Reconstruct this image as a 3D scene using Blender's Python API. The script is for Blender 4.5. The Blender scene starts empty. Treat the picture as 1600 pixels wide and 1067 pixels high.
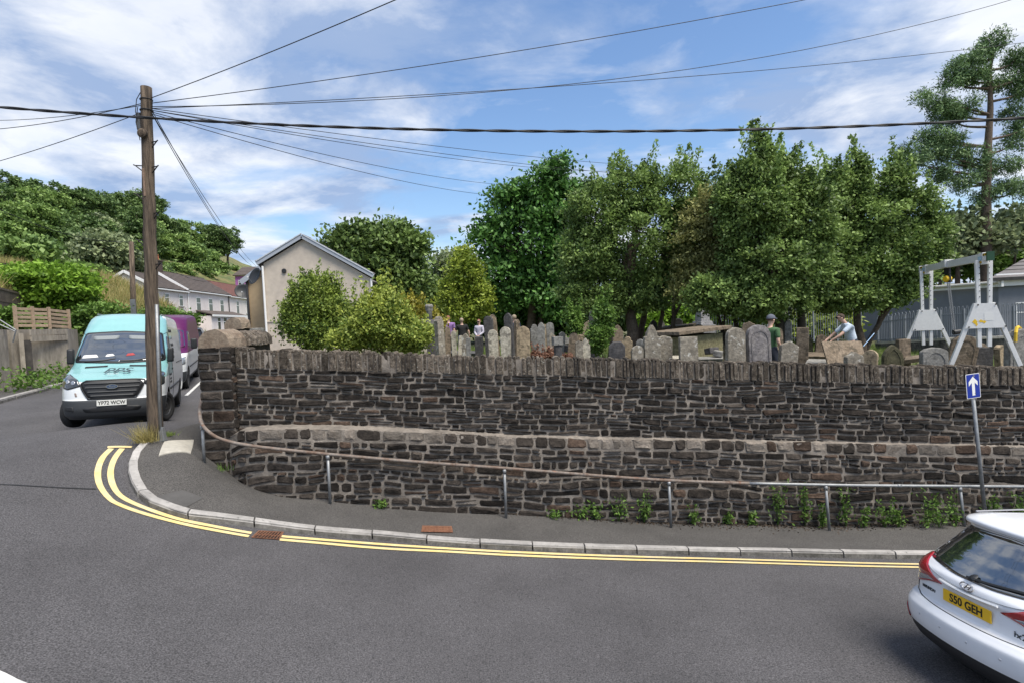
import bpy, bmesh, math, random
import numpy as np
from mathutils import Vector, Matrix
from mathutils.bvhtree import BVHTree
R = math.radians
random.seed(7)
rng = np.random.default_rng(11)
S = bpy.context.scene
C = S.collection

# ---------------------------------------------------------------- camera
F, PITCH, ROLL, CZ = 830.0, math.atan(33 / 830), R(2.6), 4.0
cd = bpy.data.cameras.new('camera')
cd.sensor_width = 36; cd.lens = F / 1600 * 36; cd.clip_end = 3000; cd.clip_start = 0.05
cam = bpy.data.objects.new('camera', cd); C.objects.link(cam)
_f = Vector((0, math.cos(PITCH), -math.sin(PITCH))); _u = Vector((0, math.sin(PITCH), math.cos(PITCH))); _r = Vector((1, 0, 0))
_rc = _r * math.cos(ROLL) - _u * math.sin(ROLL); _uc = _r * math.sin(ROLL) + _u * math.cos(ROLL)
cam.matrix_world = Matrix(((_rc.x, _uc.x, -_f.x, 0), (_rc.y, _uc.y, -_f.y, 0), (_rc.z, _uc.z, -_f.z, CZ), (0, 0, 0, 1)))
S.camera = cam

# ---------------------------------------------------------------- light, sky, exposure
SUN_EL, SUN_AZ = R(62), R(136)          # azimuth clockwise from +Y
sd = Vector((math.sin(SUN_AZ) * math.cos(SUN_EL), math.cos(SUN_AZ) * math.cos(SUN_EL), math.sin(SUN_EL)))
ld = bpy.data.lights.new('sun', 'SUN'); ld.energy = 3.7; ld.angle = R(30); ld.color = (1, .93, .82)
lo = bpy.data.objects.new('sun', ld); C.objects.link(lo); lo.location = (0, 0, 60)
lo.rotation_euler = sd.to_track_quat('Z', 'Y').to_euler()
S.view_settings.view_transform = 'Standard'; S.view_settings.look = 'None'
S.view_settings.exposure = 0.66; S.view_settings.gamma = 1.0
W = bpy.data.worlds.new('World'); S.world = W; W.use_nodes = True
def make_world():
    nt = W.node_tree; N = nt.nodes; L = nt.links; N.clear()
    def nd(t, **k):
        n = N.new(t)
        for a, b in k.items(): setattr(n, a, b)
        return n
    def math_(op, a, b=None, clamp=False):
        n = nd('ShaderNodeMath', operation=op, use_clamp=clamp)
        for i, v in enumerate((a, b)):
            if v is None: continue
            if isinstance(v, (int, float)): n.inputs[i].default_value = v
            else: L.new(v, n.inputs[i])
        return n.outputs[0]
    out = nd('ShaderNodeOutputWorld'); bg = nd('ShaderNodeBackground'); bg.inputs['Strength'].default_value = 0.1
    sky = nd('ShaderNodeTexSky', sky_type='NISHITA', sun_disc=False)
    sky.sun_elevation = SUN_EL; sky.sun_rotation = SUN_AZ; sky.air_density = 1.25; sky.dust_density = .6; sky.ozone_density = 2.2
    tc = nd('ShaderNodeTexCoord'); sep = nd('ShaderNodeSeparateXYZ'); L.new(tc.outputs['Generated'], sep.inputs[0])
    zz = math_('MAXIMUM', math_('ADD', sep.outputs[2], .16), .05)
    cx = math_('DIVIDE', sep.outputs[0], zz); cy = math_('DIVIDE', sep.outputs[1], zz)
    comb = nd('ShaderNodeCombineXYZ'); L.new(cx, comb.inputs[0]); L.new(cy, comb.inputs[1])
    def noise(scale, detail, rough, off, dist=0.0, stretch=(1, 1, 1)):
        m = nd('ShaderNodeMapping'); m.inputs['Location'].default_value = off; m.inputs['Scale'].default_value = stretch
        m.inputs['Rotation'].default_value = (0, 0, .5)
        L.new(comb.outputs[0], m.inputs['Vector'])
        n = nd('ShaderNodeTexNoise'); n.inputs['Scale'].default_value = scale; n.inputs['Detail'].default_value = detail
        n.inputs['Roughness'].default_value = rough; n.inputs['Distortion'].default_value = dist
        L.new(m.outputs[0], n.inputs['Vector']); return n.outputs['Fac']
    big = noise(.62, 2, .5, (12.5, 0.6, 0)); fine = noise(1.5, 9, .58, (.4, 2.2, 0), .35, (1, 1.5, 1))
    v = math_('ADD', math_('MULTIPLY', big, .62), math_('MULTIPLY', fine, .5))
    def ramp(v, stops):
        r = nd('ShaderNodeValToRGB'); e = r.color_ramp.elements
        e[0].position, e[0].color = stops[0][0], (*[stops[0][1]] * 3, 1)
        e[1].position, e[1].color = stops[-1][0], (*[stops[-1][1]] * 3, 1)
        for p, c in stops[1:-1]:
            k = e.new(p); k.color = (c, c, c, 1)
        L.new(v, r.inputs[0]); return r.outputs[0]
    cover = ramp(v, [(.465, 0.0), (.52, .38), (.56, .8), (.64, .97)])
    thick = ramp(noise(1.9, 8, .6, (7.1, 5.3, 0), .3), [(.40, 0), (.60, 1)])
    mixc = nd('ShaderNodeMix', data_type='RGBA'); L.new(thick, mixc.inputs[0])
    mixc.inputs[6].default_value = (2.4, 3.2, 4.8, 1); mixc.inputs[7].default_value = (6.3, 6.5, 6.9, 1)
    tint = nd('ShaderNodeMix', data_type='RGBA', blend_type='MULTIPLY'); tint.inputs[0].default_value = 1
    L.new(sky.outputs[0], tint.inputs[6]); tint.inputs[7].default_value = (.90, 1.0, 1.14, 1)
    mx = nd('ShaderNodeMix', data_type='RGBA'); L.new(cover, mx.inputs[0]); L.new(tint.outputs[2], mx.inputs[6]); L.new(mixc.outputs[2], mx.inputs[7])
    L.new(mx.outputs[2], bg.inputs['Color']); L.new(bg.outputs[0], out.inputs[0])
make_world()

# ---------------------------------------------------------------- picture-to-place helpers
def ray(px, py):
    dx = px - 800; dy = py - 533.5
    x = dx * math.cos(ROLL) - dy * math.sin(ROLL); y = dx * math.sin(ROLL) + dy * math.cos(ROLL)
    return (x, F * math.cos(PITCH) - y * math.sin(PITCH), -F * math.sin(PITCH) - y * math.cos(PITCH))
def at(px, py, Y):
    r = ray(px, py); k = Y / r[1]
    return Vector((r[0] * k, Y, CZ + r[2] * k))
class TPS:
    def __init__(s, pts, lam=.02):
        p = np.array(pts, float); s.c = p[:, :2]; n = len(p)
        K = s.k(np.linalg.norm(s.c[:, None] - s.c[None], axis=2)) + lam * np.eye(n)
        Pm = np.c_[np.ones(n), s.c]
        A = np.zeros((n + 3, n + 3)); A[:n, :n] = K; A[:n, n:] = Pm; A[n:, :n] = Pm.T
        s.w = np.linalg.solve(A, np.r_[p[:, 2], 0, 0, 0])
    @staticmethod
    def k(r): return np.where(r > 1e-9, r * r * np.log(np.maximum(r, 1e-9)), 0)
    def many(s, x, y):
        q = np.stack([x, y], -1); n = len(s.c)
        U = s.k(np.linalg.norm(q[..., None, :] - s.c, axis=-1))
        return U @ s.w[:n] + s.w[n] + q @ s.w[n + 1:]
    def __call__(s, x, y): return float(s.many(np.array(float(x)), np.array(float(y))))
G = TPS([(*at(x, y, Y).xy, at(x, y, Y).z - .1) for x, y, Y in [(344, 735, 10.12), (391, 762, 9.96), (449, 777, 9.97), (560, 788, 10.18), (700, 799, 10.48), (900, 808, 10.75), (1150, 818, 10.93)]] + [(-.29, 9, .02), (3.14, 9, -.25), (6.89, 9, -.49), (11, 9.2, -.75), (-.31, 10.5, .0), (3.03, 10.7, -.44), (6.38, 10.8, -.7), (9.15, 10.8, -.74),
         (-3.65, 10, .61), (-5.76, 9.6, 1.6), (-3.5, 8.6, .6), (-5.12, 8.2, 1.12), (*at(228, 776, 8.3).xy, at(228, 776, 8.3).z - .1), (*at(203, 718, 9.1).xy, at(203, 718, 9.1).z - .1), (*at(243, 685, 9.9).xy, at(243, 685, 9.9).z - .1), (*at(285, 700, 9.75).xy, at(285, 700, 9.75).z - .1), (*at(262, 662, 11.2).xy, at(262, 662, 11.2).z),
         (-9.8, 11.8, 2.02), (-8.4, 12.2, 2.06), (-11, 14.5, 2.1), (-14.57, 15, 2.25), (-16.96, 20, 2.3), (-13, 26, 2.5), (-20, 40, 3.1), (-26, 55, 4.0), (4.35, 5, .19), (8, 5, -.05), (14, 5, -.5),
         (-.16, 5.5, .2), (3.5, 2, .3), (-4, 4.3, 1.12), (-4, 0, 1.2), (0, 0, .5), (-7.3, 7.2, 2.0), (-14, 6, 2.35), (20, 9, -1.2), (-20, 10, 2.4)], .12)
CEM = TPS([(-5, 12, 2.85), (0, 12, 2.6), (5, 12, 2.2), (6.3, 13, 2.07), (10, 12, 1.75), (12, 17, 1.85), (-1.6, 25, 2.5), (-12, 26, 2.9), (8, 25, 2.2), (17, 25, 1.9),
           (-8, 18, 2.9), (20, 13, 1.5), (0, 45, 2.4), (-14, 45, 3.0), (25, 45, 1.8), (2, 18, 2.35), (30, 25, 1.5)], .1)
def hit(px, py, fn, dz=0.0, y0=1.5, y1=80.):
    r = ray(px, py); a = y0
    def e(Y):
        k = Y / r[1]; return CZ + r[2] * k - fn(r[0] * k, Y) - dz
    Y = y0; st = .15
    while Y < y1 and e(Y + st) > 0: Y += st
    lo_, hi = Y, Y + st
    for _ in range(24):
        m = (lo_ + hi) / 2
        if e(m) > 0: lo_ = m
        else: hi = m
    k = hi / r[1]
    return Vector((r[0] * k, hi, fn(r[0] * k, hi) + dz))
def lerp_poly(P):
    xs = [p[0] for p in P]; ys = [p[1] for p in P]
    return lambda x: float(np.interp(x, xs, ys))
def smooth_poly(P, n=8):
    P = [Vector(p) for p in P]; out = []
    for i in range(len(P) - 1):
        p0 = P[max(i - 1, 0)]; p1 = P[i]; p2 = P[i + 1]; p3 = P[min(i + 2, len(P) - 1)]
        for k in range(n):
            t = k / n
            out.append(.5 * ((2 * p1) + (p2 - p0) * t + (2 * p0 - 5 * p1 + 4 * p2 - p3) * t * t + (3 * p1 - p0 - 3 * p2 + p3) * t ** 3))
    out.append(P[-1]); return out

# ---------------------------------------------------------------- object helpers
def link(name, me, mat=None, parent=None, smooth=False):
    o = bpy.data.objects.new(name, me); C.objects.link(o)
    if mat is not None:
        for m in (mat if isinstance(mat, (list, tuple)) else [mat]): me.materials.append(m)
    if parent is not None: o.parent = parent
    if smooth: me.shade_smooth()
    return o
def tag(o, label=None, cat=None, group=None, kind=None):
    if label: o['label'] = label
    if cat: o['category'] = cat
    if group: o['group'] = group
    if kind: o['kind'] = kind
    return o
def thing(name, label, cat, loc=(0, 0, 0), rz=0, group=None, rot=None):
    o = bpy.data.objects.new(name, None); C.objects.link(o); o.empty_display_size = .2
    o.location = loc; o.rotation_euler = rot if rot else (0, 0, rz)
    return tag(o, label, cat, group)
class MB:
    def __init__(s): s.v = []; s.f = []; s.m = []
    def add(s, vs, fs, mi=0):
        b = len(s.v); s.v += [tuple(v) for v in vs]; s.f += [tuple(b + i for i in f) for f in fs]; s.m += [mi] * len(fs); return s
    def box(s, c, d, rot=None, mi=0, taper=1.0):
        hx, hy, hz = d[0] / 2, d[1] / 2, d[2] / 2; c = Vector(c)
        vs = [Vector((x * (taper if z > 0 else 1), y * (taper if z > 0 else 1), z)) for x in (-hx, hx) for y in (-hy, hy) for z in (-hz, hz)]
        if rot is not None: vs = [rot @ v for v in vs]
        return s.add([v + c for v in vs], [(0, 1, 3, 2), (4, 6, 7, 5), (0, 4, 5, 1), (2, 3, 7, 6), (0, 2, 6, 4), (1, 5, 7, 3)], mi)
    def bar(s, a, b, w, h=None, mi=0):
        a, b = Vector(a), Vector(b); d = b - a
        return s.box((a + b) / 2, (w, h or w, d.length), d.to_track_quat('Z', 'Y').to_matrix(), mi)
    def tube(s, pts, r, n=8, cap=True, mi=0):
        pts = [Vector(p) for p in pts]; rs = r if isinstance(r, (list, tuple)) else [r] * len(pts); vs = []; fs = []; up = None
        for i, p in enumerate(pts):
            d = (pts[min(i + 1, len(pts) - 1)] - pts[max(i - 1, 0)]).normalized()
            if up is None: up = d.orthogonal().normalized()
            up = (up - d * up.dot(d)); up = up.normalized() if up.length > 1e-6 else d.orthogonal().normalized()
            sd_ = d.cross(up)
            for k in range(n):
                a = 2 * math.pi * k / n; vs.append(p + (up * math.cos(a) + sd_ * math.sin(a)) * rs[i])
        for i in range(len(pts) - 1):
            for k in range(n): fs.append((i * n + k, i * n + (k + 1) % n, (i + 1) * n + (k + 1) % n, (i + 1) * n + k))
        if cap: fs += [tuple(range(n))[::-1], tuple((len(pts) - 1) * n + k for k in range(n))]
        return s.add(vs, fs, mi)
    def lathe(s, prof, n=16, c=(0, 0, 0), mi=0, mat=None):
        vs = []; fs = []; c = Vector(c)
        for r_, z in prof:
            for k in range(n):
                a = 2 * math.pi * k / n; v = Vector((r_ * math.cos(a), r_ * math.sin(a), z)); vs.append((mat @ v if mat else v) + c)
        for i in range(len(prof) - 1):
            for k in range(n): fs.append((i * n + k, i * n + (k + 1) % n, (i + 1) * n + (k + 1) % n, (i + 1) * n + k))
        fs += [tuple(range(n))[::-1], tuple((len(prof) - 1) * n + k for k in range(n))]
        return s.add(vs, fs, mi)
    def prism(s, poly, axis_o, ax, ay, an, t, mi=0):
        o, ax, ay, an = Vector(axis_o), Vector(ax), Vector(ay), Vector(an); n = len(poly)
        vs = [o + ax * p[0] + ay * p[1] for p in poly] + [o + ax * p[0] + ay * p[1] + an * t for p in poly]
        return s.add(vs, [tuple(range(n))[::-1], tuple(range(n, 2 * n))] + [(i, (i + 1) % n, n + (i + 1) % n, n + i) for i in range(n)], mi)
    def grid(s, fn, nu, nv, mi=0):
        vs = [fn(i / nu, j / nv) for j in range(nv + 1) for i in range(nu + 1)]
        return s.add(vs, [(j * (nu + 1) + i, j * (nu + 1) + i + 1, (j + 1) * (nu + 1) + i + 1, (j + 1) * (nu + 1) + i) for j in range(nv) for i in range(nu)], mi)
    def mesh(s, name, bevel=0, fix=True):
        me = bpy.data.meshes.new(name); me.from_pydata(s.v, [], s.f)
        for p, m in zip(me.polygons, s.m): p.material_index = m
        if fix or bevel:
            bm = bmesh.new(); bm.from_mesh(me)
            if fix: bmesh.ops.recalc_face_normals(bm, faces=bm.faces)
            if bevel: bmesh.ops.bevel(bm, geom=[e for e in bm.edges if len(e.link_faces) == 2 and e.calc_face_angle(0) > .5], offset=bevel, segments=2, affect='EDGES', profile=.7, clamp_overlap=True)
            bm.to_mesh(me); bm.free()
        me.update(); return me
    def build(s, name, mat=None, parent=None, bevel=0, smooth=False, fix=True):
        o = link(name, s.mesh(name, bevel, fix), mat, parent, smooth)
        if bevel and not smooth:
            pass
        return o
def np_mesh(name, V, Fc, tint=None):
    """V (n,3), Fc (m,k) same-size faces, tint (n,) optional point attribute"""
    me = bpy.data.meshes.new(name); V = np.asarray(V, np.float32); Fc = np.asarray(Fc, np.int32); m, k = Fc.shape
    me.vertices.add(len(V)); me.vertices.foreach_set('co', V.ravel())
    me.loops.add(m * k); me.loops.foreach_set('vertex_index', Fc.ravel())
    me.polygons.add(m); me.polygons.foreach_set('loop_start', np.arange(0, m * k, k, dtype=np.int32))
    me.update(calc_edges=True)
    if tint is not None:
        a = me.attributes.new('tint', 'FLOAT', 'POINT'); a.data.foreach_set('value', np.asarray(tint, np.float32))
    return me
def bake_mods(o):
    dg = bpy.context.evaluated_depsgraph_get(); me = bpy.data.meshes.new_from_object(o.evaluated_get(dg)); o.modifiers.clear(); o.data = me; return o
def copy_tree(o, parent=None):
    c = o.copy(); C.objects.link(c)
    if parent is not None: c.parent = parent
    for ch in list(o.children): copy_tree(ch, c)
    return c

# ---------------------------------------------------------------- materials
MATS = {}
def mat(name, col, rough=.8, metal=0, var=.0, scale=6., col2=None, bump=0., bscale=None, spots=None, obj_var=0., coat=0., spec=.5, tint=None, detail=5, trans=0., fac=(.35, .65), vscale=None):
    """procedural: col mixed with col2 by noise; spots=(colour, scale, threshold, amount); obj_var varies value per object; tint=(dark, light) by leaf attribute"""
    if name in MATS: return MATS[name]
    m = bpy.data.materials.new(name); m.use_nodes = True; MATS[name] = m
    nt = m.node_tree; N = nt.nodes; L = nt.links; b = N['Principled BSDF']
    b.inputs['Roughness'].default_value = rough; b.inputs['Metallic'].default_value = metal
    b.inputs['Coat Weight'].default_value = coat; b.inputs['Specular IOR Level'].default_value = spec
    b.inputs['Base Color'].default_value = (*col, 1)
    tc = N.new('ShaderNodeTexCoord'); vec = tc.outputs['Object']
    if obj_var:
        oi = N.new('ShaderNodeObjectInfo'); va = N.new('ShaderNodeVectorMath'); va.operation = 'MULTIPLY_ADD'
        cx = N.new('ShaderNodeCombineXYZ'); L.new(oi.outputs['Random'], cx.inputs[0]); L.new(oi.outputs['Random'], cx.inputs[1])
        L.new(cx.outputs[0], va.inputs[0]); va.inputs[1].default_value = (97, 43, 0); L.new(vec, va.inputs[2]); vec = va.outputs[0]
    def noise(sc, det=detail, ro=.6):
        n = N.new('ShaderNodeTexNoise'); n.inputs['Scale'].default_value = sc; n.inputs['Detail'].default_value = det; n.inputs['Roughness'].default_value = ro
        L.new(vec, n.inputs['Vector']); return n.outputs['Fac']
    def rng_(v, a, b_, c=0., d=1.):
        n = N.new('ShaderNodeMapRange'); L.new(v, n.inputs[0]); n.inputs[1].default_value = a; n.inputs[2].default_value = b_; n.inputs[3].default_value = c; n.inputs[4].default_value = d; return n.outputs[0]
    def mix(f, a, b_, bt='MIX'):
        n = N.new('ShaderNodeMix'); n.data_type = 'RGBA'; n.blend_type = bt
        for s_, v in ((0, f), (6, a), (7, b_)):
            if isinstance(v, (int, float)): n.inputs[s_].default_value = v
            elif isinstance(v, tuple): n.inputs[s_].default_value = (*v, 1)
            else: L.new(v, n.inputs[s_])
        return n.outputs[2]
    cur = col
    if col2 is not None: cur = mix(rng_(noise(scale), *fac), col, col2)
    if var:
        cur = mix(1.0, cur, mix(rng_(noise(vscale or scale * 3.7, 6), .3, .7), (1 - var,) * 3, (1 + var,) * 3), 'MULTIPLY')
    if spots:
        for sp in (spots if isinstance(spots, list) else [spots]):
            cur = mix(rng_(noise(sp[1], 6, .62), sp[2], sp[2] + .07, 0, sp[3]), cur, sp[0])
    if tint is not None:
        a = me.attributes.new('tint', 'FLOAT', 'POINT'); a.data.foreach_set('value', np.asarray(tint, np.float32))
    return me
def bake_mods(o):
    dg = bpy.context.evaluated_depsgraph_get(); me = bpy.data.meshes.new_from_object(o.evaluated_get(dg)); o.modifiers.clear(); o.data = me; return o
def copy_tree(o, parent=None):
    c = o.copy(); C.objects.link(c)
    if parent is not None: c.parent = parent
    for ch in list(o.children): copy_tree(ch, c)
    return c

# ---------------------------------------------------------------- materials
MATS = {}
def mat(name, col, rough=.8, metal=0, var=.0, scale=6., col2=None, bump=0., bscale=None, spots=None, obj_var=0., coat=0., spec=.5, tint=None, detail=5, trans=0., fac=(.35, .65), vscale=None):
    """procedural: col mixed with col2 by noise; spots=(colour, scale, threshold, amount); obj_var varies value per object; tint=(dark, light) by leaf attribute"""
    if name in MATS: return MATS[name]
    m = bpy.data.materials.new(name); m.use_nodes = True; MATS[name] = m
    nt = m.node_tree; N = nt.nodes; L = nt.links; b = N['Principled BSDF']
    b.inputs['Roughness'].default_value = rough; b.inputs['Metallic'].default_value = metal
    b.inputs['Coat Weight'].default_value = coat; b.inputs['Specular IOR Level'].default_value = spec
    b.inputs['Base Color'].default_value = (*col, 1)
    tc = N.new('ShaderNodeTexCoord'); vec = tc.outputs['Object']
    if obj_var:
        oi = N.new('ShaderNodeObjectInfo'); va = N.new('ShaderNodeVectorMath'); va.operation = 'MULTIPLY_ADD'
        cx = N.new('ShaderNodeCombineXYZ'); L.new(oi.outputs['Random'], cx.inputs[0]); L.new(oi.outputs['Random'], cx.inputs[1])
        L.new(cx.outputs[0], va.inputs[0]); va.inputs[1].default_value = (97, 43, 0); L.new(vec, va.inputs[2]); vec = va.outputs[0]
    def noise(sc, det=detail, ro=.6):
        n = N.new('ShaderNodeTexNoise'); n.inputs['Scale'].default_value = sc; n.inputs['Detail'].default_value = det; n.inputs['Roughness'].default_value = ro
        L.new(vec, n.inputs['Vector']); return n.outputs['Fac']
    def rng_(v, a, b_, c=0., d=1.):
        n = N.new('ShaderNodeMapRange'); L.new(v, n.inputs[0]); n.inputs[1].default_value = a; n.inputs[2].default_value = b_; n.inputs[3].default_value = c; n.inputs[4].default_value = d; return n.outputs[0]
    def mix(f, a, b_, bt='MIX'):
        n = N.new('ShaderNodeMix'); n.data_type = 'RGBA'; n.blend_type = bt
        for s_, v in ((0, f), (6, a), (7, b_)):
            if isinstance(v, (int, float)): n.inputs[s_].default_value = v
            elif isinstance(v, tuple): n.inputs[s_].default_value = (*v, 1)
            else: L.new(v, n.inputs[s_])
        return n.outputs[2]
    cur = col
    if col2 is not None: cur = mix(rng_(noise(scale), *fac), col, col2)
    if var:
        cur = mix(1.0, cur, mix(rng_(noise(vscale or scale * 3.7, 6), .3, .7), (1 - var,) * 3, (1 + var,) * 3), 'MULTIPLY')
    if spots:
        for sp in (spots if isinstance(spots, list) else [spots]):
            cur = mix(rng_(noise(sp[1], 6, .62), sp[2], sp[2] + .07, 0, sp[3]), cur, sp[0])
    if obj_var:
        cur = mix(1.0, cur, mix(rng_(oi.outputs['Random'], 0, 1), (1 - obj_var,) * 3, (1 + obj_var,) * 3), 'MULTIPLY')
    if tint is not None:
        at_ = N.new('ShaderNodeAttribute'); at_.attribute_name = 'tint'
        cur = mix(at_.outputs['Fac'], tint[0], tint[1])
    if not isinstance(cur, tuple): L.new(cur, b.inputs['Base Color'])
    if bump:
        bn = N.new('ShaderNodeBump'); bn.inputs['Strength'].default_value = min(1, bump); bn.inputs['Distance'].default_value = .02
        L.new(noise(bscale or scale * 4, 8, .65), bn.inputs['Height']); L.new(bn.outputs[0], b.inputs['Normal'])
    if trans:
        tr = N.new('ShaderNodeBsdfTranslucent'); ms = N.new('ShaderNodeMixShader'); ms.inputs[0].default_value = trans
        if isinstance(cur, tuple): tr.inputs[0].default_value = (*cur, 1)
        else: L.new(cur, tr.inputs[0])
        L.new(b.outputs[0], ms.inputs[1]); L.new(tr.outputs[0], ms.inputs[2]); L.new(ms.outputs[0], N['Material Output'].inputs[0])
    return m
def glass_mat(name, col=(.02, .025, .03), rough=.04, alpha=.0):
    m = mat(name, col, rough, spec=.8)
    if alpha:
        nt = m.node_tree; b = nt.nodes['Principled BSDF']; t = nt.nodes.new('ShaderNodeBsdfTransparent'); ms = nt.nodes.new('ShaderNodeMixShader')
        t.inputs[0].default_value = (.75, .8, .8, 1); ms.inputs[0].default_value = alpha
        nt.links.new(b.outputs[0], ms.inputs[1]); nt.links.new(t.outputs[0], ms.inputs[2]); nt.links.new(ms.outputs[0], nt.nodes['Material Output'].inputs[0])
    return m
# ================================================================ ground, road, pavement
M_asph = mat('asphalt', (.026, .0255, .027), .9, scale=62, col2=(.126, .121, .128), detail=3, fac=(.34, .68), var=.22, vscale=.55, bump=.8, bscale=70)
M_pave = mat('pavement_asphalt', (.03, .028, .027), .93, scale=52, col2=(.118, .112, .106), detail=4, fac=(.34, .68), var=.2, vscale=.9, bump=.8, bscale=60)
M_kerb = mat('kerb_concrete', (.25, .24, .23), .9, scale=2.5, col2=(.36, .345, .33), var=.15, bump=.5, bscale=40, spots=[((.12, .12, .115), 14, .6, .7)], obj_var=.12)
M_kerb_face = mat('dirty_shaded_kerb_face', (.10, .095, .085), .95, scale=7, col2=(.19, .18, .165), var=.3, bump=.5, bscale=40, obj_var=.15)  # kerb front face: dirt plus shade painted into the base colour
M_yel = mat('yellow_paint', (.64, .50, .20), .8, scale=3, col2=(.60, .50, .28), var=.1, bump=.3, bscale=90, spots=[((.25, .2, .1), 26, .66, .7)])
M_white = mat('white_road_paint', (.62, .62, .60), .8, scale=4, col2=(.45, .45, .44), var=.1)
M_earth = mat('earth', (.055, .043, .03), .95, scale=2, col2=(.10, .08, .055), var=.2, bump=.8, bscale=20)
M_turf = mat('turf', (.055, .075, .022), .95, scale=.6, col2=(.11, .10, .05), var=.25, bump=.8, bscale=14)
M_hill = mat('hill_grass', (.07, .10, .03), .95, scale=.5, col2=(.17, .15, .06), var=.25, bump=.8, bscale=9)

def terrain(name, fn, x0, x1, y0, y1, nx, ny, m, mask=None):
    xs = np.linspace(x0, x1, nx); ys = np.linspace(y0, y1, ny); X, Y = np.meshgrid(xs, ys); Z = fn(X, Y)
    V = np.stack([X, Y, Z], -1).reshape(-1, 3); idx = np.arange(nx * ny).reshape(ny, nx)
    Q = np.stack([idx[:-1, :-1], idx[:-1, 1:], idx[1:, 1:], idx[1:, :-1]], -1).reshape(-1, 4)
    if mask is not None:
        c = V[Q].mean(1); Q = Q[mask(c[:, 0], c[:, 1])]
    o = link(name, np_mesh(name, V, Q), m, smooth=True); return tag(o, kind='structure')
gnd = terrain('ground', lambda X, Y: X * 0 - 6.0, -900, 900, -300, 1500, 8, 8, M_turf); tag(gnd, 'flat green valley ground under the street')

kerb_px = [(311, 661), (285, 667), (258, 674), (236, 682), (218, 693), (207, 706), (201, 725), (205, 748), (224, 776), (255, 790), (289, 801), (335, 806.5), (385, 812.5), (430, 818.5), (500, 827), (590, 834), (690, 843), (790, 849.5), (900, 853.8), (1000, 856.5), (1100, 858.3), (1200, 860), (1300, 862), (1450, 864), (1600, 866)]
KH = .10
kerbL = [hit(x, y, G, KH) for x, y in kerb_px]
kerbL = kerbL + [Vector((14, 9.25, 0)), Vector((20, 9.35, 0))]
kerbL = [Vector((p.x, p.y, 0)) for p in kerbL]
def gz(p, dz=0): return Vector((p.x, p.y, G(p.x, p.y) + dz))
# faces of the two wall tiers in plan
plinth_Y = lerp_poly([(-5.75, 10.3), (-5.45, 10.08), (-5.1, 9.97), (-4.5, 9.98), (-3.6, 10.13), (-2, 10.38), (-.3, 10.65), (1.5, 10.8), (3, 10.93), (6.4, 11.06), (9, 11.12), (22, 11.2)])
wall_Y = lerp_poly([(-5.9, 10.3), (-5.4, 10.36), (-3.6, 10.56), (-2, 10.74), (-.3, 10.93), (1.5, 11.07), (3, 11.17), (6.4, 11.29), (9, 11.35), (22, 11.42)])
rd = terrain('road', lambda X, Y: G.many(X, Y), -34, 22, -5, 62, 330, 380, M_asph, lambda x, y: ~((x > -5.6) & (y > 11.6)) & ~((x > -14) & (y > 34) & (x > -13)))
tag(rd, 'worn grey asphalt road climbing round the corner')
# pavement sheet between kerb and wall
from mathutils.geometry import delaunay_2d_cdt
kl = smooth_poly(kerbL, 5)
outl = [(p.x, p.y) for p in kl] + [(x, wall_Y(x) + .15) for x in np.arange(19.5, -5.3, -.5)] + [(-5.35, 10.7)]
pts = [Vector(p) for p in outl]; nO = len(pts)
for gx in np.r_[np.arange(-7, -2.5, .1), np.arange(-2.5, 20, .25)]:
    for gy in np.arange(8, 11.6, .1 if gx < -2.5 else .25): pts.append(Vector((gx + .01 * math.sin(gy * 50), gy)))
cv_, _, cf_, *_r2 = delaunay_2d_cdt(pts, [], [list(range(nO))], 1, 1e-4)
pavement = MB().add([(p.x, p.y, G(p.x, p.y) + KH) for p in cv_], [tuple(f) for f in cf_]).build('pavement', M_pave, smooth=True)
tag(pavement, 'dark tarmac pavement below the stone wall', kind='structure')
# individual kerb stones
def kerb_stones(line, parent, seg=.915, w=.13, h=KH, start=0., z=G, side=1, mtl=M_kerb):
    P = smooth_poly(line, 10); D = [0]
    for a, b in zip(P, P[1:]): D.append(D[-1] + (b - a).length)
    def pos(d):
        i = min(max(np.searchsorted(D, d) - 1, 0), len(P) - 2); t = (d - D[i]) / max(D[i + 1] - D[i], 1e-6)
        tg = (P[i + 1] - P[i]).normalized(); return P[i].lerp(P[i + 1], t), Vector((-tg.y, tg.x, 0)) * side
    d = start
    while d + seg < D[-1]:
        g = .012; m = MB(); prof = [(-.012, -.14), (-.004, h - .025), (.012, h + .012), (.03, h + .02), (w, h + .02), (w, -.14)]
        vs = []; ns = 3; jz = random.uniform(-.004, .008); jo = random.uniform(-.008, .008)
        for k in range(ns + 1):
            p, nrm = pos(d + g + (seg - 2 * g) * k / ns)
            for o_, zz in prof:
                q = p + nrm * (o_ + jo); vs.append((q.x, q.y, z(q.x, q.y) + zz + jz))
        n = len(prof); fs = [(k * n + i, k * n + (i + 1) % n, (k + 1) * n + (i + 1) % n, (k + 1) * n + i) for k in range(ns) for i in range(n)]
        fs += [tuple(range(n)), tuple(ns * n + i for i in range(n))]
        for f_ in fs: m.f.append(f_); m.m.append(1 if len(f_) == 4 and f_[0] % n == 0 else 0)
        m.v = vs; m.build('kerb_stone', [mtl, M_kerb_face], parent); d += seg
kerb_stones(kerbL[3:], pavement, start=.05)
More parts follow.
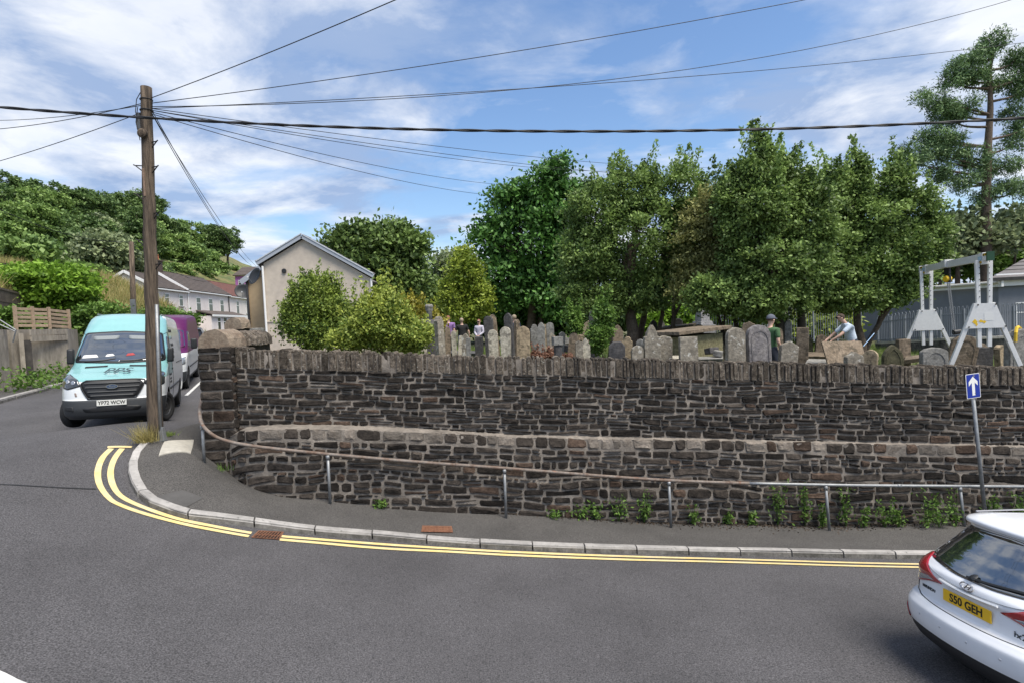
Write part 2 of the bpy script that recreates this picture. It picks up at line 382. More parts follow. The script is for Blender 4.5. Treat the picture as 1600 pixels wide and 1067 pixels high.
# painted lines, laid as sheets on the road
def strip(name, px, width, m, parent, dz=.012, n=6):
    P = smooth_poly([Vector((*hit(x, y, G).xy, 0)) for x, y in px], n); vs = []
    for i, p in enumerate(P):
        tg = (P[min(i + 1, len(P) - 1)] - P[max(i - 1, 0)]).normalized(); nr = Vector((-tg.y, tg.x, 0)) * (width / 2)
        jj = random.uniform(-.004, .004)
        vs += [gz(p - nr * (1 + jj * 8), dz), gz(p, dz), gz(p + nr * (1 + jj * 8), dz)]
    fs = [(3 * i + k, 3 * i + k + 1, 3 * i + k + 4, 3 * i + k + 3) for i in range(len(P) - 1) for k in range(2)]
    return MB().add(vs, fs).build(name, m, parent)
outer_a = [(174, 701), (160, 716), (153, 736), (156, 758), (171, 779), (190, 790), (234, 805), (297, 821), (389, 838)]
inner_a = [(191, 701), (179, 717), (173, 736), (176, 757), (190, 776), (225, 793), (279, 811), (332, 822), (393, 833)]
outer_b = [(437, 843), (500, 848.5), (600, 857), (700, 862), (800, 867.5), (900, 871.6), (1000, 875), (1100, 877.3), (1300, 883.3), (1450, 886.6), (1600, 890)]
inner_b = [(440, 838), (500, 843), (600, 850.6), (700, 857), (800, 862.5), (900, 866.6), (1000, 870), (1100, 872.5), (1300, 878.4), (1450, 881.7), (1600, 885)]
for P in (outer_a, outer_b, inner_a, inner_b): strip('yellow_line', P, .085, M_yel, rd)
strip('yellow_end_bar', [(168, 699), (186, 698.5), (206, 699)], .07, M_yel, rd, .016)
strip('white_line', [(291, 618), (306, 604), (315, 596)], .1, M_white, rd)
strip('white_line', [(-40, 1046), (10, 1070), (60, 1092)], .16, M_white, rd)
strip('tar_seam', [(-40, 756), (60, 760), (150, 764)], .025, mat('tar', (.02, .02, .02), .6), rd, .012)
# pale concrete cover, tarmac patch and rusty iron covers
def quad_plate(name, px, m, t=.012, fn=G, dz=KH + .006, inset=0):
    P = [hit(x, y, fn, dz) for x, y in px]; n = 8; top_ = []
    for j in range(n + 1):
        for i in range(n + 1):
            q = P[0].lerp(P[1], i / n).lerp(P[3].lerp(P[2], i / n), j / n); top_.append(Vector((q.x, q.y, fn(q.x, q.y) + dz + t)))
    rim = [j * (n + 1) + i for i, j in [(i, 0) for i in range(n)] + [(n, j) for j in range(n)] + [(i, n) for i in range(n, 0, -1)] + [(0, j) for j in range(n, 0, -1)]]
    b0 = len(top_); vs = top_ + [top_[k] - Vector((0, 0, .06)) for k in rim]; N_ = len(rim)
    fs = [(j * (n + 1) + i, j * (n + 1) + i + 1, (j + 1) * (n + 1) + i + 1, (j + 1) * (n + 1) + i) for i in range(n) for j in range(n)] + [(rim[k], rim[(k + 1) % N_], b0 + (k + 1) % N_, b0 + k) for k in range(N_)]
    return MB().add(vs, fs), P
M_conc = mat('pale_concrete', (.42, .40, .35), .9, scale=3, col2=(.33, .31, .27), var=.12, bump=.3, bscale=60)
M_rust = mat('rusty_iron', (.16, .07, .04), .8, .3, scale=9, col2=(.25, .12, .07), var=.3, bump=.6, bscale=60)
m_, _p = quad_plate('x', [(257, 690), (303, 687), (298, 708), (248, 712)], M_conc, .012); tag(m_.build('concrete_cover', M_conc), 'pale square concrete inspection slab in the pavement beside the telegraph pole', 'slab')
m_, _p = quad_plate('x', [(236, 777), (285, 765), (318, 777), (288, 793)], M_pave, .002)
tag(m_.build('tarmac_patch', mat('patch_asphalt', (.062, .060, .058), .9, scale=2, col2=(.085, .082, .08), var=.1, bump=.8, bscale=70)), 'square tarmac repair patch behind the kerb on the corner', 'patch')
m_, P = quad_plate('x', [(660, 821), (706, 822), (708, 832), (658, 831)], M_rust)
cv = thing('manhole_cover', 'rusty brown iron access cover set in the pavement', 'cover', P[0])
fr = MB()
c0 = sum(P, Vector()) / 4
e1, e2 = (P[1] - P[0]), (P[3] - P[0])
def frame4(P, w):
    c = sum(P, Vector()) / 4; Q = [p.lerp(c, w) for p in P]; return Q
Q = frame4(P, .12)
fr.add([p + Vector((0, 0, .012)) for p in P + Q], [(i, (i + 1) % 4, 4 + (i + 1) % 4, 4 + i) for i in range(4)]); o = fr.build('frame', M_rust, cv); o.location = -P[0]
lid = MB(); lid.add([p + Vector((0, 0, .009)) for p in Q], [(0, 1, 2, 3)])
for i in range(9):
    for j in range(3):
        q = Q[0].lerp(Q[1], (i + .5) / 9).lerp(Q[3].lerp(Q[2], (i + .5) / 9), (j + .5) / 3) + Vector((0, 0, .012)); lid.box(q, (.03, .05, .008))
o = lid.build('lid', M_rust, cv); o.location = -P[0]
# road gully grate
P = [hit(x, y, G, .004) for x, y in [(404, 829), (444, 831), (437, 843), (392, 840)]]
gr = thing('drain_grate', 'rusty iron gully grate in the gutter between the yellow lines', 'drain', P[0])
Q = frame4(P, .1); b = MB().add([p + Vector((0, 0, .012)) for p in P + Q] + [p - Vector((0, 0, .06)) for p in Q], [(i, (i + 1) % 4, 4 + (i + 1) % 4, 4 + i) for i in range(4)] + [(4 + i, 4 + (i + 1) % 4, 8 + (i + 1) % 4, 8 + i) for i in range(4)]).build('frame', M_rust, gr); b.location = -P[0]
M_black = mat('pit_black', (.006, .006, .006), .9)
b = MB().add([p + Vector((0, 0, .001)) for p in Q], [(0, 1, 2, 3)]).build('pit', M_black, gr); b.location = -P[0]
for i in range(8):
    t = (i + .5) / 8; a_, b_ = Q[0].lerp(Q[1], t), Q[3].lerp(Q[2], t); sh = (Q[1] - Q[0]) * .05
    o = MB().bar(a_ + sh + Vector((0, 0, .006)), b_ - sh + Vector((0, 0, .006)), .016, .014).build('bar', M_rust, gr); o.location = -P[0]
o = MB().bar(Q[0].lerp(Q[3], .5) + Vector((0, 0, .004)), Q[1].lerp(Q[2], .5) + Vector((0, 0, .004)), .02, .012).build('cross_bar', M_rust, gr); o.location = -P[0]
# ================================================================ the two-tier stone wall
M_mort = mat('lime_mortar', (.25, .22, .19), .95, scale=2.6, col2=(.14, .122, .105), var=.25, bump=1., bscale=38, spots=[((.32, .31, .29), 12, .66, .5)])
M_stone = mat('dark_pennant_stone', (.010, .0085, .0075), .9, scale=6, col2=(.040, .033, .028), fac=(.3, .7), spec=.2, var=.4, bump=.9, bscale=30, obj_var=.45, spots=[((.16, .15, .14), 42, .70, .55)])
M_stone2 = mat('grey_pennant_stone', (.026, .022, .019), .9, scale=6, col2=(.068, .056, .047), fac=(.3, .7), spec=.2, var=.35, bump=.9, bscale=30, obj_var=.4, spots=[((.2, .19, .18), 42, .70, .5)])
M_brown = mat('brown_sandstone', (.045, .030, .022), .9, scale=6, col2=(.09, .063, .048), spec=.2, var=.35, bump=.9, bscale=30, obj_var=.4)
M_cope = mat('coping_stone', (.045, .037, .03), .94, scale=12, col2=(.15, .125, .10), spec=.2, var=.6, bump=1., bscale=34, obj_var=.5, spots=[((.36, .345, .30), 22, .60, .8), ((.018, .016, .014), 13, .60, .8)])
M_ledge = mat('ledge_stone', (.12, .10, .082), .9, scale=6, col2=(.19, .165, .14), var=.3, bump=.9, bscale=30, obj_var=.35, spots=[((.4, .39, .37), 20, .68, .6)])

def curtain(px, py, Yf):
    Y = 10.8
    for _ in range(30):
        p = at(px, py, Y); Y = .5 * Y + .5 * Yf(p.x)
    return at(px, py, Y)
def prof(pxs, Yf):
    P = [curtain(x, y, Yf) for x, y in pxs]; return lerp_poly([(p.x, p.z) for p in P])
top_px = [(362, 544), (500, 549), (640, 552), (800, 557), (960, 560), (1120, 565), (1300, 569), (1450, 572), (1600, 574), (1700, 576)]
zt = prof(top_px, wall_Y)
zl = prof([(345, 690), (372, 675), (420, 672), (520, 672), (640, 676), (800, 684), (960, 688), (1120, 690), (1300, 694), (1450, 697), (1600, 700), (1700, 701)], plinth_Y)
zc = lambda x: zt(x) - .37                # underside of the coping
def zg(x): return G(x, plinth_Y(x)) + KH
X0, X1 = -5.42, 12.6
wall = thing('boundary_wall', 'upper tier of dark rubble stone cemetery wall with upright coping stones', 'wall', (0, 11.1, 0))
plin = thing('plinth_wall', 'lower projecting tier of dark rubble wall behind the handrail', 'wall', (0, 10.8, 0))
def rel(o, root): o.location = -Vector(root.location); return o
hsh = lambda x, z: (math.sin(x * 7.1 + z * 11.3) + math.sin(x * 17.7 - z * 23.1) * .6 + math.sin(x * 41 + z * 37) * .3) * .006
# mortar cores (real relief, stones stand proud of them)
def up_face(x, z): return wall_Y(x) + (zt(x) - z) * -.02
def lo_face(x, z): return plinth_Y(x) + (zl(x) - z) * -.05 + .06
c = MB(); c.grid(lambda u, v: (lambda x: (lambda z: (x, up_face(x, z) + hsh(x, z), z))(zl(x) - .12 + (zt(x) - .05 - zl(x) + .12) * v))(X0 + (X1 - X0) * u), 340, 30)
c.grid(lambda u, v: (lambda x: (x, wall_Y(x) + .02 + .4 * v, zt(x) - .07))(X0 + (X1 - X0) * u), 60, 2)
c.grid(lambda u, v: (lambda x: (x, wall_Y(x) + .42, 1.2 + (zt(x) - .07 - 1.2) * v))(X0 + (X1 - X0) * u), 60, 2)
rel(c.build('mortar_core', M_mort, wall, fix=False, smooth=True), wall)
c = MB(); PX0 = -5.6
c.grid(lambda u, v: (lambda x: (lambda z: (x, lo_face(x, z) + hsh(x, z), z))(zg(x) - .25 + (zl(x) - zg(x) + .25) * v))(PX0 + (X1 - PX0) * u), 340, 26)
c.grid(lambda u, v: (lambda x: (x, lo_face(x, zl(x)) + (wall_Y(x) + .1 - lo_face(x, zl(x))) * v + hsh(x, v), zl(x) + .05 * v + hsh(x * 3, v)))(PX0 + (X1 - PX0) * u), 300, 3)
rel(c.build('mortar_core', M_mort, plin, fix=False, smooth=True), plin)

def stone_geo(x0, x1, za, zb, face, proud, n=10):
    """one rubble stone between stations x0,x1; za/zb give its lower/upper edge as functions of x. 3 rings -> ~40 triangles"""
    out = []; w = x1 - x0
    asp = max(.12, min(.5, .5 * (zb(x0 + w / 2) - za(x0 + w / 2)) / max(w, .01)))
    ts = []; ju = lambda k=.07: random.uniform(-k, k)
    for sx, sy in ((1, -1), (1, 1), (-1, 1), (-1, -1)):
        c1, c2 = random.uniform(.08, .5), random.uniform(.15, .62); p1 = (sx, sy * (1 - c2)); p2 = (sx * (1 - c1 * 2 * asp), sy)
        pr = [p1, p2] if sx * sy > 0 else [p2, p1]
        ts += [(q[0] + ju(.05), q[1] * random.uniform(.84, 1.06) + ju(.06)) for q in pr]
        if sx * sy > 0: ts.append((ju(.3), sy * random.uniform(.88, 1.04)))
    n = len(ts)
    def P(tx, ty, d):
        x = x0 + w * (.5 + .5 * tx); zlo, zhi = za(x), zb(x); z = zlo + (zhi - zlo) * (.5 + .5 * ty); return Vector((x, face(x, z) - d, z))
    p2 = random.uniform(.6, 1.15) * proud; tlx, tlz = random.uniform(-.3, .3), random.uniform(-.35, .25)
    V = [P(tx, ty, -.012) for tx, ty in ts] + [P(tx * .95, ty * .93, p2 * .65 * random.uniform(.8, 1.2)) for tx, ty in ts] + [P(tx * .62, ty * .6, p2 * (1 + tlx * tx + tlz * ty) * random.uniform(.85, 1.15)) for tx, ty in ts] + [P(0, 0, p2 * random.uniform(.85, 1.1))]
    Fc = []
    for r_ in range(2):
        for k in range(n): Fc.append((r_ * n + k, r_ * n + (k + 1) % n, (r_ + 1) * n + (k + 1) % n, (r_ + 1) * n + k))
    for k in range(n): Fc.append((2 * n + k, 2 * n + (k + 1) % n, 3 * n))
    return V, Fc
def wob(seed, amp):
    a, b, c_ = [random.Random(seed * 31 + k).uniform(0, 6.28) for k in range(3)]
    return lambda x: amp * (math.sin(x * 1.1 + a) + .7 * math.sin(x * 2.7 + b) + .4 * math.sin(x * 6.1 + c_)) * .5
def rubble(root, xa, xb, lo, hi, h_mean, face, mats, wts, seed, proud=.03, joint=.011, lmul=1.0, skip=None):
    """courses hang from the upper line hi(x); returns list of (area, V, F, mat)"""
    rnd = random.Random(seed); res = []; off = 0.; row = 0; bounds = [(lambda x: 0.0)]; depths = [0.]
    while off < 2.6:
        h = h_mean * rnd.uniform(.62, 1.5); off += h; depths.append(off); row += 1
    wv = [wob(seed + i, h_mean * .42) if i else (lambda x: 0.) for i in range(len(depths))]
    for i in range(len(depths) - 1):
        h = depths[i + 1] - depths[i]; x = xa + rnd.uniform(-.2, 0)
        while x < xb:
            L_ = h * rnd.choice([1.3, 1.7, 2.2, 2.6, 3.1, 3.7, 4.4]) * lmul * rnd.uniform(.85, 1.15); x2 = min(x + L_, xb + .1)
            up = lambda q, i=i: hi(q) - depths[i] - wv[i](q); dn = lambda q, i=i: hi(q) - depths[i + 1] - wv[i + 1](q)
            xm = (x + x2) / 2
            if up(xm) < lo(xm) + .03: x = x2; continue
            j = joint * rnd.uniform(.7, 1.5)
            dn2 = lambda q, dn=dn: max(dn(q), lo(q) - .02)
            cells = [(dn2, up)]
            r_ = rnd.random()
            if r_ < .16 and h > h_mean * .85:
                mid = rnd.uniform(.38, .62); mf = lambda q, dn2=dn2, up=up, mid=mid: dn2(q) + (up(q) - dn2(q)) * mid; cells = [(dn2, mf), (mf, up)]
            for a_, b_ in cells:
                if b_(xm) - a_(xm) < .035: continue
                if skip and skip(xm, (a_(xm) + b_(xm)) / 2): continue
                tl = rnd.uniform(-.06, .06)
                za = lambda q, a_=a_, j=j, tl=tl, xm=xm: a_(q) + j + tl * (q - xm); zb = lambda q, b_=b_, j=j, tl=tl, xm=xm: b_(q) - j + tl * (q - xm)
                V, Fc = stone_geo(max(x + j, xa), x2 - j, za, zb, face, proud * rnd.uniform(.5, 1.5))
                res.append(((x2 - x) * (b_(xm) - a_(xm)) * (1 if -5.9 < xm < 10.6 else .2), V, Fc, rnd.choices(mats, wts)[0]))
            x = x2
    return res
def place_stones(res, root, name, rest_mats, limit=298):
    res.sort(key=lambda r_: -r_[0]); ro = Vector(root.location)
    for a_, V, Fc, m in res[:limit]:
        c_ = sum(V, Vector()) / len(V)
        o = MB().add([v - c_ for v in V], Fc).build(name, m, root, fix=False, smooth=False); o.location = c_ - ro
    rest = res[limit:]
    if rest:
        b = MB()
        for a_, V, Fc, m in rest: b.add([v - ro for v in V], Fc, rest_mats.index(m))
        o = b.build('small_stones', rest_mats, root, fix=False); tag(o, kind='stuff')
mats3 = [M_stone, M_stone2, M_brown]
up = rubble(wall, X0 - .0, X1, lambda x: zl(x) + .03, zc, .092, up_face, mats3, [80, 12, 8], 5, .034, .014, 1.1)
place_stones(up, wall, 'stone', mats3)
lowr = rubble(plin, -5.5, X1, lambda x: zg(x) - .02, lambda x: zl(x) - .21, .138, lo_face, mats3, [52, 34, 14], 9, .036, .018, .95)
place_stones(lowr, plin, 'stone', mats3)
# broad irregular top stones of the plinth
x = -5.35
while x < X1:
    w = random.uniform(.2, .5); j = .012; ang = random.uniform(-.05, .05); hh = random.uniform(.15, .19)
    za = lambda q, hh=hh: zl(q) - hh - .02; zb = lambda q, ang=ang, x=x: zl(q) + .015 + ang * (q - x)
    V, Fc = stone_geo(x + j, x + w - j, za, zb, lambda q, z: lo_face(q, z) + .015, random.uniform(.03, .05), 9)
    c_ = sum(V, Vector()) / len(V); o = MB().add([v - c_ for v in V], Fc).build('ledge_stone', random.choice([M_ledge, M_ledge, M_ledge, M_stone2, M_stone2, M_brown]), plin, fix=False); o.location = c_ - Vector(plin.location); x += w
# upright coping stones
x = X0 + .02; k = 0
while x < X1:
    w = random.choice([.07, .08, .09, .1, .11, .13, .16]) * random.uniform(.9, 1.1); g = .009; xm = x + w / 2; hh = .37 + random.uniform(-.015, .0)
    yf = wall_Y(xm) - .03 + random.uniform(-.03, .03); dp = .40 + random.uniform(-.03, .03); zb_ = zc(xm) + random.uniform(-.01, .012); top = zt(xm) + random.uniform(-.035, .035)
    hw = w / 2 - g; n = 5; outl = [(-hw, 0), (hw, 0), (hw * random.uniform(.93, 1.02), (top - zb_) * .5), (hw * .97, (top - zb_) - min(hw, .05) * .7), (hw * .62, (top - zb_) - .008), (0, top - zb_), (-hw * .6, (top - zb_) - .01), (-hw * .97, (top - zb_) - min(hw, .05) * .75), (-hw * random.uniform(.93, 1.02), (top - zb_) * .45)]
    n = len(outl); vs = [(a_ * .80, .0 + random.uniform(-.006, .006), z) for a_, z in outl] + [(a_, .035, z) for a_, z in outl] + [(a_, dp - .04, z) for a_, z in outl] + [(a_ * .9, dp, z * .97) for a_, z in outl]
    fs = [tuple(range(n))[::-1], tuple(range(3 * n, 4 * n))] + [(r_ * n + i, r_ * n + (i + 1) % n, (r_ + 1) * n + (i + 1) % n, (r_ + 1) * n + i) for r_ in range(3) for i in range(n)]
    o = MB().add(vs, fs).build('coping_stone', M_cope, wall); o.location = Vector((xm, yf, zb_)) - Vector(wall.location); o.rotation_euler = (random.uniform(-.02, .02), random.uniform(-.03, .03), 0); x += w
# end pier with half-round capping, and the return wall running back up the side road
pier = thing('end_pier', 'square rubble stone pier with rounded brown cap at the wall corner', 'pier', (-5.62, 10.42, 0))
pz0, pz1 = 1.0, at(340, 541, 10.2).z
pl = at(311, 600, 10.2).x; pr = at(364, 600, 10.2).x
pw = pr - pl; pc = Vector(((pl + pr) / 2, 10.2 + pw / 2 * 1.0, 0)); pier.location = (pc.x, pc.y, 0)
MB().box((0, 0, (pz0 + pz1) / 2), (pw - .04, pw - .04, pz1 - pz0)).build('mortar_core', M_mort, pier)
for side in range(3):
    rot = Matrix.Rotation((0, -math.pi / 2, math.pi / 2)[side], 3, 'Z'); z = pz0; kk = 0
    while z < pz1 - .05:
        h = min(random.uniform(.13, .24), pz1 - z); splits = [-1, random.choice([-.35, .05, .3]), 1] if random.random() < .75 else [-1, 1]
        for a_, b_ in zip(splits, splits[1:]):
            V, Fc = stone_geo(a_ * pw / 2 + .012, b_ * pw / 2 - .012, lambda q: z + .012, lambda q: z + h - .012, lambda q, zz: -pw / 2 + .02, .03)
            V = [rot @ v for v in V]; c_ = sum(V, Vector()) / len(V)
            o = MB().add([v - c_ for v in V], Fc).build('stone', random.choices(mats3, [45, 40, 15])[0], pier, fix=False); o.location = c_
        z += h
def half_round(w, dep, h, n=9, lump=.02):
    prof_ = [(w / 2 * math.cos(math.pi * k / n), h * math.sin(math.pi * k / n) ** .8 if 0 < k < n else 0) for k in range(n + 1)]; prof_ = [(w / 2, -.04)] + prof_ + [(-w / 2, -.04)]
    vs = []; ns = 4
    for s_ in range(ns + 1):
        for a_, z in prof_: vs.append((a_ * (1 - (.08 if s_ in (0, ns) else 0)) + random.uniform(-lump, lump) * .5, -dep / 2 + dep * s_ / ns, z + random.uniform(-lump, lump) * .6))
    m = len(prof_); fs = [tuple(range(m))[::-1], tuple(ns * m + i for i in range(m))] + [(s_ * m + i, s_ * m + (i + 1) % m, (s_ + 1) * m + (i + 1) % m, (s_ + 1) * m + i) for s_ in range(ns) for i in range(m)]
    return MB().add(vs, fs)
M_cap = mat('brown_cap_stone', (.17, .125, .09), .9, scale=5, col2=(.25, .20, .15), var=.3, bump=.8, bscale=26, spots=[((.38, .36, .32), 14, .66, .5)])
o = half_round(pw + .02, pw, at(335, 515, 10.2).z - pz1).build('cap_stone', M_cap, pier, smooth=False); o.location = (0, 0, pz1)
ret = thing('return_wall', 'short lichen covered wall with round topped capping running back from the corner pier', 'wall', (pc.x, pc.y + pw / 2, 0))
d_ = Vector((-.24, 1, 0)).normalized(); L_ = 2.1
b = MB(); rm = Matrix.Rotation(math.atan2(-d_.x, d_.y), 3, 'Z')
b.box(d_ * L_ / 2 + Vector((.1, 0, (pz1 + 1.2) / 2)), (.46, L_, pz1 - 1.2), rm); b.build('wall_core', M_stone2, ret)
for k in range(4):
    o = half_round(.56, L_ / 4 - .012, .27, 9, .035).build('cap_stone', M_cope, ret); o.location = d_ * (L_ * (k + .5) / 4) + Vector((.14, 0, pz1)); o.rotation_euler = (0, 0, math.atan2(-d_.x, d_.y))
gp = at(372, 512, 14.2)
gpier = thing('gate_pier', 'small stone gate pier with domed cap behind the return wall', 'pier', (gp.x, gp.y, 0))
MB().box((0, 0, (gp.z + 1.5) / 2 - .02), (.42, .42, gp.z - 1.5)).build('shaft', M_stone2, gpier, bevel=.02)
half_round(.5, .5, .26, 9, .03).build('cap_stone', M_cap, gpier).location = (0, 0, gp.z)
# ================================================================ handrail, sign, pole, wires
M_galv = mat('galvanised_steel', (.30, .31, .32), .55, .6, scale=10, col2=(.22, .23, .24), var=.15)
M_railrust = mat('rusted_rail_paint', (.13, .085, .062), .75, .1, scale=5, col2=(.20, .175, .155), var=.25, spots=[((.22, .09, .05), 9, .6, .7)])
M_wood = mat('weathered_pole_wood', (.035, .025, .018), .92, scale=3, col2=(.14, .105, .075), var=.5, fac=(.38, .6), bump=.8, bscale=18)
def stretch_z(m, k):                      # draw the grain of a wooden material along its length
    nt = m.node_tree; tc = next(n for n in nt.nodes if n.type == 'TEX_COORD'); mp = nt.nodes.new('ShaderNodeMapping'); mp.inputs['Scale'].default_value = k
    for l in list(nt.links):
        if l.from_socket == tc.outputs['Object']: nt.links.new(mp.outputs[0], l.to_socket)
    nt.links.new(tc.outputs['Object'], mp.inputs[0])
stretch_z(M_wood, (6, 6, .35))
M_iron = mat('black_iron', (.02, .02, .022), .6, .4)
M_cable = mat('black_cable', (.012, .012, .014), .6)
hr = thing('handrail', 'long tubular handrail on short posts, rusty brown turning grey, beside the wall', 'handrail', (0, 10.3, 0))
rp = [at(315, 622, 11.4), at(312, 640, 10.4), at(314, 658, 9.85), at(326, 674, 9.62), at(350, 687, 9.64), at(400, 697, 9.74), at(512, 709, 9.98), at(650, 721, 10.22), at(788, 731, 10.42), at(1045, 750, 10.62), at(1290, 757, 10.72), at(1500, 759, 10.75), at(1640, 760, 10.78), at(1760, 761, 10.8)]
rs = smooth_poly(rp, 8); hl = Vector(hr.location)
nsp = 8 * 9 + 5
o = MB().tube([p - hl for p in rs[:nsp]], .031, 10).build('rail', M_railrust, hr, smooth=True)
o = MB().tube([p - hl for p in rs[nsp - 1:]], .031, 10).build('rail', M_galv, hr, smooth=True); tag(o, 'grey galvanised end of the rail')
for k in (60, 68, 75, 84):
    p = rs[k]; q = rs[k + 1]; MB().tube([p - hl, p.lerp(q, .25) - hl], .037, 10).build('joint_sleeve', M_railrust if k < 77 else M_galv, hr, smooth=True)
for px, py, bx in [(314, 664, 0), (512, 709, 0), (788, 731, -.01), (1045, 750, .01), (1290, 757, .05), (1500, 759, .07)]:
    i = min(range(len(rs)), key=lambda j: (rs[j] - at(px, py, rs[j].y)).length); p = rs[i]
    b = Vector((p.x + bx, p.y - .02, G(p.x, p.y) + KH - .05))
    po = MB().tube([b - hl, p - hl - Vector((0, 0, .02))], .028, 10).build('post', M_galv, hr, smooth=True)
    MB().tube([p - hl - Vector((0, 0, .10)), p - hl - Vector((0, 0, .02))], .039, 10).build('collar', M_galv, hr, smooth=True)
# one-way sign
sb = at(1542, 812, 10.6); sp = at(1517, 588, 10.56)
sb.z = min(sb.z, G(sb.x, sb.y) + KH)
sign = thing('one_way_sign', 'blue rectangular sign with white upward arrow on a leaning grey post', 'sign', sb)
MB().tube([Vector((0, 0, -.1)), sp - sb], .034, 12).build('post', M_galv, sign, smooth=True)
ax = (sp - sb).normalized().lerp(Vector((0, 0, 1)), .35).normalized(); rx = Vector((1, .12, 0)).normalized(); nrm = rx.cross(ax).normalized(); rx = ax.cross(nrm).normalized() * -1
if rx.x < 0: rx = -rx
if nrm.y > 0: nrm = -nrm
pc_ = at(1516.5, 602, 10.56) - sb + nrm * .05; sw, sh_ = .155, .245
M_sblue = mat('sign_blue', (.012, .035, .30), .35, var=.05, scale=3); M_swhite = mat('sign_white', (.78, .78, .76), .4)
def rrect(w, h, r, n=4):
    P = []
    for sx, sy, a0 in ((1, -1, -90), (1, 1, 0), (-1, 1, 90), (-1, -1, 180)):
        for k in range(n + 1):
            a = R(a0 + 90 * k / n); P.append((sx * (w - r) + r * math.cos(a), sy * (h - r) + r * math.sin(a)))
    return P
pl_ = MB().prism(rrect(sw, sh_, .02), pc_, rx, ax, nrm, .004).build('plate', M_swhite, sign)
MB().prism(rrect(sw - .012, sh_ - .012, .015), pc_ + nrm * .0045, rx, ax, nrm, .0015).build('blue_face', M_sblue, pl_)
arr = [(-.032, -.19), (.032, -.19), (.032, .07), (.10, .0), (.10, .085), (0, .19), (-.10, .085), (-.10, .0), (-.032, .07)]
MB().prism(arr, pc_ + nrm * .0065, rx, ax, nrm, .0012).build('arrow', M_swhite, pl_)
for dz in (-.15, .2): MB().box(pc_ + ax * dz - nrm * .02, (.09, .05, .03)).build('clamp', M_galv, sign)
MB().tube([sp - sb, sp - sb + ax * .012], .036, 12).build('post_cap', M_galv, sign)
# telegraph pole
pb = hit(243, 684, G, KH); pt = at(228, 137, pb.y)
pole = thing('telegraph_pole', 'tall weathered wooden telegraph pole with climbing irons beside the teal van', 'pole', pb)
PT = pt - pb
def pp(t, off=(0, 0, 0)): return PT * t + Vector(off)
MB().tube([pp(-.02) + Vector((.005 * math.sin(k), .0, 0)) if k == 0 else pp(k / 24, (.008 * math.sin(k * 1.7), .006 * math.cos(k * 2.1), 0)) for k in range(25)], [.128 - .036 * k / 24 for k in range(25)], 18).build('shaft', M_wood, pole, smooth=True)
MB().tube([pp(.0, (.13, -.05, 0)), pp(.2, (.125, -.05, 0)), pp(.385, (.12, -.05, 0))], .03, 8).build('cable_guard', M_galv, pole, smooth=True)
MB().box(pp(.02, (.15, -.04, -.05)), (.13, .12, .26), taper=.5).build('guard_foot', M_galv, pole, bevel=.01)
for t, s_ in ((.985 - .14, 1), (.78, -1), (.775, 1), (.70, -1), (.645, 1), (.57, -1), (.50, 1)):
    a = pp(t, (s_ * .09, -.02, 0)); MB().tube([a + Vector((0, 0, -.1)), a + Vector((s_ * .11, -.03, .0)), a + Vector((s_ * .14, -.04, .015))], .011, 6).tube([a, a + Vector((s_ * .1, -.03, 0))], .01, 6).build('climbing_iron', M_iron, pole)
MB().lathe([(0, 0), (.085, 0), (.085, .05), (.05, .07), (0, .075)], 18, mat=Matrix.Rotation(R(90), 3, 'X'), c=pp(.82 + .045, (0, -.1, 0))).build('terminal_cap', M_wood, pole)
MB().box(pp(.905, (-.13, 0, 0)), (.07, .1, .3)).build('junction_box', mat('grey_plastic', (.09, .095, .1), .6), pole, bevel=.01)
MB().tube([pp(.935, (.1 * math.cos(a), .1 * math.sin(a), 0)) for a in np.linspace(0, 6.3, 17)], .012, 6).build('wire_ring', M_iron, pole)
MB().tube([pp(.965, (.1 * math.cos(a), .1 * math.sin(a), 0)) for a in np.linspace(0, 6.3, 17)], .009, 6).build('wire_ring', M_iron, pole)
MB().tube([pp(.88, (-.1, -.04, 0)), pp(.93, (-.17, -.05, 0)), pp(.965, (-.15, -.04, 0)), pp(.985, (-.09, -.02, 0))], .007, 6).tube([pp(.85, (-.1, -.05, 0)), pp(.90, (-.16, -.06, 0)), pp(.94, (-.1, -.09, 0))], .007, 6).build('loose_cable', M_cable, pole)
MB().box(pp(.73, (-.01, -.105, 0)), (.03, .02, .5)).build('cable_batten', mat('bare_wood', (.22, .15, .11), .9, scale=4, var=.3), pole)
# wires
WL = 'thin black wire fanning out from the top of the wooden telegraph pole'; WG = 'overhead wires from the pole'
def wire(a, b, sag, r=.0075, label=WL, group=WG, n=22, name='overhead_wire'):
    a, b = Vector(a), Vector(b); mid = (a + b) / 2
    pts = [a.lerp(b, k / n) - Vector((0, 0, sag * 4 * (k / n) * (1 - k / n))) - a for k in range(n + 1)]
    o = MB().tube(pts, r, 5).build(name, M_cable, smooth=True); o.location = a
    return tag(o, label, 'wire', group)
top = pb + pp(.95)
WLAB = {(760, -62): 'thin wire rising most steeply from the pole top across the street', (1300, -8): 'thin straight wire rising gently from the pole top over the cemetery', (1640, -18): 'thin sagging wire from the pole top passing high above the hollies', (1640, 62): 'thin sagging wire from the pole top that crosses the pine crown'}
for (x, y, Y, sag, dt) in [(760, -62, 7.0, .05, .97), (1300, -8, 11.0, .12, .955), (1640, -18, 15.0, .75, .945), (1640, 62, 16.0, .22, .94), (1140, 262, 34, .35, .94), (1130, 278, 32, .35, .935), (960, 268, 30, .3, .935), (800, 290, 26, .25, .93), (775, 306, 24, .25, .925)]:
    a = pb + pp(dt, (.1, 0, 0)); lb = WLAB.get((x, y)); ex = {760: 2.2, 1300: 1.7}.get(x, 1.0); wire(a, a + (at(x, y, Y) - a) * ex + Vector((0, 0, 4 * sag * (ex - 1) * ex)), sag * ex * ex, label=lb or 'thin wire from the pole top running down into the cemetery trees', group=None if lb else 'wires into the trees')
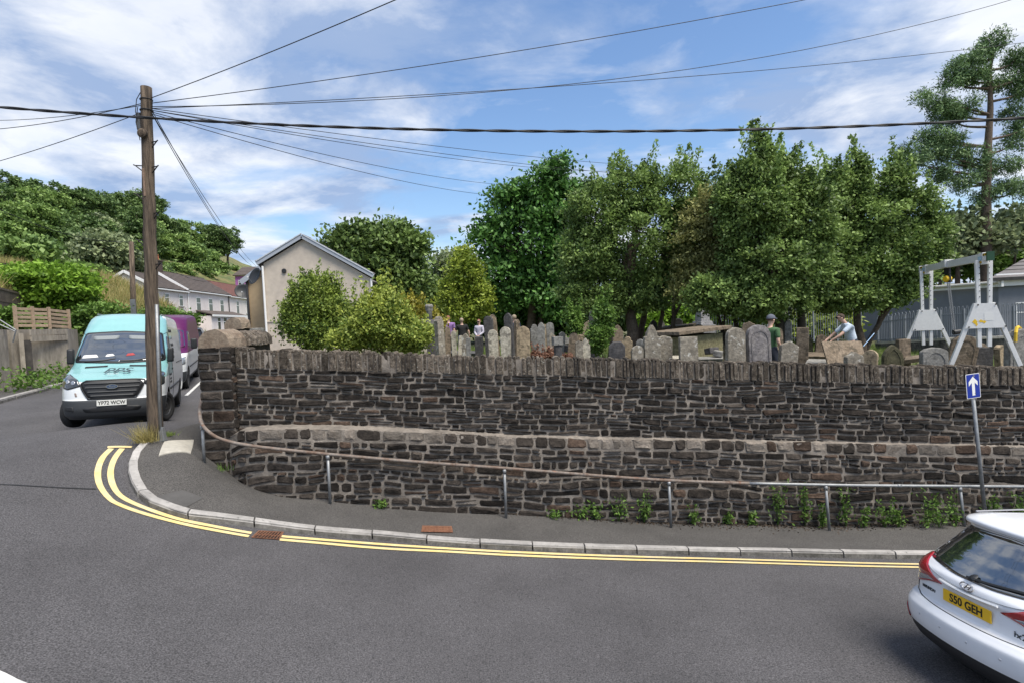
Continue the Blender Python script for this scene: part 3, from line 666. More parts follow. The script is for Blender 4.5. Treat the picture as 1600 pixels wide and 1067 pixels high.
for (x, y, Y, sag, dt) in [(-40, 205, 12, .08, .955), (-40, 188, 16, .1, .95), (-40, 263, 13, .05, .93)]:
    a = pb + pp(dt, (-.1, 0, 0)); wire(a, at(x, y, Y), sag, label='thin wire leaving the pole top away from the cemetery towards the wooded hill', group='wires towards the hill')
for (x, y, Y, sag, dt) in [(384, 408, 31, .3, .94), (400, 416, 30.5, .3, .93), (393, 415, 31, .45, .93)]:
    wire(pb + pp(dt, (.08, 0, 0)), at(x, y, Y), sag, label='thin drop wire running from the telegraph pole down to the cream gable house', group='drop wires to the house')
# twisted supply cable
a, m1, b = at(-60, 163, 8.4), at(700, 206, 8.4), at(1660, 181, 8.4)
mid = a.lerp(b, .5); sg = mid.z - at(800, 205.5, 8.4).z
tw = thing('twisted_supply_cable', 'thick black twisted cable strung level across the whole street', 'cable', a)
n = 260
for ph in (0, math.pi):
    pts = []
    for k in range(n + 1):
        t = k / n; p = a.lerp(b, t) - Vector((0, 0, sg * 4 * t * (1 - t))) - a; an_ = 2 * math.pi * t * 17 + ph
        pts.append(p + Vector((0, math.cos(an_), math.sin(an_))) * .009)
    MB().tube(pts, .0145, 6).build('strand', M_cable, tw, smooth=True)
# far pole up the side road
q = at(207, 500, 28); qt = at(205, 378, 28)
p2 = thing('distant_pole', 'smaller wooden pole with a grey box on the grassy bank behind the van', 'pole', q)
MB().tube([(0, 0, -2), qt - q], [.15, .11], 10).build('shaft', M_wood, p2, smooth=True)
MB().box(at(208, 480, 27.8) - q, (.22, .1, .8)).build('cable_guard', M_galv, p2)
wire(at(-40, 308, 20), qt, .5, .014, 'black wire sagging from beyond the frame to the smaller pole on the bank', None)
wire(qt, at(330, 440, 44), .6, .014, 'black wire running from the smaller pole to the white terraced houses', None)
# ================================================================ vehicles
def rpaint(name, col, rough=.32): return mat(name, col, rough, coat=.6, spec=.5, var=.03, scale=1.5, bump=0)
M_teal = rpaint('teal_paint', (.21, .43, .435)); M_vwhite = rpaint('van_white_paint', (.66, .68, .69)); M_carwhite = rpaint('car_white_paint', (.74, .755, .78), .25)
M_purple = mat('purple_paint', (.085, .007, .068), .4, coat=.15, spec=.3, var=.03, scale=1.5); M_blackp = mat('black_plastic', (.018, .019, .021), .55, scale=20, var=.1, bump=.1); M_darkp = mat('dark_grey_plastic', (.035, .038, .042), .6, var=.1, scale=9)
M_tyre = mat('tyre_rubber', (.017, .017, .018), .85, var=.2, scale=12, bump=.3); M_rim = mat('steel_rim', (.12, .12, .125), .45, .7); M_alloy = mat('alloy_rim', (.42, .43, .44), .35, .8)
M_glass = glass_mat('vehicle_glass', (.012, .016, .018), .03); M_screen = glass_mat('windscreen_glass', (.02, .026, .03), .03, .5)
M_chrome = mat('chrome', (.6, .6, .62), .15, 1); M_lamp = mat('clear_lamp', (.28, .30, .33), .12, .4, coat=1.); M_red = mat('red_lamp', (.33, .012, .016), .12, coat=1.); M_redd = mat('red_reflector', (.22, .01, .015), .25, coat=.5)
M_plw = mat('white_plate', (.72, .72, .68), .4); M_ply = mat('yellow_plate', (.78, .47, .02), .4); M_ink = mat('black_ink', (.008, .008, .008), .5); M_fordblue = mat('emblem_blue', (.05, .08, .16), .25, .3, coat=1.)
M_int = mat('cab_interior', (.05, .052, .055), .8, var=.2, scale=5); M_paper = mat('paper', (.7, .7, .68), .8)
for _m in (M_glass, M_screen): _m.node_tree.nodes['Principled BSDF'].inputs['IOR'].default_value = 2.5
def spl(keys, sub=5):
    K = np.array(keys, float); out = []
    for i in range(len(K) - 1):
        p0, p1, p2, p3 = K[max(i - 1, 0)], K[i], K[i + 1], K[min(i + 2, len(K) - 1)]
        m1 = (p2 - p0) * .5 * .7; m2 = (p3 - p1) * .5 * .7
        for k in range(sub):
            t = k / sub; h = (2 * t ** 3 - 3 * t * t + 1, t ** 3 - 2 * t * t + t, -2 * t ** 3 + 3 * t * t, t ** 3 - t * t)
            q = h[0] * p1 + h[1] * m1 + h[2] * p2 + h[3] * m2; q[0] = p1[0] + (p2[0] - p1[0]) * t; out.append(q)
    out.append(K[-1]); return out
def ring_body(keys, sub=4, nf=14, ns=40, na=6):
    """keys: z, y_end0, y_end1, half width, radius0, radius1, bulge0, bulge1 -> closed shell of stacked plan outlines"""
    m = MB(); rings = spl(keys, sub); N_ = None
    for z, y0, y1, hw, r0, r1, b0, b1 in rings:
        r0 = min(r0, hw * .95); r1 = min(r1, hw * .95); P = []
        for k in range(nf + 1):
            x = -(hw - r0) + 2 * (hw - r0) * k / nf; P.append((x, y0))
        for k in range(1, na): a = R(-90 + 90 * k / na); P.append((hw - r0 + r0 * math.cos(a), y0 + r0 + r0 * math.sin(a)))
        for k in range(ns + 1): P.append((hw, y0 + r0 + (y1 - r1 - y0 - r0) * k / ns))
        for k in range(1, na): a = R(90 * k / na); P.append((hw - r1 + r1 * math.cos(a), y1 - r1 + r1 * math.sin(a)))
        for k in range(nf + 1): P.append((hw - r1 - 2 * (hw - r1) * k / nf, y1))
        for k in range(1, na): a = R(90 + 90 * k / na); P.append((-(hw - r1) + r1 * math.cos(a), y1 - r1 + r1 * math.sin(a)))
        for k in range(ns + 1): P.append((-hw, y1 - r1 - (y1 - r1 - y0 - r0) * k / ns))
        for k in range(1, na): a = R(180 + 90 * k / na); P.append((-(hw - r0) + r0 * math.cos(a), y0 + r0 + r0 * math.sin(a)))
        Q = []
        for x, y in P:
            t = x / hw; mid = (y - y0) / (y1 - y0); y += b0 * (t * t) * max(0, 1 - mid * 3) - b1 * (t * t) * max(0, mid * 3 - 2); Q.append((x, y, z))
        b = len(m.v); m.v += Q; n = len(Q)
        if N_ is not None:
            for i in range(n): m.f.append((b - n + i, b - n + (i + 1) % n, b + (i + 1) % n, b + i)); m.m.append(0)
        N_ = n
    m.f.append(tuple(range(N_))[::-1]); m.f.append(tuple(len(m.v) - N_ + i for i in range(N_))); m.m += [0, 0]
    return m
def cut_arches(o, axles, r, zc_, hw, depth=.34):
    for y in axles:
        for s_ in (-1, 1):
            n = 36; b = MB(); vs = []
            for xx in (s_ * (hw - depth), s_ * (hw + .3)):
                for k in range(n): a = 2 * math.pi * k / n; vs.append((xx, y + r * math.cos(a), zc_ + r * math.sin(a)))
            b.add(vs, [tuple(range(n)), tuple(range(n, 2 * n))] + [(i, (i + 1) % n, n + (i + 1) % n, n + i) for i in range(n)], 1)
            c_ = b.build('cutter', None); c_.data.materials.append(None); c_.data.materials.append(o.data.materials[-1])
            for p in c_.data.polygons: p.material_index = len(o.data.materials) - 1
            while len(c_.data.materials) < len(o.data.materials): c_.data.materials.append(o.data.materials[-1])
            md = o.modifiers.new('b', 'BOOLEAN'); md.object = c_; md.operation = 'DIFFERENCE'; md.solver = 'EXACT'
            bpy.context.view_layer.update(); bake_mods(o); cm = c_.data; bpy.data.objects.remove(c_); bpy.data.meshes.remove(cm)
def bvh_of(o):
    me = o.data; return BVHTree.FromPolygons([v.co.copy() for v in me.vertices], [tuple(p.vertices) for p in me.polygons])
def dens(P, n=6, rnd=0.):
    out = []; 
    if rnd:                                   # round the corners
        Q = []
        for i, p in enumerate(P):
            a, b = Vector(P[i - 1]), Vector(P[(i + 1) % len(P)]); p = Vector(p)
            pa = p + (a - p).normalized() * min(rnd, (a - p).length * .45); pb_ = p + (b - p).normalized() * min(rnd, (b - p).length * .45)
            Q += [tuple(pa), tuple(pa * .25 + p * .5 + pb_ * .25), tuple(pb_)]
        P = Q
    for i in range(len(P)):
        a, b = Vector(P[i]), Vector(P[(i + 1) % len(P)])
        k_ = max(1, int((b - a).length / .06)) if n is None else n
        out += [tuple(a.lerp(b, k / k_)) for k in range(k_)]
    return out
def patch(name, bvh, poly, view, off, m, parent, rings=5, rnd=.03, n=None, thick=.012, smooth=True):
    """lay a closed outline on the body. view 'y+' looks along +y (outline x,z), 'x-' looks along -x from +x side (outline y,z), 'x+' from the -x side"""
    P = dens(poly, n, rnd); cx = sum(p[0] for p in P) / len(P); cy = sum(p[1] for p in P) / len(P); N_ = len(P)
    def cast(a, b):
        if view == 'y+': o_, d = Vector((a, -3, b)), Vector((0, 1, 0))
        elif view == 'y-': o_, d = Vector((a, 12, b)), Vector((0, -1, 0))
        elif view == 'x-': o_, d = Vector((4, a, b)), Vector((-1, 0, 0))
        else: o_, d = Vector((-4, a, b)), Vector((1, 0, 0))
        h = bvh.ray_cast(o_, d)
        if h[0] is None: return None, None, d
        nn = h[1] if h[1].dot(d) < 0 else -h[1]; return h[0], nn, d
    vs = []; last = Vector((cx, 0, cy))
    for r_ in range(rings + 1):
        t = 1 - r_ / (rings + .0) * .93
        for p in P:
            loc, nn, d = cast(cx + (p[0] - cx) * t, cy + (p[1] - cy) * t)
            if loc is None: loc = last; nn = Vector((0, 0, 0))
            last = loc; vs.append(loc + nn * off)
    edge = []
    for i in range(N_):
        loc, nn, d = cast(*P[i]); edge.append((vs[i] + d * thick))
    b = MB(); base = len(vs); vs += edge
    fs = [(r_ * N_ + i, r_ * N_ + (i + 1) % N_, (r_ + 1) * N_ + (i + 1) % N_, (r_ + 1) * N_ + i) for r_ in range(rings) for i in range(N_)]
    fs += [tuple(rings * N_ + i for i in range(N_))] + [(base + i, base + (i + 1) % N_, (i + 1) % N_, i) for i in range(N_)]
    return b.add(vs, fs).build(name, m, parent, smooth=smooth)
def surf_line(name, bvh, pts, view, off, r, m, parent):
    P = []
    for a, b in smooth_poly([Vector((x, y, 0)) for x, y in pts], 6) and [(v.x, v.y) for v in smooth_poly([Vector((x, y, 0)) for x, y in pts], 6)]:
        o_, d = {'y+': (Vector((a, -3, b)), Vector((0, 1, 0))), 'x-': (Vector((4, a, b)), Vector((-1, 0, 0))), 'x+': (Vector((-4, a, b)), Vector((1, 0, 0)))}[view]
        h = bvh.ray_cast(o_, d)
        if h[0] is not None: P.append(h[0] - d * off)
    return MB().tube(P, r, 5).build(name, m, parent) if len(P) > 1 else None
def text_mesh(txt, size, ext=.002, shear=0., bold=0., align='CENTER', sx=1.):
    c_ = bpy.data.curves.new('t', 'FONT'); c_.body = txt; c_.size = size; c_.extrude = ext; c_.align_x = align; c_.align_y = 'CENTER'; c_.shear = shear; c_.offset = bold; c_.resolution_u = 4
    o = bpy.data.objects.new('t', c_); C.objects.link(o); bpy.context.view_layer.update()
    me = bpy.data.meshes.new_from_object(o.evaluated_get(bpy.context.evaluated_depsgraph_get())); bpy.data.objects.remove(o); bpy.data.curves.remove(c_)
    if sx != 1.:
        for v in me.vertices: v.co.x *= sx
    return me
def text_on(name, txt, size, loc, normal, upv, m, parent, **k):
    me = text_mesh(txt, size, **k); o = link(name, me, m, parent)
    z = Vector(normal).normalized(); x = Vector(upv).cross(z).normalized(); y = z.cross(x)
    o.matrix_local = Matrix(((x.x, y.x, z.x, loc[0]), (x.y, y.y, z.y, loc[1]), (x.z, y.z, z.z, loc[2]), (0, 0, 0, 1))); return o
def wheel(parent, loc, r, w, side, steer=0., rim=M_rim, spokes=0, name='wheel'):
    e = bpy.data.objects.new(name, None); C.objects.link(e); e.parent = parent; e.location = loc; e.rotation_euler = (0, 0, steer)
    rm = Matrix.Rotation(R(90 * side), 3, 'Y')
    prof_ = [(r * .62, -w * .42), (r * .9, -w * .5), (r * .985, -w * .36), (r, -w * .1), (r, w * .1), (r * .985, w * .36), (r * .9, w * .5), (r * .66, w * .46), (r * .62, w * .3)]
    t = MB().lathe(prof_, 28, mat=rm).build('tyre', M_tyre, e, smooth=True)
    d = MB().lathe([(0, w * .1), (r * .2, w * .36), (r * .26, w * .3), (r * .3, w * .16), (r * .5, w * .12), (r * .56, w * .3), (r * .635, w * .43), (r * .65, w * .38), (r * .63, -w * .3)], 28, mat=rm).build('rim', rim, e, smooth=True)
    for k in range(spokes):
        a = 2 * math.pi * k / spokes; q = rm @ Vector((r * .4 * math.cos(a), r * .4 * math.sin(a), w * .26)); q0 = rm @ Vector((r * .15 * math.cos(a), r * .15 * math.sin(a), w * .3)); q1 = rm @ Vector((r * .6 * math.cos(a), r * .6 * math.sin(a), w * .34))
        MB().bar(q0, q1, .05, .05).build('spoke', rim, e)
    return e
def settle(o, x, y, heading, zf=G, dz=0., base=2.0):
    """stand a vehicle on the slope: heading = world direction of local -y (its nose)"""
    h = Vector((heading[0], heading[1], 0)).normalized(); l = Vector((-h.y, h.x, 0))
    def g(p): return zf(p.x, p.y)
    c_ = Vector((x, y, 0)); s1 = (g(c_ + h * base) - g(c_ - h * base)) / (2 * base); s2 = (g(c_ + l * .9) - g(c_ - l * .9)) / 1.8
    hv = Vector((h.x, h.y, s1)).normalized(); lv = Vector((l.x, l.y, s2)).normalized(); up = hv.cross(lv).normalized(); lv = up.cross(hv)
    Y = -hv; X = Y.cross(up)
    o.matrix_world = Matrix(((X.x, Y.x, up.x, x), (X.y, Y.y, up.y, y), (X.z, Y.z, up.z, g(c_) + dz), (0, 0, 0, 1))); return o
VAN = [(.24, .16, 5.45, .90, .3, .1, .1, 0), (.32, .05, 5.5, .97, .34, .12, .16, 0), (.46, .0, 5.53, 1.0, .36, .12, .18, 0), (.64, .02, 5.53, 1.015, .36, .12, .18, 0), (.66, .045, 5.5, 1.015, .34, .12, .18, 0), (.8, .07, 5.5, 1.02, .34, .12, .18, 0), (.98, .11, 5.5, 1.02, .34, .12, .19, 0),
       (1.07, .17, 5.5, 1.015, .34, .12, .19, 0), (1.14, .34, 5.5, 1.01, .36, .12, .18, 0), (1.24, .66, 5.5, 1.0, .36, .12, .16, 0), (1.33, .93, 5.5, .995, .34, .12, .14, 0), (1.38, 1.03, 5.5, .99, .3, .12, .13, 0), (1.6, 1.25, 5.5, .965, .27, .12, .13, 0), (1.85, 1.5, 5.49, .93, .26, .12, .13, 0), (2.05, 1.7, 5.48, .905, .28, .14, .13, 0),
       (2.2, 1.86, 5.47, .885, .32, .16, .14, 0), (2.36, 2.06, 5.45, .855, .36, .2, .16, 0), (2.45, 2.24, 5.4, .80, .4, .24, .18, 0), (2.5, 2.45, 5.3, .68, .42, .28, .2, 0), (2.525, 2.75, 5.1, .42, .38, .3, .15, 0), (2.53, 3.1, 4.8, .15, .14, .14, .05, 0)]
def make_van(root, upper, lower, split, livery):
    body = ring_body(VAN, 4).build('body', [upper, lower, M_darkp, M_blackp], root, smooth=True)
    cut_arches(body, (.98, 4.32), .43, .36, 1.02)
    for p in body.data.polygons:
        if p.material_index == 3: continue
        c_ = p.center; p.material_index = 2 if (c_.z < .645 and (c_.y < .5 or c_.z < .38)) or c_.z < .3 else (1 if split(c_) else 0)
    bv = bvh_of(body)
    for s_ in (-1, 1):
        wheel(root, (s_ * .90, .98, .34), .345, .22, s_, livery.get('steer', 0)); wheel(root, (s_ * .90, 4.32, .34), .345, .22, s_)
    return body, bv
def split_teal(c_):
    front_low = c_.y < .75 and c_.z < 1.02 - .0
    side = c_.y > .42 and abs(c_.x) > .8 and c_.z < 1.04 and c_.y < 2.2
    rear = c_.y > 2.15 + (c_.z - 1.0) * .25
    return front_low or side or (rear and abs(c_.x) > .75)
van = thing('delivery_van', 'teal and white high roof van parked nose out beside the telegraph pole', 'van')
body, bv = make_van(van, M_teal, M_vwhite, split_teal, dict(steer=R(-24)))
ws = patch('windscreen', bv, [(-.9, 1.42), (0, 1.385), (.9, 1.42), (.79, 2.0), (0, 2.045), (-.79, 2.0)], 'y+', .014, M_glass, van, 14, .06)
patch('screen_surround', bv, [(-.945, 1.385), (0, 1.35), (.945, 1.385), (.825, 2.035), (0, 2.08), (-.825, 2.035)], 'y+', .008, M_blackp, van, 14, .06)
for a, b, l in ((-.72, -.1, .3), (.0, .62, .3)):
    surf_line('wiper', bv, [(a, 1.42), ((a + b) / 2, 1.425), (b, 1.47)], 'y+', .03, .012, M_blackp, van)
MB().box((0, 1.42, 1.4), (1.3, .06, .03)).build('wiper_cowl', M_blackp, van)
# papers lying on the dashboard, against the glass
for k, (x, z, w, h) in enumerate([(-.62, 1.50, .34, .07), (-.22, 1.52, .2, .055), (.2, 1.53, .2, .06), (.55, 1.52, .1, .03)]):
    patch('dashboard_paper', bv, [(x - w / 2, z - h / 2), (x + w / 2, z - h / 2 + .02), (x + w / 2 - .05, z + h / 2 + .01), (x - w / 2 + .03, z + h / 2)], 'y+', .0165, M_paper if k != 2 else mat('red_cloth', (.35, .05, .05), .8), van, 2, .01, thick=.001)
patch('sun_visor', bv, [(-.62, 1.86), (-.1, 1.88), (-.08, 1.97), (-.64, 1.95)], 'y+', .0165, mat('visor_grey', (.2, .22, .23), .7), van, 3, .03, thick=.001)
patch('sun_visor', bv, [(.12, 1.88), (.6, 1.86), (.64, 1.95), (.1, 1.97)], 'y+', .0165, MATS['visor_grey'], van, 3, .03, thick=.001)
gl = patch('grille', bv, [(-.5, 1.045), (.5, 1.045), (.6, .95), (.47, .70), (.36, .665), (-.36, .665), (-.47, .70), (-.6, .95)], 'y+', .012, M_blackp, van, 5, .04)
for z, hw_ in ((.985, .53), (.90, .51), (.81, .46), (.73, .40)):
    surf_line('grille_bar', bv, [(-hw_, z), (-hw_ / 2, z + .002), (0, z + .003), (hw_ / 2, z + .002), (hw_, z)], 'y+', .022, .017, M_darkp, gl)
surf_line('grille_rim', bv, [(-.5, 1.045), (.5, 1.045), (.6, .95), (.47, .70), (.36, .665), (-.36, .665), (-.47, .70), (-.6, .95), (-.5, 1.045)], 'y+', .014, .014, M_blackp, gl)
em = MB().prism([(.115 * math.cos(a), .047 * math.sin(a)) for a in np.linspace(0, 6.283, 29)[:-1]], (0, .045, .915), (1, 0, 0), (0, 0, 1), (0, -1, 0), .02).build('emblem', M_chrome, van)
MB().prism([(.104 * math.cos(a), .038 * math.sin(a)) for a in np.linspace(0, 6.283, 29)[:-1]], (0, .024, .915), (1, 0, 0), (0, 0, 1), (0, -1, 0), .003).build('emblem_field', M_fordblue, em)
text_on('emblem_lettering', 'Ford', .062, (0, .0195, .915), (0, -1, 0), (0, 0, 1), M_chrome, em, shear=.35, ext=.001)
for s_ in (-1, 1):
    hlp = [(s_ * .60, .93), (s_ * .86, .86), (s_ * .985, .90), (s_ * .985, 1.13), (s_ * .90, 1.17), (s_ * .66, 1.06)]
    h_ = patch('headlight', bv, hlp if s_ > 0 else hlp[::-1], 'y+', .008, mat('headlamp_dark', (.05, .055, .06), .1, .3, coat=1.), van, 4, .03)
    for (xx, zz, r_) in ((.75, 1.0, .045), (.87, 1.02, .045)):
        patch('lamp_lens', bv, [(s_ * xx + r_ * math.cos(a), zz + r_ * math.sin(a)) for a in np.linspace(0, 6.283, 15)[:-1]], 'y+', .011, M_lamp, h_, 2, 0, thick=.003)
    patch('fog_recess', bv, [(s_ * .72, .42), (s_ * .92, .44), (s_ * .93, .53), (s_ * .74, .52)], 'y+', .004, M_blackp, van, 3, .02)
    patch('tow_slot', bv, [(s_ * .66, .72), (s_ * .70, .72), (s_ * .72, .80), (s_ * .68, .80)], 'y+', .003, mat('grey_trim', (.25, .2, .18), .6), van, 2, .01)
    vnt = [(s_ * .22, 1.288), (s_ * .66, 1.272), (s_ * .66, 1.298), (s_ * .22, 1.315)]
    patch('bonnet_vent', bv, vnt, 'y+', .008, M_blackp, van, 2, .006)
    mr = MB().box((0, 0, .02), (.14, .16, .34)).build('mirror', M_blackp, van, bevel=.045, smooth=True); mr.location = (s_ * 1.04, 1.36, 1.5)
    MB().bar((-s_ * .22, .0, -.18), (-s_ * .02, 0, -.1), .09, .06).build('mirror_arm', M_blackp, mr)
    v_ = 'x-' if s_ > 0 else 'x+'
    patch('door_window', bv, [(1.42, 1.42), (2.1, 1.36), (2.12, 1.92), (1.86, 1.95)], v_, .006, M_glass, van, 4, .05)
    surf_line('door_seam', bv, [(1.28, 1.36), (1.2, .9), (1.36, .5), (2.16, .46), (2.2, 1.2), (2.16, 1.98), (1.84, 2.0)], v_, .001, .006, M_ink, van)
    surf_line('rub_strip', bv, [(1.4, .72), (2.4, .72), (3.8, .72)], v_, .006, .028, M_blackp, van)
    surf_line('slide_rail', bv, [(3.4, 1.26), (4.4, 1.26), (5.35, 1.26)], v_, .002, .012, M_blackp, van)
    patch('door_handle', bv, [(1.98, 1.14), (2.14, 1.14), (2.14, 1.18), (1.98, 1.18)], v_, .02, M_blackp, van, 1, .01)
patch('lower_intake', bv, [(-.5, .40), (.5, .40), (.56, .47), (.5, .5), (-.5, .5), (-.56, .47)], 'y+', .004, M_blackp, van, 3, .02)
pl_ = MB().box((0, -.012, .585), (.56, .02, .118)).build('number_plate', M_plw, van, bevel=.004)
text_on('plate_lettering', 'YP72 WCW', .104, (0, -.0235, .583), (0, -1, 0), (0, 0, 1), M_ink, pl_, bold=.0022, ext=.001, sx=.95)
lg = text_on('bonnet_lettering', 'PPS', .36, (.03, .46, 1.226), (0, -.32, .95), (0, .95, .32), mat('logo_grey', (.03, .05, .055), .5), van, shear=.3, ext=.001, bold=.002, sx=1.0)
text_on('bonnet_strapline', 'SERVICES', .055, (-.02, .24, 1.165), (0, -.40, .92), (0, .92, .40), M_vwhite, van, shear=.2, ext=.001)
for k, (y, z, w) in enumerate([(2.75, 2.05, .8), (2.75, 1.88, .62), (2.8, 1.7, .7), (2.8, 1.54, .55), (2.75, 1.4, .45)]):
    for s_, v_ in ((1, 'x-'), (-1, 'x+')):
        patch('side_lettering', bv, [(y - w / 2, z), (y + w / 2, z), (y + w / 2, z + .075), (y - w / 2, z + .075)], v_, .003, M_darkp if k != 1 else M_teal, van, 1, .004, thick=.001)
for k, (y, z, w) in enumerate([(1.6, 1.02, .5), (1.6, .92, .35), (1.62, .84, .42)]):
    patch('door_lettering', bv, [(y - w / 2, z), (y + w / 2, z), (y + w / 2, z + .05), (y - w / 2, z + .05)], 'x-', .003, M_darkp, van, 1, .004, thick=.001)
for s_ in (-1, 1): MB().tube([(s_ * .72, 2.6, 2.5), (s_ * .72, 5.2, 2.5)], .018, 6).build('roof_rail', M_galv, van)
vh = Vector((.47, -.88, 0)).normalized()
_v = at(173, 636, 11.0); VX, VY = _v.x, 11.0
cvn = Vector((VX, VY, 0)) - vh * 0
settle(van, cvn.x, cvn.y, vh, base=1.0)
_c = cvn - vh * 2.6; _g0 = G(cvn.x - vh.x * 1, cvn.y - vh.y * 1)
settle(van, cvn.x, cvn.y, vh, dz=0, base=.5)
def stand(o, front, heading, wb=(.98, 4.32), zf=G):
    h = Vector((heading[0], heading[1], 0)).normalized(); f = Vector((front[0], front[1], 0)); a, b = f - h * wb[0], f - h * wb[1]
    za, zb_ = zf(a.x, a.y), zf(b.x, b.y); s_ = (za - zb_) / (wb[1] - wb[0]); l = Vector((-h.y, h.x, 0)); s2 = (zf(*(a + l * .8).xy) - zf(*(a - l * .8).xy)) / 1.6 * .5 + (zf(*(b + l * .8).xy) - zf(*(b - l * .8).xy)) / 1.6 * .5
    hv = Vector((h.x, h.y, s_)).normalized(); lv = Vector((l.x, l.y, s2)).normalized(); up = hv.cross(lv).normalized(); lv = up.cross(hv); Y = -hv; X = Y.cross(up)
    o.matrix_world = Matrix(((X.x, Y.x, up.x, f.x), (X.y, Y.y, up.y, f.y), (X.z, Y.z, up.z, za + s_ * wb[0]), (0, 0, 0, 1)))
stand(van, (VX, VY), vh); van.scale.x = .90
# second van, purple over white
van2 = thing('purple_van', 'purple and white high roof van parked close behind the teal van', 'van')
body2, bv2 = make_van(van2, M_purple, M_vwhite, lambda c_: c_.z < 1.25, {})
patch('windscreen', bv2, [(-.9, 1.42), (0, 1.385), (.9, 1.42), (.79, 2.0), (0, 2.045), (-.79, 2.0)], 'y+', .006, M_glass, van2, 5, .06)
patch('grille', bv2, [(-.5, 1.045), (.5, 1.045), (.6, .95), (.36, .665), (-.36, .665), (-.6, .95)], 'y+', .012, M_blackp, van2, 4, .04)
for s_ in (-1, 1):
    patch('headlight', bv2, ([(s_ * .60, .93), (s_ * .86, .86), (s_ * .985, .90), (s_ * .985, 1.13), (s_ * .66, 1.06)])[::s_], 'y+', .008, M_lamp, van2, 3, .03)
    v_ = 'x-' if s_ > 0 else 'x+'; patch('door_window', bv2, [(1.42, 1.42), (2.1, 1.36), (2.12, 1.92), (1.86, 1.95)], v_, .006, M_glass, van2, 4, .05)
    surf_line('rub_strip', bv2, [(1.4, .72), (2.4, .72), (3.8, .72)], v_, .006, .028, M_blackp, van2); surf_line('slide_rail', bv2, [(3.4, 1.26), (4.4, 1.26), (5.35, 1.26)], v_, .002, .012, M_blackp, van2)
    mr = MB().box((0, 0, .02), (.2, .16, .36)).build('mirror', M_blackp, van2, bevel=.045, smooth=True); mr.location = (s_ * 1.2, 1.25, 1.52)
h2 = Vector((.42, -.9, 0)); stand(van2, (-12.0, 17.6), h2); van2.scale.x = .92
# white hatchback: local y = 0 at the tail, nose towards +y
CAR = [(0.19, 0.2, 3.9, 0.74, 0.2, 0.3, 0.1, 0.1), (0.27, 0.09, 4.0, 0.82, 0.25, 0.4, 0.15, 0.2), (0.36, 0.03, 4.06, 0.86, 0.28, 0.4, 0.17, 0.2), (0.48, 0.0, 4.1, 0.878, 0.28, 0.4, 0.17, 0.2), (0.6, 0.0, 4.1, 0.882, 0.28, 0.4, 0.17, 0.2), (0.665, 0.055, 4.1, 0.882, 0.28, 0.4, 0.16, 0.2), (0.69, 0.125, 4.09, 0.88, 0.28, 0.4, 0.15, 0.2), (0.8, 0.155, 4.05, 0.88, 0.27, 0.4, 0.14, 0.2), (0.88, 0.17, 3.98, 0.878, 0.27, 0.4, 0.13, 0.2), (0.93, 0.155, 3.88, 0.872, 0.27, 0.4, 0.13, 0.2), (0.985, 0.17, 3.65, 0.862, 0.28, 0.4, 0.13, 0.2), (1.04, 0.22, 3.42, 0.845, 0.28, 0.4, 0.13, 0.18), (1.09, 0.285, 3.2, 0.82, 0.28, 0.36, 0.13, 0.16), (1.2, 0.402, 2.98, 0.775, 0.26, 0.32, 0.13, 0.15), (1.33, 0.533, 2.76, 0.725, 0.25, 0.3, 0.13, 0.15), (1.43, 0.615, 2.58, 0.685, 0.24, 0.3, 0.13, 0.15), (1.475, 0.6, 2.48, 0.668, 0.22, 0.3, 0.12, 0.15), (1.49, 0.565, 2.44, 0.66, 0.2, 0.3, 0.11, 0.15), (1.525, 0.555, 2.36, 0.645, 0.22, 0.3, 0.11, 0.15), (1.56, 0.6, 2.26, 0.6, 0.25, 0.3, 0.12, 0.14), (1.585, 0.8, 2.1, 0.5, 0.26, 0.3, 0.12, 0.12), (1.6, 1.09, 1.95, 0.36, 0.24, 0.26, 0.1, 0.1), (1.605, 1.44, 1.7, 0.15, 0.12, 0.12, 0.0, 0)]
car = thing('white_hatchback', 'white hatchback car with yellow rear number plate driving along the road', 'car')
cb = ring_body(CAR, 5, 20, 48).build('body', [M_carwhite, M_blackp, M_darkp], car, smooth=True)
cut_arches(cb, (.80, 3.42), .335, .30, .88, .26)
for p in cb.data.polygons:
    if p.material_index: p.material_index = 1
    elif p.center.z < .40 and p.center.y < .5 and abs(p.center.x) < .70: p.material_index = 1
    elif p.center.z < .24: p.material_index = 1
bc = bvh_of(cb)
rw = patch('rear_window', bc, [(-.70, 1.075), (-.2, 1.03), (.2, 1.03), (.70, 1.075), (.655, 1.24), (.575, 1.44), (0, 1.465), (-.575, 1.44), (-.655, 1.24)], 'y+', .004, M_glass, car, 7, .05)
surf_line('wiper', bc, [(-.06, 1.06), (.15, 1.075), (.4, 1.10), (.58, 1.12)], 'y+', .03, .014, M_blackp, car)
patch('wiper_boss', bc, [(.0 + .035 * math.cos(a), 1.052 + .028 * math.sin(a)) for a in np.linspace(0, 6.28, 13)[:-1]], 'y+', .03, M_blackp, car, 1, 0)
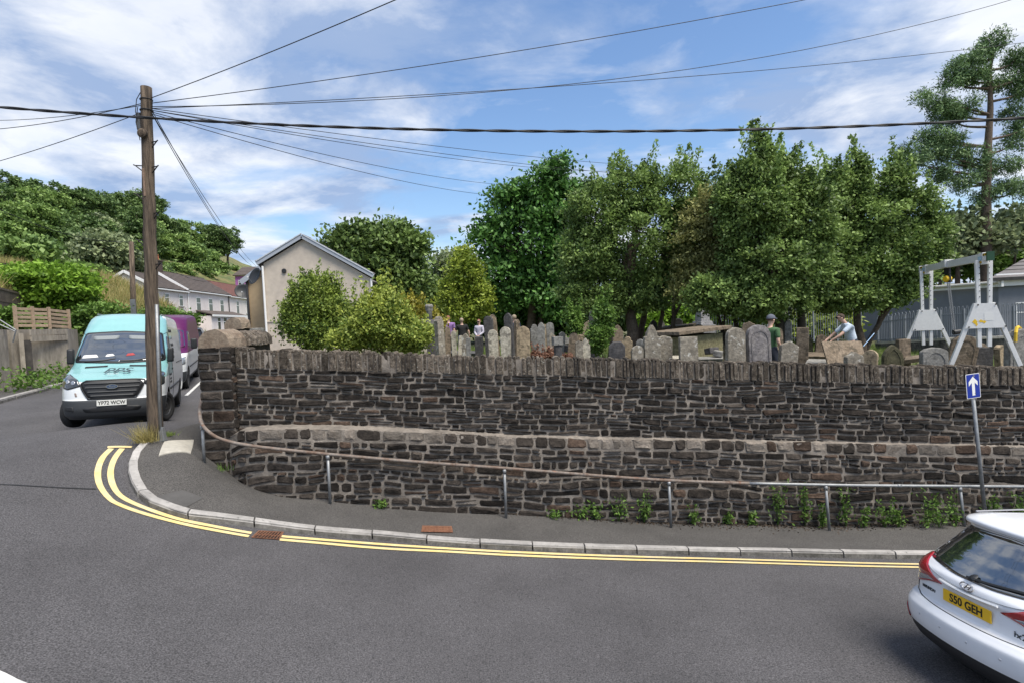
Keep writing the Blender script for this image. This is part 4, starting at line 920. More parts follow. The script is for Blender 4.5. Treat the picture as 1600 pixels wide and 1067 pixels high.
for s_ in (-1, 1):
    tl = [(s_ * .31, .885), (s_ * .5, .85), (s_ * .74, .775), (s_ * .80, .82), (s_ * .80, .99), (s_ * .73, 1.085), (s_ * .66, 1.09), (s_ * .59, 1.02), (s_ * .47, .95)]
    t_ = patch('tail_light', bc, tl if s_ > 0 else tl[::-1], 'y+', .010, M_red, car, 5, .02)
    cl = [(s_ * .43, .88), (s_ * .52, .86), (s_ * .73, .795), (s_ * .77, .83), (s_ * .72, .865), (s_ * .54, .905)]
    patch('reversing_lamp', bc, cl if s_ > 0 else cl[::-1], 'y+', .0125, M_lamp, t_, 3, .012, thick=.003)
    rf = [(s_ * .66, .385), (s_ * .80, .43), (s_ * .825, .50), (s_ * .79, .49), (s_ * .68, .43)]
    rf = [(s_ * .66, .405), (s_ * .79, .43), (s_ * .80, .52), (s_ * .74, .50), (s_ * .67, .45)]
    patch('reflector', bc, rf if s_ > 0 else rf[::-1], 'y+', .014, M_redd, car, 3, .012)
    v_ = 'x-' if s_ > 0 else 'x+'
    patch('side_window', bc, [(.62, 1.12), (1.5, 1.06), (2.5, 1.04), (2.3, 1.38), (1.9, 1.47), (1.0, 1.46), (.74, 1.38)], v_, .003, M_glass, car, 5, .05)
    surf_line('door_seam', bc, [(1.35, 1.05), (1.33, .7), (1.35, .3), (2.4, .3), (2.5, .7), (2.5, 1.03)], v_, .0005, .004, M_ink, car)
    wheel(car, (s_ * .77, .80, .30), .305, .2, s_, 0, M_alloy, 5); wheel(car, (s_ * .77, 3.42, .30), .305, .2, s_, 0, M_alloy, 5)
    mr = MB().box((0, 0, 0), (.2, .12, .14)).build('mirror', M_carwhite, car, bevel=.04, smooth=True); mr.location = (s_ * .93, 2.7, 1.05)
surf_line('tailgate_seam', bc, [(-.60, 1.02), (-.45, .975), (-.25, .95), (0, .94), (.25, .95), (.45, .975), (.60, 1.02)], 'y+', .004, .0035, mat('seam_mid_grey', (.2, .21, .22), .5), car)  # plain grey line along the tailgate joint
surf_line('tailgate_seam', bc, [(-.72, .84), (-.70, .74), (-.64, .69), (-.4, .675), (0, .672), (.4, .675), (.64, .69), (.70, .74), (.72, .84)], 'y+', .002, .005, M_ink, car)
surf_line('handle_trim', bc, [(-.32, .935), (-.15, .925), (0, .922), (.15, .925), (.32, .935)], 'y+', .02, .012, M_carwhite, car)
def ysurf(x, z):
    h = bc.ray_cast(Vector((x, -3, z)), Vector((0, 1, 0))); return h[0].y
MB().box((0, ysurf(0, .82) - .012, .81), (.525, .014, .115)).build('number_plate', M_ply, car, bevel=.004)
text_on('plate_lettering', 'S50 GEH', .108, (0, ysurf(0, .82) - .0205, .808), (0, -1, 0), (0, 0, 1), M_ink, car, bold=.0026, ext=.001, sx=.92)
ey = ysurf(0, .975) - .012
em = MB().tube([(.072 * math.cos(a), ey, .985 + .037 * math.sin(a)) for a in np.linspace(0, 6.283, 29)], .0065, 6).build('emblem', M_chrome, car)
text_on('emblem_letter', 'H', .072, (0, ey, .985), (0, -1, .25), (0, 0, 1), M_chrome, em, shear=.55, ext=.004, bold=.001, sx=1.25)
text_on('maker_lettering', 'HYUNDAI', .042, (-.50, ysurf(-.50, .775) - .004, .772), (-.13, -1, 0), (0, 0, 1), M_chrome if 0 else M_darkp, car, ext=.003, bold=.001, sx=1.05)
text_on('model_lettering', 'ix20', .08, (.52, ysurf(.52, .755) - .004, .752), (.17, -1, 0), (0, 0, 1), M_darkp, car, ext=.003, bold=.001, sx=1.1)
for x in (-.45, -.15, .15, .45): patch('parking_sensor', bc, [(x + .012 * math.cos(a), .53 + .012 * math.sin(a)) for a in np.linspace(0, 6.28, 11)[:-1]], 'y+', .002, mat('sensor_grey', (.55, .56, .58), .4), car, 1, 0, thick=.002)
for s_ in (-1, 1): MB().tube([(s_ * .52, .75, 1.59), (s_ * .55, 1.3, 1.605), (s_ * .55, 2.0, 1.57)], .008, 5).build('roof_seam', mat('seam_grey', (.3, .3, .32), .5), car)
def stand_car(o, tail, fwd, wb=(.80, 3.42)):
    h = Vector((fwd[0], fwd[1], 0)).normalized(); f = Vector((tail[0], tail[1], 0)); a, b = f + h * wb[0], f + h * wb[1]; za, zb_ = G(a.x, a.y), G(b.x, b.y); s_ = (zb_ - za) / (wb[1] - wb[0])
    r_ = Vector((h.y, -h.x, 0)); s2 = (G(*(a + r_ * .75).xy) - G(*(a - r_ * .75).xy)) / 1.5
    Y = Vector((h.x, h.y, s_)).normalized(); X = Vector((r_.x, r_.y, s2)).normalized(); Z = X.cross(Y).normalized(); X = Y.cross(Z)
    o.matrix_world = Matrix(((X.x, Y.x, Z.x, f.x), (X.y, Y.y, Z.y, f.y), (X.z, Y.z, Z.z, za - s_ * wb[0]), (0, 0, 0, 1)))
stand_car(car, (4.13, 5.02), (1, .03))
# dark car glimpsed behind the vans
c3 = thing('dark_car', 'dark car parked beyond the purple van', 'car')
M_navy = rpaint('navy_paint', (.012, .014, .02))
b3 = ring_body([tuple([k[0] * 1.05] + list(k[1:])) for k in CAR], 3, 10, 24).build('body', [M_navy, M_blackp, M_darkp], c3, smooth=True); cut_arches(b3, (.80, 3.42), .335, .30, .88, .26)
for p in b3.data.polygons:
    if p.material_index > 1: p.material_index = 1
bb = bvh_of(b3); patch('rear_window', bb, [(-.66, 1.14), (.66, 1.14), (.57, 1.5), (-.57, 1.5)], 'y+', .004, M_glass, c3, 4, .05)
for s_ in (-1, 1):
    patch('tail_light', bb, [(s_ * .46, .95), (s_ * .84, .84), (s_ * .86, 1.06), (s_ * .74, 1.11)][::s_], 'y+', .01, M_red, c3, 3, .02)
    wheel(c3, (s_ * .77, .80, .30), .305, .2, s_, 0, M_alloy); wheel(c3, (s_ * .77, 3.42, .30), .305, .2, s_, 0, M_alloy)
stand_car(c3, (-16.0, 26.0), (-.45, .89))
# ================================================================ hillside, houses, walls on the left
HILL = TPS([tuple(at(x, y, Y)) for x, y, Y in [(-60, 470, 20), (0, 505, 19), (60, 505, 21), (120, 500, 25), (200, 492, 30), (260, 502, 34), (320, 515, 38), (0, 450, 30), (100, 448, 36), (170, 455, 38), (250, 470, 42), (-100, 400, 40),
             (0, 400, 50), (120, 405, 58), (220, 430, 64), (330, 440, 80), (400, 450, 95), (-150, 330, 60), (0, 345, 72), (120, 350, 80), (240, 372, 92), (370, 420, 115), (0, 320, 110), (240, 350, 140), (400, 430, 150), (-300, 330, 90)]] +
           [tuple(at(x, y, Y)) for x, y, Y in [(340, 528, 44), (300, 518, 42), (262, 506, 38), (380, 530, 48), (290, 520, 50), (350, 525, 56)]] + [(-13.5, 36, 2.9), (-20, 33, 2.95), (0, 120, 4), (-8, 60, 3.2)], .3)
wob2 = lambda X, Y: .18 * np.sin(X * .9 + Y * .4) + .12 * np.sin(X * 2.1 - Y * 1.3)
def hill_fn(X, Y):
    bx = np.interp(Y, [10, 17, 20, 26, 34, 40, 58, 62, 90, 170], [-18.0, -18.3, -20.2, -22.5, -24, -25, -29, -10, -4, 6])   # edge of the road, then round behind the houses
    t = np.clip((bx - X) / 1.6, 0, 1); t = t * t * (3 - 2 * t); Z = HILL.many(X, Y) + wob2(X, Y) * t
    return (G.many(np.maximum(X, -30), np.minimum(Y, 60)) - .9) * (1 - t) + Z * t
hs = terrain('hillside', hill_fn, -150, 12, 12, 170, 170, 170, M_hill, lambda x, y: (x < -12) | (y > 56)); tag(hs, 'rough grassy hillside rising behind the side road')
cg = terrain('cemetery_ground', lambda X, Y: CEM.many(X, Y) + .04 * np.sin(X * 2.3 + Y) + .04 * np.sin(Y * 3.1 - X * 1.7), -14, 34, 11.45, 70, 130, 130, M_turf, lambda x, y: (x > -5.4 - .3 * (y - 11)) | (y > 30)); tag(cg, 'dry grassy cemetery ground behind the wall')
far = terrain('valley_slope', lambda X, Y: 2.3 + np.maximum(0, (Y - 70)) * .05 + .5 * np.sin(X * .1), -60, 220, 69, 260, 40, 30, M_turf); tag(far, 'green valley slope behind the trees')

M_render = mat('cream_render', (.56, .49, .41), .92, scale=1.1, col2=(.48, .42, .36), var=.08, bump=.3, bscale=30, spots=((.36, .32, .28), 2.2, .62, .35))
M_pink = mat('pale_pink_render', (.74, .68, .66), .92, scale=1.2, col2=(.68, .62, .60), var=.05)
M_tan = mat('tan_render', (.48, .36, .22), .92, scale=1.2, col2=(.42, .31, .19), var=.06)
M_grey_r = mat('blue_grey_render', (.15, .165, .195), .9, scale=1., col2=(.17, .185, .215), var=.05)
M_slate = mat('brown_roof_tile', (.075, .06, .055), .9, scale=2, col2=(.10, .08, .07), var=.25, bump=.4, bscale=10); M_redroof = mat('red_roof_tile', (.17, .07, .055), .9, scale=2, col2=(.13, .06, .05), var=.25); M_greyroof = mat('grey_roof_tile', (.14, .13, .13), .9, scale=2, col2=(.11, .10, .10), var=.2)
M_upvc = mat('white_upvc', (.75, .75, .75), .4); M_gutter = mat('grey_fascia', (.36, .39, .44), .5); M_drk = mat('dark_sill', (.04, .04, .045), .7); M_pane = glass_mat('window_glass', (.03, .035, .04), .05)
M_winlit = mat('net_curtain', (.45, .45, .44), .8)
def window(parent, c, w, h, ax, up, nrm, sill=True, dark=True, name='window', bars=1):
    c, ax, up, nrm = map(Vector, (c, ax, up, nrm)); wn = bpy.data.objects.new(name, None); C.objects.link(wn); wn.parent = parent; wn.location = c
    f = .055
    b = MB(); b.prism([(-w / 2, -h / 2), (w / 2, -h / 2), (w / 2, -h / 2 + f), (-w / 2, -h / 2 + f)], (0, 0, 0), ax, up, nrm, .05).prism([(-w / 2, h / 2 - f), (w / 2, h / 2 - f), (w / 2, h / 2), (-w / 2, h / 2)], (0, 0, 0), ax, up, nrm, .05)
    for s_ in (-1, 1): b.prism([(s_ * w / 2, -h / 2 + f), (s_ * (w / 2 - f), -h / 2 + f), (s_ * (w / 2 - f), h / 2 - f), (s_ * w / 2, h / 2 - f)], (0, 0, 0), ax, up, nrm, .05)
    b.prism([(-w / 2 + f, h * .14), (w / 2 - f, h * .14), (w / 2 - f, h * .14 + f), (-w / 2 + f, h * .14 + f)], (0, 0, 0), ax, up, nrm, .045)
    b.build('frame', M_upvc, wn)
    MB().prism([(-w / 2 + f / 2, -h / 2 + f / 2), (w / 2 - f / 2, -h / 2 + f / 2), (w / 2 - f / 2, h / 2 - f / 2), (-w / 2 + f / 2, h / 2 - f / 2)], nrm * .006, ax, up, nrm, .012).build('pane', M_pane, wn)
    if sill: MB().prism([(-w / 2 - .06, -h / 2 - .08), (w / 2 + .06, -h / 2 - .08), (w / 2 + .06, -h / 2 - .005), (-w / 2 - .06, -h / 2 - .005)], (0, 0, 0), ax, up, nrm, .09).build('sill', M_drk if dark else M_upvc, wn)
    return wn
def roof_slab(parent, a, b, c, d, t, m, name='roof', nt=0):
    """slab over the quad a-b (eave) c-d (ridge, d above a) with raised tile courses"""
    a, b, c, d = map(Vector, (a, b, c, d)); n = (b - a).cross(d - a).normalized()
    if n.z < 0: n = -n
    bld = MB().add([a, b, c, d, a + n * t, b + n * t, c + n * t, d + n * t], [(0, 1, 2, 3), (4, 5, 6, 7), (0, 1, 5, 4), (1, 2, 6, 5), (2, 3, 7, 6), (3, 0, 4, 7)])
    o = bld.build(name, m, parent)
    for k in range(nt):
        t0, t1 = k / nt, (k + 1) / nt - .004; p = [a.lerp(d, t0), b.lerp(c, t0), b.lerp(c, t1), a.lerp(d, t1)]
        MB().add([q + n * (t + .001) for q in p] + [p[0] + n * (t + .035), p[1] + n * (t + .035), p[2] + n * (t + .008), p[3] + n * (t + .008)], [(4, 5, 6, 7), (0, 1, 5, 4), (1, 2, 6, 5), (2, 3, 7, 6), (3, 0, 4, 7)]).build('tile_course', m, o)
    return o
def terrace_house(name, label, cat, near, far_, depth, zg_, eave, rise, wallm, roofm, wins, dirL, group=None, over=.12):
    """facade runs near->far_ (plan points); body lies to its left-hand (dirL) side"""
    n_, f_ = Vector((*near, 0)), Vector((*far_, 0)); ax = (f_ - n_).normalized(); L_ = (f_ - n_).length; dl = Vector((*dirL, 0)).normalized(); nrm = -dl
    h = thing(name, label, cat, (n_.x, n_.y, zg_), group=group); H = eave - zg_; up = Vector((0, 0, 1))
    prof_ = [(0, 0), (depth, 0), (depth, H), (depth / 2, H + rise), (0, H)]
    MB().prism(prof_, (0, 0, 0), dl, up, ax, L_).build('wall', wallm, h)
    a = -dl * over * 2 + up * (H - over * 2 * rise / (depth / 2)); rd_ = dl * depth / 2 + up * (H + rise); b2 = dl * (depth + over * 2) + up * (H - over * 2 * rise / (depth / 2))
    s0, s1 = -ax * over, ax * (L_ + .002)
    rf = roof_slab(h, a + s0, a + s1, rd_ + s1, rd_ + s0, .1, roofm, nt=11); roof_slab(h, b2 + s0, b2 + s1, rd_ + s1, rd_ + s0, .1, roofm)
    for p, q in ((a, rd_), (b2, rd_)):
        d_ = (q - p); MB().bar(p + s0 * 1.3 + up * .02, q + s0 * 1.3 + up * .02, .06, .22).build('bargeboard', M_upvc, h)
    MB().bar(a + s0 + up * -.02, a + s1 + up * -.02, .1, .1).build('gutter', M_upvc, h)
    MB().bar(rd_ + s0 + up * .1, rd_ + s1 + up * .1, .2, .1).build('ridge_tile', roofm, h)
    for (u, z, w, hh) in wins: window(h, ax * u + up * (z - zg_) + nrm * .01, w, hh, ax, up, nrm)
    return h, ax, dl, nrm, H, rf
def onplane(px, py, n_, ax):              # where a sight line meets the facade plane
    r = Vector(ray(px, py)); nn = Vector((-ax.y, ax.x, 0)); k = (Vector((*n_, CZ)) - Vector((0, 0, CZ))).dot(nn) / r.dot(nn); return Vector((0, 0, CZ)) + r * k
ax0 = Vector((-.12, 1, 0)).normalized(); nB = at(291, 452, 50); fB0 = Vector((nB.x, nB.y, 0))
def along(px): return (onplane(px, 450, (nB.x, nB.y), ax0) - Vector((nB.x, nB.y, 0))).xy.dot(ax0.xy)
uA, uB1, uC1 = along(243), along(357), along(399)
dl0 = (-ax0.y, ax0.x); pl0 = lambda u: (nB.x + ax0.x * u, nB.y + ax0.y * u)
eB = at(291, 452, 50).z; gB = eB - 5.1
zwin = onplane(310, 478, (nB.x, nB.y), ax0).z
def wl(pxs, w=.98, h=1.6, z=None): return [(along(x), zwin if z is None else z, w, h) for x in pxs]
hA, *_ = terrace_house('end_terrace_house', 'white end house of the terrace with gable facing the grassy bank', 'house', pl0(uA), pl0(0), 4.6, gB, onplane(262, 451, (nB.x, nB.y), ax0).z, 1.35, M_pink, M_slate, [(u - uA, onplane(265, 469, (nB.x, nB.y), ax0).z, .75, 1.05) for u in (along(259), along(281))], dl0)
hB, axB, dlB, nrB, HB, rfB = terrace_house('terrace_house', 'pale pink terraced house with brown tiled roof and lean-to porch', 'house', pl0(0), pl0(uB1), 5.2, gB, eB, 1.75, M_pink, M_slate, wl([308, 327, 344.5]), dl0)
hC, *_ = terrace_house('red_roof_terrace_house', 'pale terraced house with red tiled roof at the far end of the row', 'house', pl0(uB1 + .02), pl0(uC1 + 6), 5.2, gB, eB - .08, 1.7, M_pink, M_redroof, [(along(x) - uB1, onplane(x, 481, (nB.x, nB.y), ax0).z, .85, 1.5) for x in (369, 384.5, 392)], dl0)
# porch, chimneys, pipes of the middle house
pz = onplane(320, 487, (nB.x, nB.y), ax0).z - gB; u0, u1 = along(303), along(361) - .1
P0 = axB * u0; P1 = axB * u1
roof_slab(hB, P0 + nrB * 1.5 + Vector((0, 0, pz - .45)), P1 + nrB * 1.5 + Vector((0, 0, pz - .45)), P1 + Vector((0, 0, pz)), P0 + Vector((0, 0, pz)), .1, M_slate, 'porch_roof')
MB().prism([(u0 + .1, 0), (u1 - .1, 0), (u1 - .1, pz - .5), (u0 + .1, pz - .5)], nrB * .15, axB, (0, 0, 1), nrB, 1.2).build('porch_wall', M_pink, hB)
MB().bar(P0 + nrB * 1.55 + Vector((0, 0, pz - .5)), P1 + nrB * 1.55 + Vector((0, 0, pz - .5)), .08, .2).build('porch_fascia', M_upvc, hB)
for x, w in ((316, .8), (326, .9), (341, 1.0), (350, 1.0)): window(hB, axB * along(x) + Vector((0, 0, pz - 1.3)) + nrB * 1.36, w, 1.3, axB, (0, 0, 1), nrB, sill=False)
M_brick = mat('brown_brick', (.07, .05, .042), .9, scale=5, var=.3); M_pot = mat('terracotta_pot', (.33, .11, .05), .85, var=.2, scale=6)
def chimney(parent, roof, p, w=.6, h=1.2, pots=1):
    c_ = MB().box((0, 0, h / 2 - .3), (w, w, h + .2)).box((0, 0, h + .06 - .2), (w + .14, w + .14, .12)).build('chimney', M_brick, roof); c_.location = p
    for k in range(pots): MB().lathe([(.13, 0), (.15, .1), (.12, .45), (.15, .5), (.12, .52)], 12, c=(0, (k - (pots - 1) / 2) * .32, h - .08)).build('chimney_pot', M_pot, c_) if False else None
    return c_
ch = chimney(hB, hB, dlB * 2.6 + axB * .45 + Vector((0, 0, HB + 1.7)))
MB().lathe([(.16, 0), (.19, .1), (.15, .55), (.19, .62), (.15, .65)], 12, c=(0, 0, 1.0)).build('chimney_pot', M_pot, ch)
for u in (along(355), 0.1): MB().tube([axB * u + nrB * .08 + Vector((0, 0, .2)), axB * u + nrB * .08 + Vector((0, 0, HB))], .05, 8).build('downpipe', M_drk if u > 1 else M_upvc, hB)
# satellite dish
def dish(name, label, p, r, aim, arm):
    d = thing(name, label, 'dish', p); q = Vector(aim).to_track_quat('Z', 'Y').to_matrix()
    b = MB(); n = 20; prof_ = [(.02, 0), (r * .4, r * .05), (r * .75, r * .16), (r, r * .3), (r * 1.01, r * .29), (r * .75, r * .13), (.02, -.03)]
    b.lathe(prof_, n, mat=q).build('reflector', mat('dish_black', (.02, .022, .025), .5), d, smooth=True)
    MB().tube([q @ Vector((0, -r * .9, r * .2)), q @ Vector((0, -r * .45, r * .95))], .012, 6).build('feed_arm', M_galv, d); MB().box(q @ Vector((0, -r * .42, r * 1.0)), (.06, .06, .09)).build('receiver', M_upvc, d)
    MB().tube([(0, 0, 0), Vector(arm)], .02, 6).build('bracket', M_galv, d)
    return d
# cream gable house and tan house beside it
GY = 29.0; P = {k: at(*v, GY) for k, v in dict(l=(408, 408), r=(581.5, 430), a=(473, 371)).items()}
gz_ = 2.75
gh = thing('gable_house', 'large cream rendered house with blank gable wall facing the cemetery', 'house', (P['a'].x, GY, gz_))
rl = lambda p: (p.x - P['a'].x, p.z - gz_)
lx, lz = rl(P['l']); rx_, rz_ = rl(P['r']); az = P['a'].z - gz_; lx += .12
MB().prism([(lx, 0), (rx_ - .12, 0), (rx_ - .12, rz_ - .15), (0, az - .12), (lx, lz - .15)], (0, 0, 0), (1, 0, 0), (0, 0, 1), (-.34, .94, 0), 9).build('wall', M_render, gh)
for (x0, z0) in ((lx - .3, lz - .16), (rx_ + .12, rz_ - .08)):
    e = Vector((x0, -.15, z0)); t_ = Vector((0, -.15, az + .02)); back = Vector((-.34, .94, 0)) * 9.3
    roof_slab(gh, e, e + back, t_ + back, t_, .14, M_greyroof, nt=9)
    MB().bar(e + Vector((0, -.03, .0)), t_ + Vector((0, -.03, .0)), .07, .2).build('verge_board', M_gutter, gh)
    MB().bar(e + Vector((0, -.05, .13)), t_ + Vector((0, -.05, .13)), .10, .05).build('verge_cap', mat('pale_verge', (.5, .53, .57), .5), gh)
MB().tube([(rx_ - .05, -.08, .3), (rx_ - .05, -.08, rz_ - .2)], .055, 8).build('downpipe', M_upvc, gh); MB().tube([(lx - .02, -.1, .3), (lx - .02, -.1, lz - .3)], .06, 8).build('downpipe', M_upvc, gh)
vp = at(444.5, 424, GY) - Vector(gh.location)
MB().lathe([(0, 0), (.13, 0), (.13, .03), (.1, .04), (0, .04)], 18, c=(vp.x, -.045, vp.z), mat=Matrix.Rotation(R(90), 3, 'X')).build('vent', M_blackp, gh)
bz = at(420, 503, GY).z - gz_
MB().box(((lx + rx_) / 2 - .1, -.02, bz), (rx_ - lx - .2, .05, .06)).build('bell_cast', M_render, gh)
TY = 32.0; q0, q1 = at(385, 437, TY), at(412, 417, TY)
th = thing('tan_house', 'narrow strip of tan rendered house beside the cream gable', 'house', (q0.x, TY, gz_))
w_ = q1.x - q0.x; hl_, hr_ = q0.z - gz_, q1.z - gz_
sl = (hr_ - hl_) / w_
MB().prism([(.05, 0), (6, 0), (6, hl_ + sl * 3 - sl * 3), (3, hl_ + sl * 3), (.05, hl_)], (0, 0, 0), (1, 0, 0), (0, 0, 1), (0, 1, 0), 6).build('wall', M_tan, th)
roof_slab(th, (-.25, -.2, hl_ - .25 * sl), (-.25, 6.2, hl_ - .25 * sl), (3, 6.2, hl_ + 3 * sl), (3, -.2, hl_ + 3 * sl), .14, M_greyroof, nt=6)
roof_slab(th, (6.25, -.2, hl_ - .25 * sl), (6.25, 6.2, hl_ - .25 * sl), (3, 6.2, hl_ + 3 * sl), (3, -.2, hl_ + 3 * sl), .14, M_greyroof)
MB().bar((-.25, -.22, hl_ - .2), (3, -.22, hl_ + 3 * sl + .05), .06, .3).build('bargeboard', M_gutter, th)
MB().tube([(.05, -.08, .2), (.05, -.08, hl_ - .1)], .07, 8).build('downpipe', M_drk, th)
dish('satellite_dish', 'black satellite dish fixed below the roof of the tan house', at(401, 433, 30.5), .5, (-.5, -.8, .35), (.25, .7, .1))
dish('satellite_dish', 'black satellite dish in front of the red roofed terrace', at(380, 456, 44), .62, (.3, -.9, .3), (.0, .8, -.2))
# purple house far up the hill
p0 = at(368, 446, 84); p1 = at(386, 446, 84); pm = at(377, 424, 84); W_ = 7.0
ph = thing('purple_house', 'small purple painted house far behind the red roofed terrace', 'house', (p0.x, 84, p0.z - 4))
M_pp = mat('purple_render', (.36, .13, .38), .9, var=.05, scale=2); he = at(368, 432, 84).z - ph.location.z
MB().box((W_ / 2, 3, he / 2), (W_, 6, he)).build('wall', M_pp, ph)
roof_slab(ph, (-.2, -.3, he), (W_ + .2, -.3, he), (W_ + .2, 3, he + 1.6), (-.2, 3, he + 1.6), .12, M_slate, nt=5); roof_slab(ph, (-.2, 6.3, he), (W_ + .2, 6.3, he), (W_ + .2, 3, he + 1.6), (-.2, 3, he + 1.6), .12, M_slate)
window(ph, (.9, -.02, he - 1.2), .8, 1.1, (1, 0, 0), (0, 0, 1), (0, -1, 0)); window(ph, (3.2, -.02, he - 1.2), .8, 1.1, (1, 0, 0), (0, 0, 1), (0, -1, 0))
MB().prism([(2.2, 0), (4.6, 0), (3.4, 1.1)], (0, -.5, he), (1, 0, 0), (0, 0, 1), (0, 1, 0), 3).build('gable_dormer', M_greyroof, ph)

# ---- left side: far pavement, concrete walls, timber
LG = lambda x, y: G(x, y)
kl2 = [hit(x, y, G, .1) for x, y in [(-60, 645), (0, 625), (60, 609), (100, 598), (150, 588)]]; kl2 = [Vector((p.x, p.y, 0)) for p in kl2]; kl2.append(kl2[-1] + (kl2[-1] - kl2[-2]).normalized() * 8)
in2 = [p + Vector((-1.3, .75, 0)) for p in kl2]; s1, s2 = smooth_poly(kl2, 6), smooth_poly(in2, 6)
lp = MB().add([gz(p.lerp(q, j / 3), .11) for p, q in zip(s1, s2) for j in range(4)], [(i * 4 + j, i * 4 + j + 1, (i + 1) * 4 + j + 1, (i + 1) * 4 + j) for i in range(len(s1) - 1) for j in range(3)]).build('far_pavement', M_pave, smooth=True)
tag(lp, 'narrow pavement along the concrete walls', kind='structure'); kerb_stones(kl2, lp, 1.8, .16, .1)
M_oldconc = mat('stained_concrete', (.36, .32, .26), .95, scale=1.2, col2=(.24, .21, .175), var=.3, bump=.6, bscale=14, spots=[((.10, .09, .075), 1.6, .60, .6), ((.45, .41, .35), 3, .62, .5)])
stretch_z(M_oldconc, (1.2, 1.2, .45))
def wallpoint(px, py, off=1.35):            # foot of the left walls: behind the far pavement
    Y = 15.
    p = hit(px, py, G, .11); return p
wx = [(-60, 622), (0, 606), (18, 602), (22, 600), (52, 597), (88, 590), (110, 583), (140, 576)]
foot = [hit(x, y, G, .11) for x, y in wx]
def wall_panel(parent, a, b, top, m, t=.3, name='panel', fwd=0.):
    a, b = Vector(a), Vector(b); d = (b - a); d.z = 0; n = Vector((d.y, -d.x, 0)).normalized(); a2, b2 = a + n * fwd, b + n * fwd
    V = [a2, b2, b2 - n * t, a2 - n * t]; zt_ = top if isinstance(top, tuple) else (top, top)
    vs = [Vector((v.x, v.y, v.z - .3)) for v in V] + [Vector((V[0].x, V[0].y, zt_[0])), Vector((V[1].x, V[1].y, zt_[1])), Vector((V[2].x, V[2].y, zt_[1])), Vector((V[3].x, V[3].y, zt_[0]))]
    return MB().add(vs, [(0, 1, 5, 4), (1, 2, 6, 5), (2, 3, 7, 6), (3, 0, 4, 7), (4, 5, 6, 7), (0, 3, 2, 1)]).build(name, m, parent)
lw = thing('garden_wall', 'pale stained concrete garage wall beside the far pavement', 'wall', (0, 0, 0))
wall_panel(lw, foot[0], foot[2], at(0, 515, foot[1].y).z, M_oldconc, .5)
cw = thing('concrete_retaining_wall', 'streaked concrete and block retaining wall below the timber fence', 'wall', (0, 0, 0))
tz = at(60, 514, foot[4].y).z
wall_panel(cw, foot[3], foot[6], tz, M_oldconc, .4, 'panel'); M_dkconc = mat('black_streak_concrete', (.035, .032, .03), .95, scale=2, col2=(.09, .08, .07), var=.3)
for i0, i1 in ((foot[3].lerp(foot[4], .35), foot[3].lerp(foot[4], .6)), ): wall_panel(cw, i0, i1, tz - .15, M_oldconc, .1, 'buttress', .14)
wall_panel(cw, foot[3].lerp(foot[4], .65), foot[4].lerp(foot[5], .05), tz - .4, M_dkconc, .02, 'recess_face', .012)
d56 = foot[6] - foot[4]
for r_ in range(2):
    for k in range(7):
        a_ = foot[4].lerp(foot[6], (k + .02 + .07 * r_) / 7.2); b_ = foot[4].lerp(foot[6], (k + .97 + .07 * r_) / 7.2); z = tz - .24 * (r_ + 1) + .01
        n_ = Vector((d56.y, -d56.x, 0)).normalized() * .05
        vs = [Vector((p.x, p.y, zz)) + n_ * s_ for p in (a_, b_) for zz in (z, z + .22) for s_ in (0, 1)]
        MB().add(vs, [(0, 1, 3, 2), (4, 6, 7, 5), (0, 4, 5, 1), (2, 3, 7, 6), (1, 5, 7, 3), (0, 2, 6, 4)]).build('block', M_oldconc, cw)
# side return of that wall
wall_panel(cw, foot[6], foot[6] + Vector((-1.6, 2.5, 0)), tz, M_oldconc, .3)
# slatted timber fence on top
M_timber = mat('fence_timber', (.36, .27, .19), .9, scale=3, col2=(.27, .20, .14), var=.2, obj_var=.15)
tf = thing('timber_fence', 'low horizontal slat timber fence above the concrete wall', 'fence', (0, 0, 0))
f0, f1, f2 = at(23, 512, foot[4].y + .6), at(76, 512, foot[5].y + .9), at(107, 514, foot[6].y + .9)
for a_, b_ in ((f0, f1), (f1, f2)):
    zb_ = (at(60, 514, a_.y).z, )
    for k in range(5):
        z0 = Vector((0, 0, .02 + k * .165)); MB().bar(a_ + z0, b_ + z0, .03, .105).build('slat', M_timber, tf) if False else MB().add([p + z0 + Vector((0, dy, dz)) for p in (a_, b_) for dy in (0, .03) for dz in (0, .11)], [(0, 1, 3, 2), (4, 6, 7, 5), (0, 4, 5, 1), (2, 3, 7, 6), (1, 5, 7, 3), (0, 2, 6, 4)]).build('slat', M_timber, tf)
for p in (f0, f1, f2, f0.lerp(f1, .5)): MB().box(p + Vector((0, .06, .35)), (.09, .09, 1.0)).build('post', M_timber, tf)
bf = thing('board_fence', 'old brown board fence with rails on the left above the walls', 'fence', (0, 0, 0)); M_oldtim = mat('old_board', (.10, .08, .065), .95, scale=3, col2=(.16, .13, .10), var=.3, obj_var=.2)
b0, b1 = at(-45, 497, 21), at(44, 497, 26.5); t0_, t1_ = at(-45, 438, 21), at(44, 462, 26.5); nb_ = 26
for k in range(nb_):
    u0_, u1_ = k / nb_, (k + .93) / nb_; a_, b_ = b0.lerp(b1, u0_), b0.lerp(b1, u1_); c_, d_ = t0_.lerp(t1_, u1_), t0_.lerp(t1_, u0_)
    a_.z = b_.z = min(a_.z, b_.z) - .5; MB().add([a_, b_, c_, d_] + [v + Vector((-.02, .04, 0)) for v in (a_, b_, c_, d_)], [(0, 1, 2, 3), (4, 7, 6, 5), (0, 4, 5, 1), (1, 5, 6, 2), (2, 6, 7, 3), (3, 7, 4, 0)]).build('board', M_oldtim, bf)
for u in (.02, .42): MB().bar(t0_.lerp(b0, u) + Vector((.02, -.06, 0)), t1_.lerp(b1, u) + Vector((.02, -.06, 0)), .07, .09).build('rail', M_oldtim, bf)
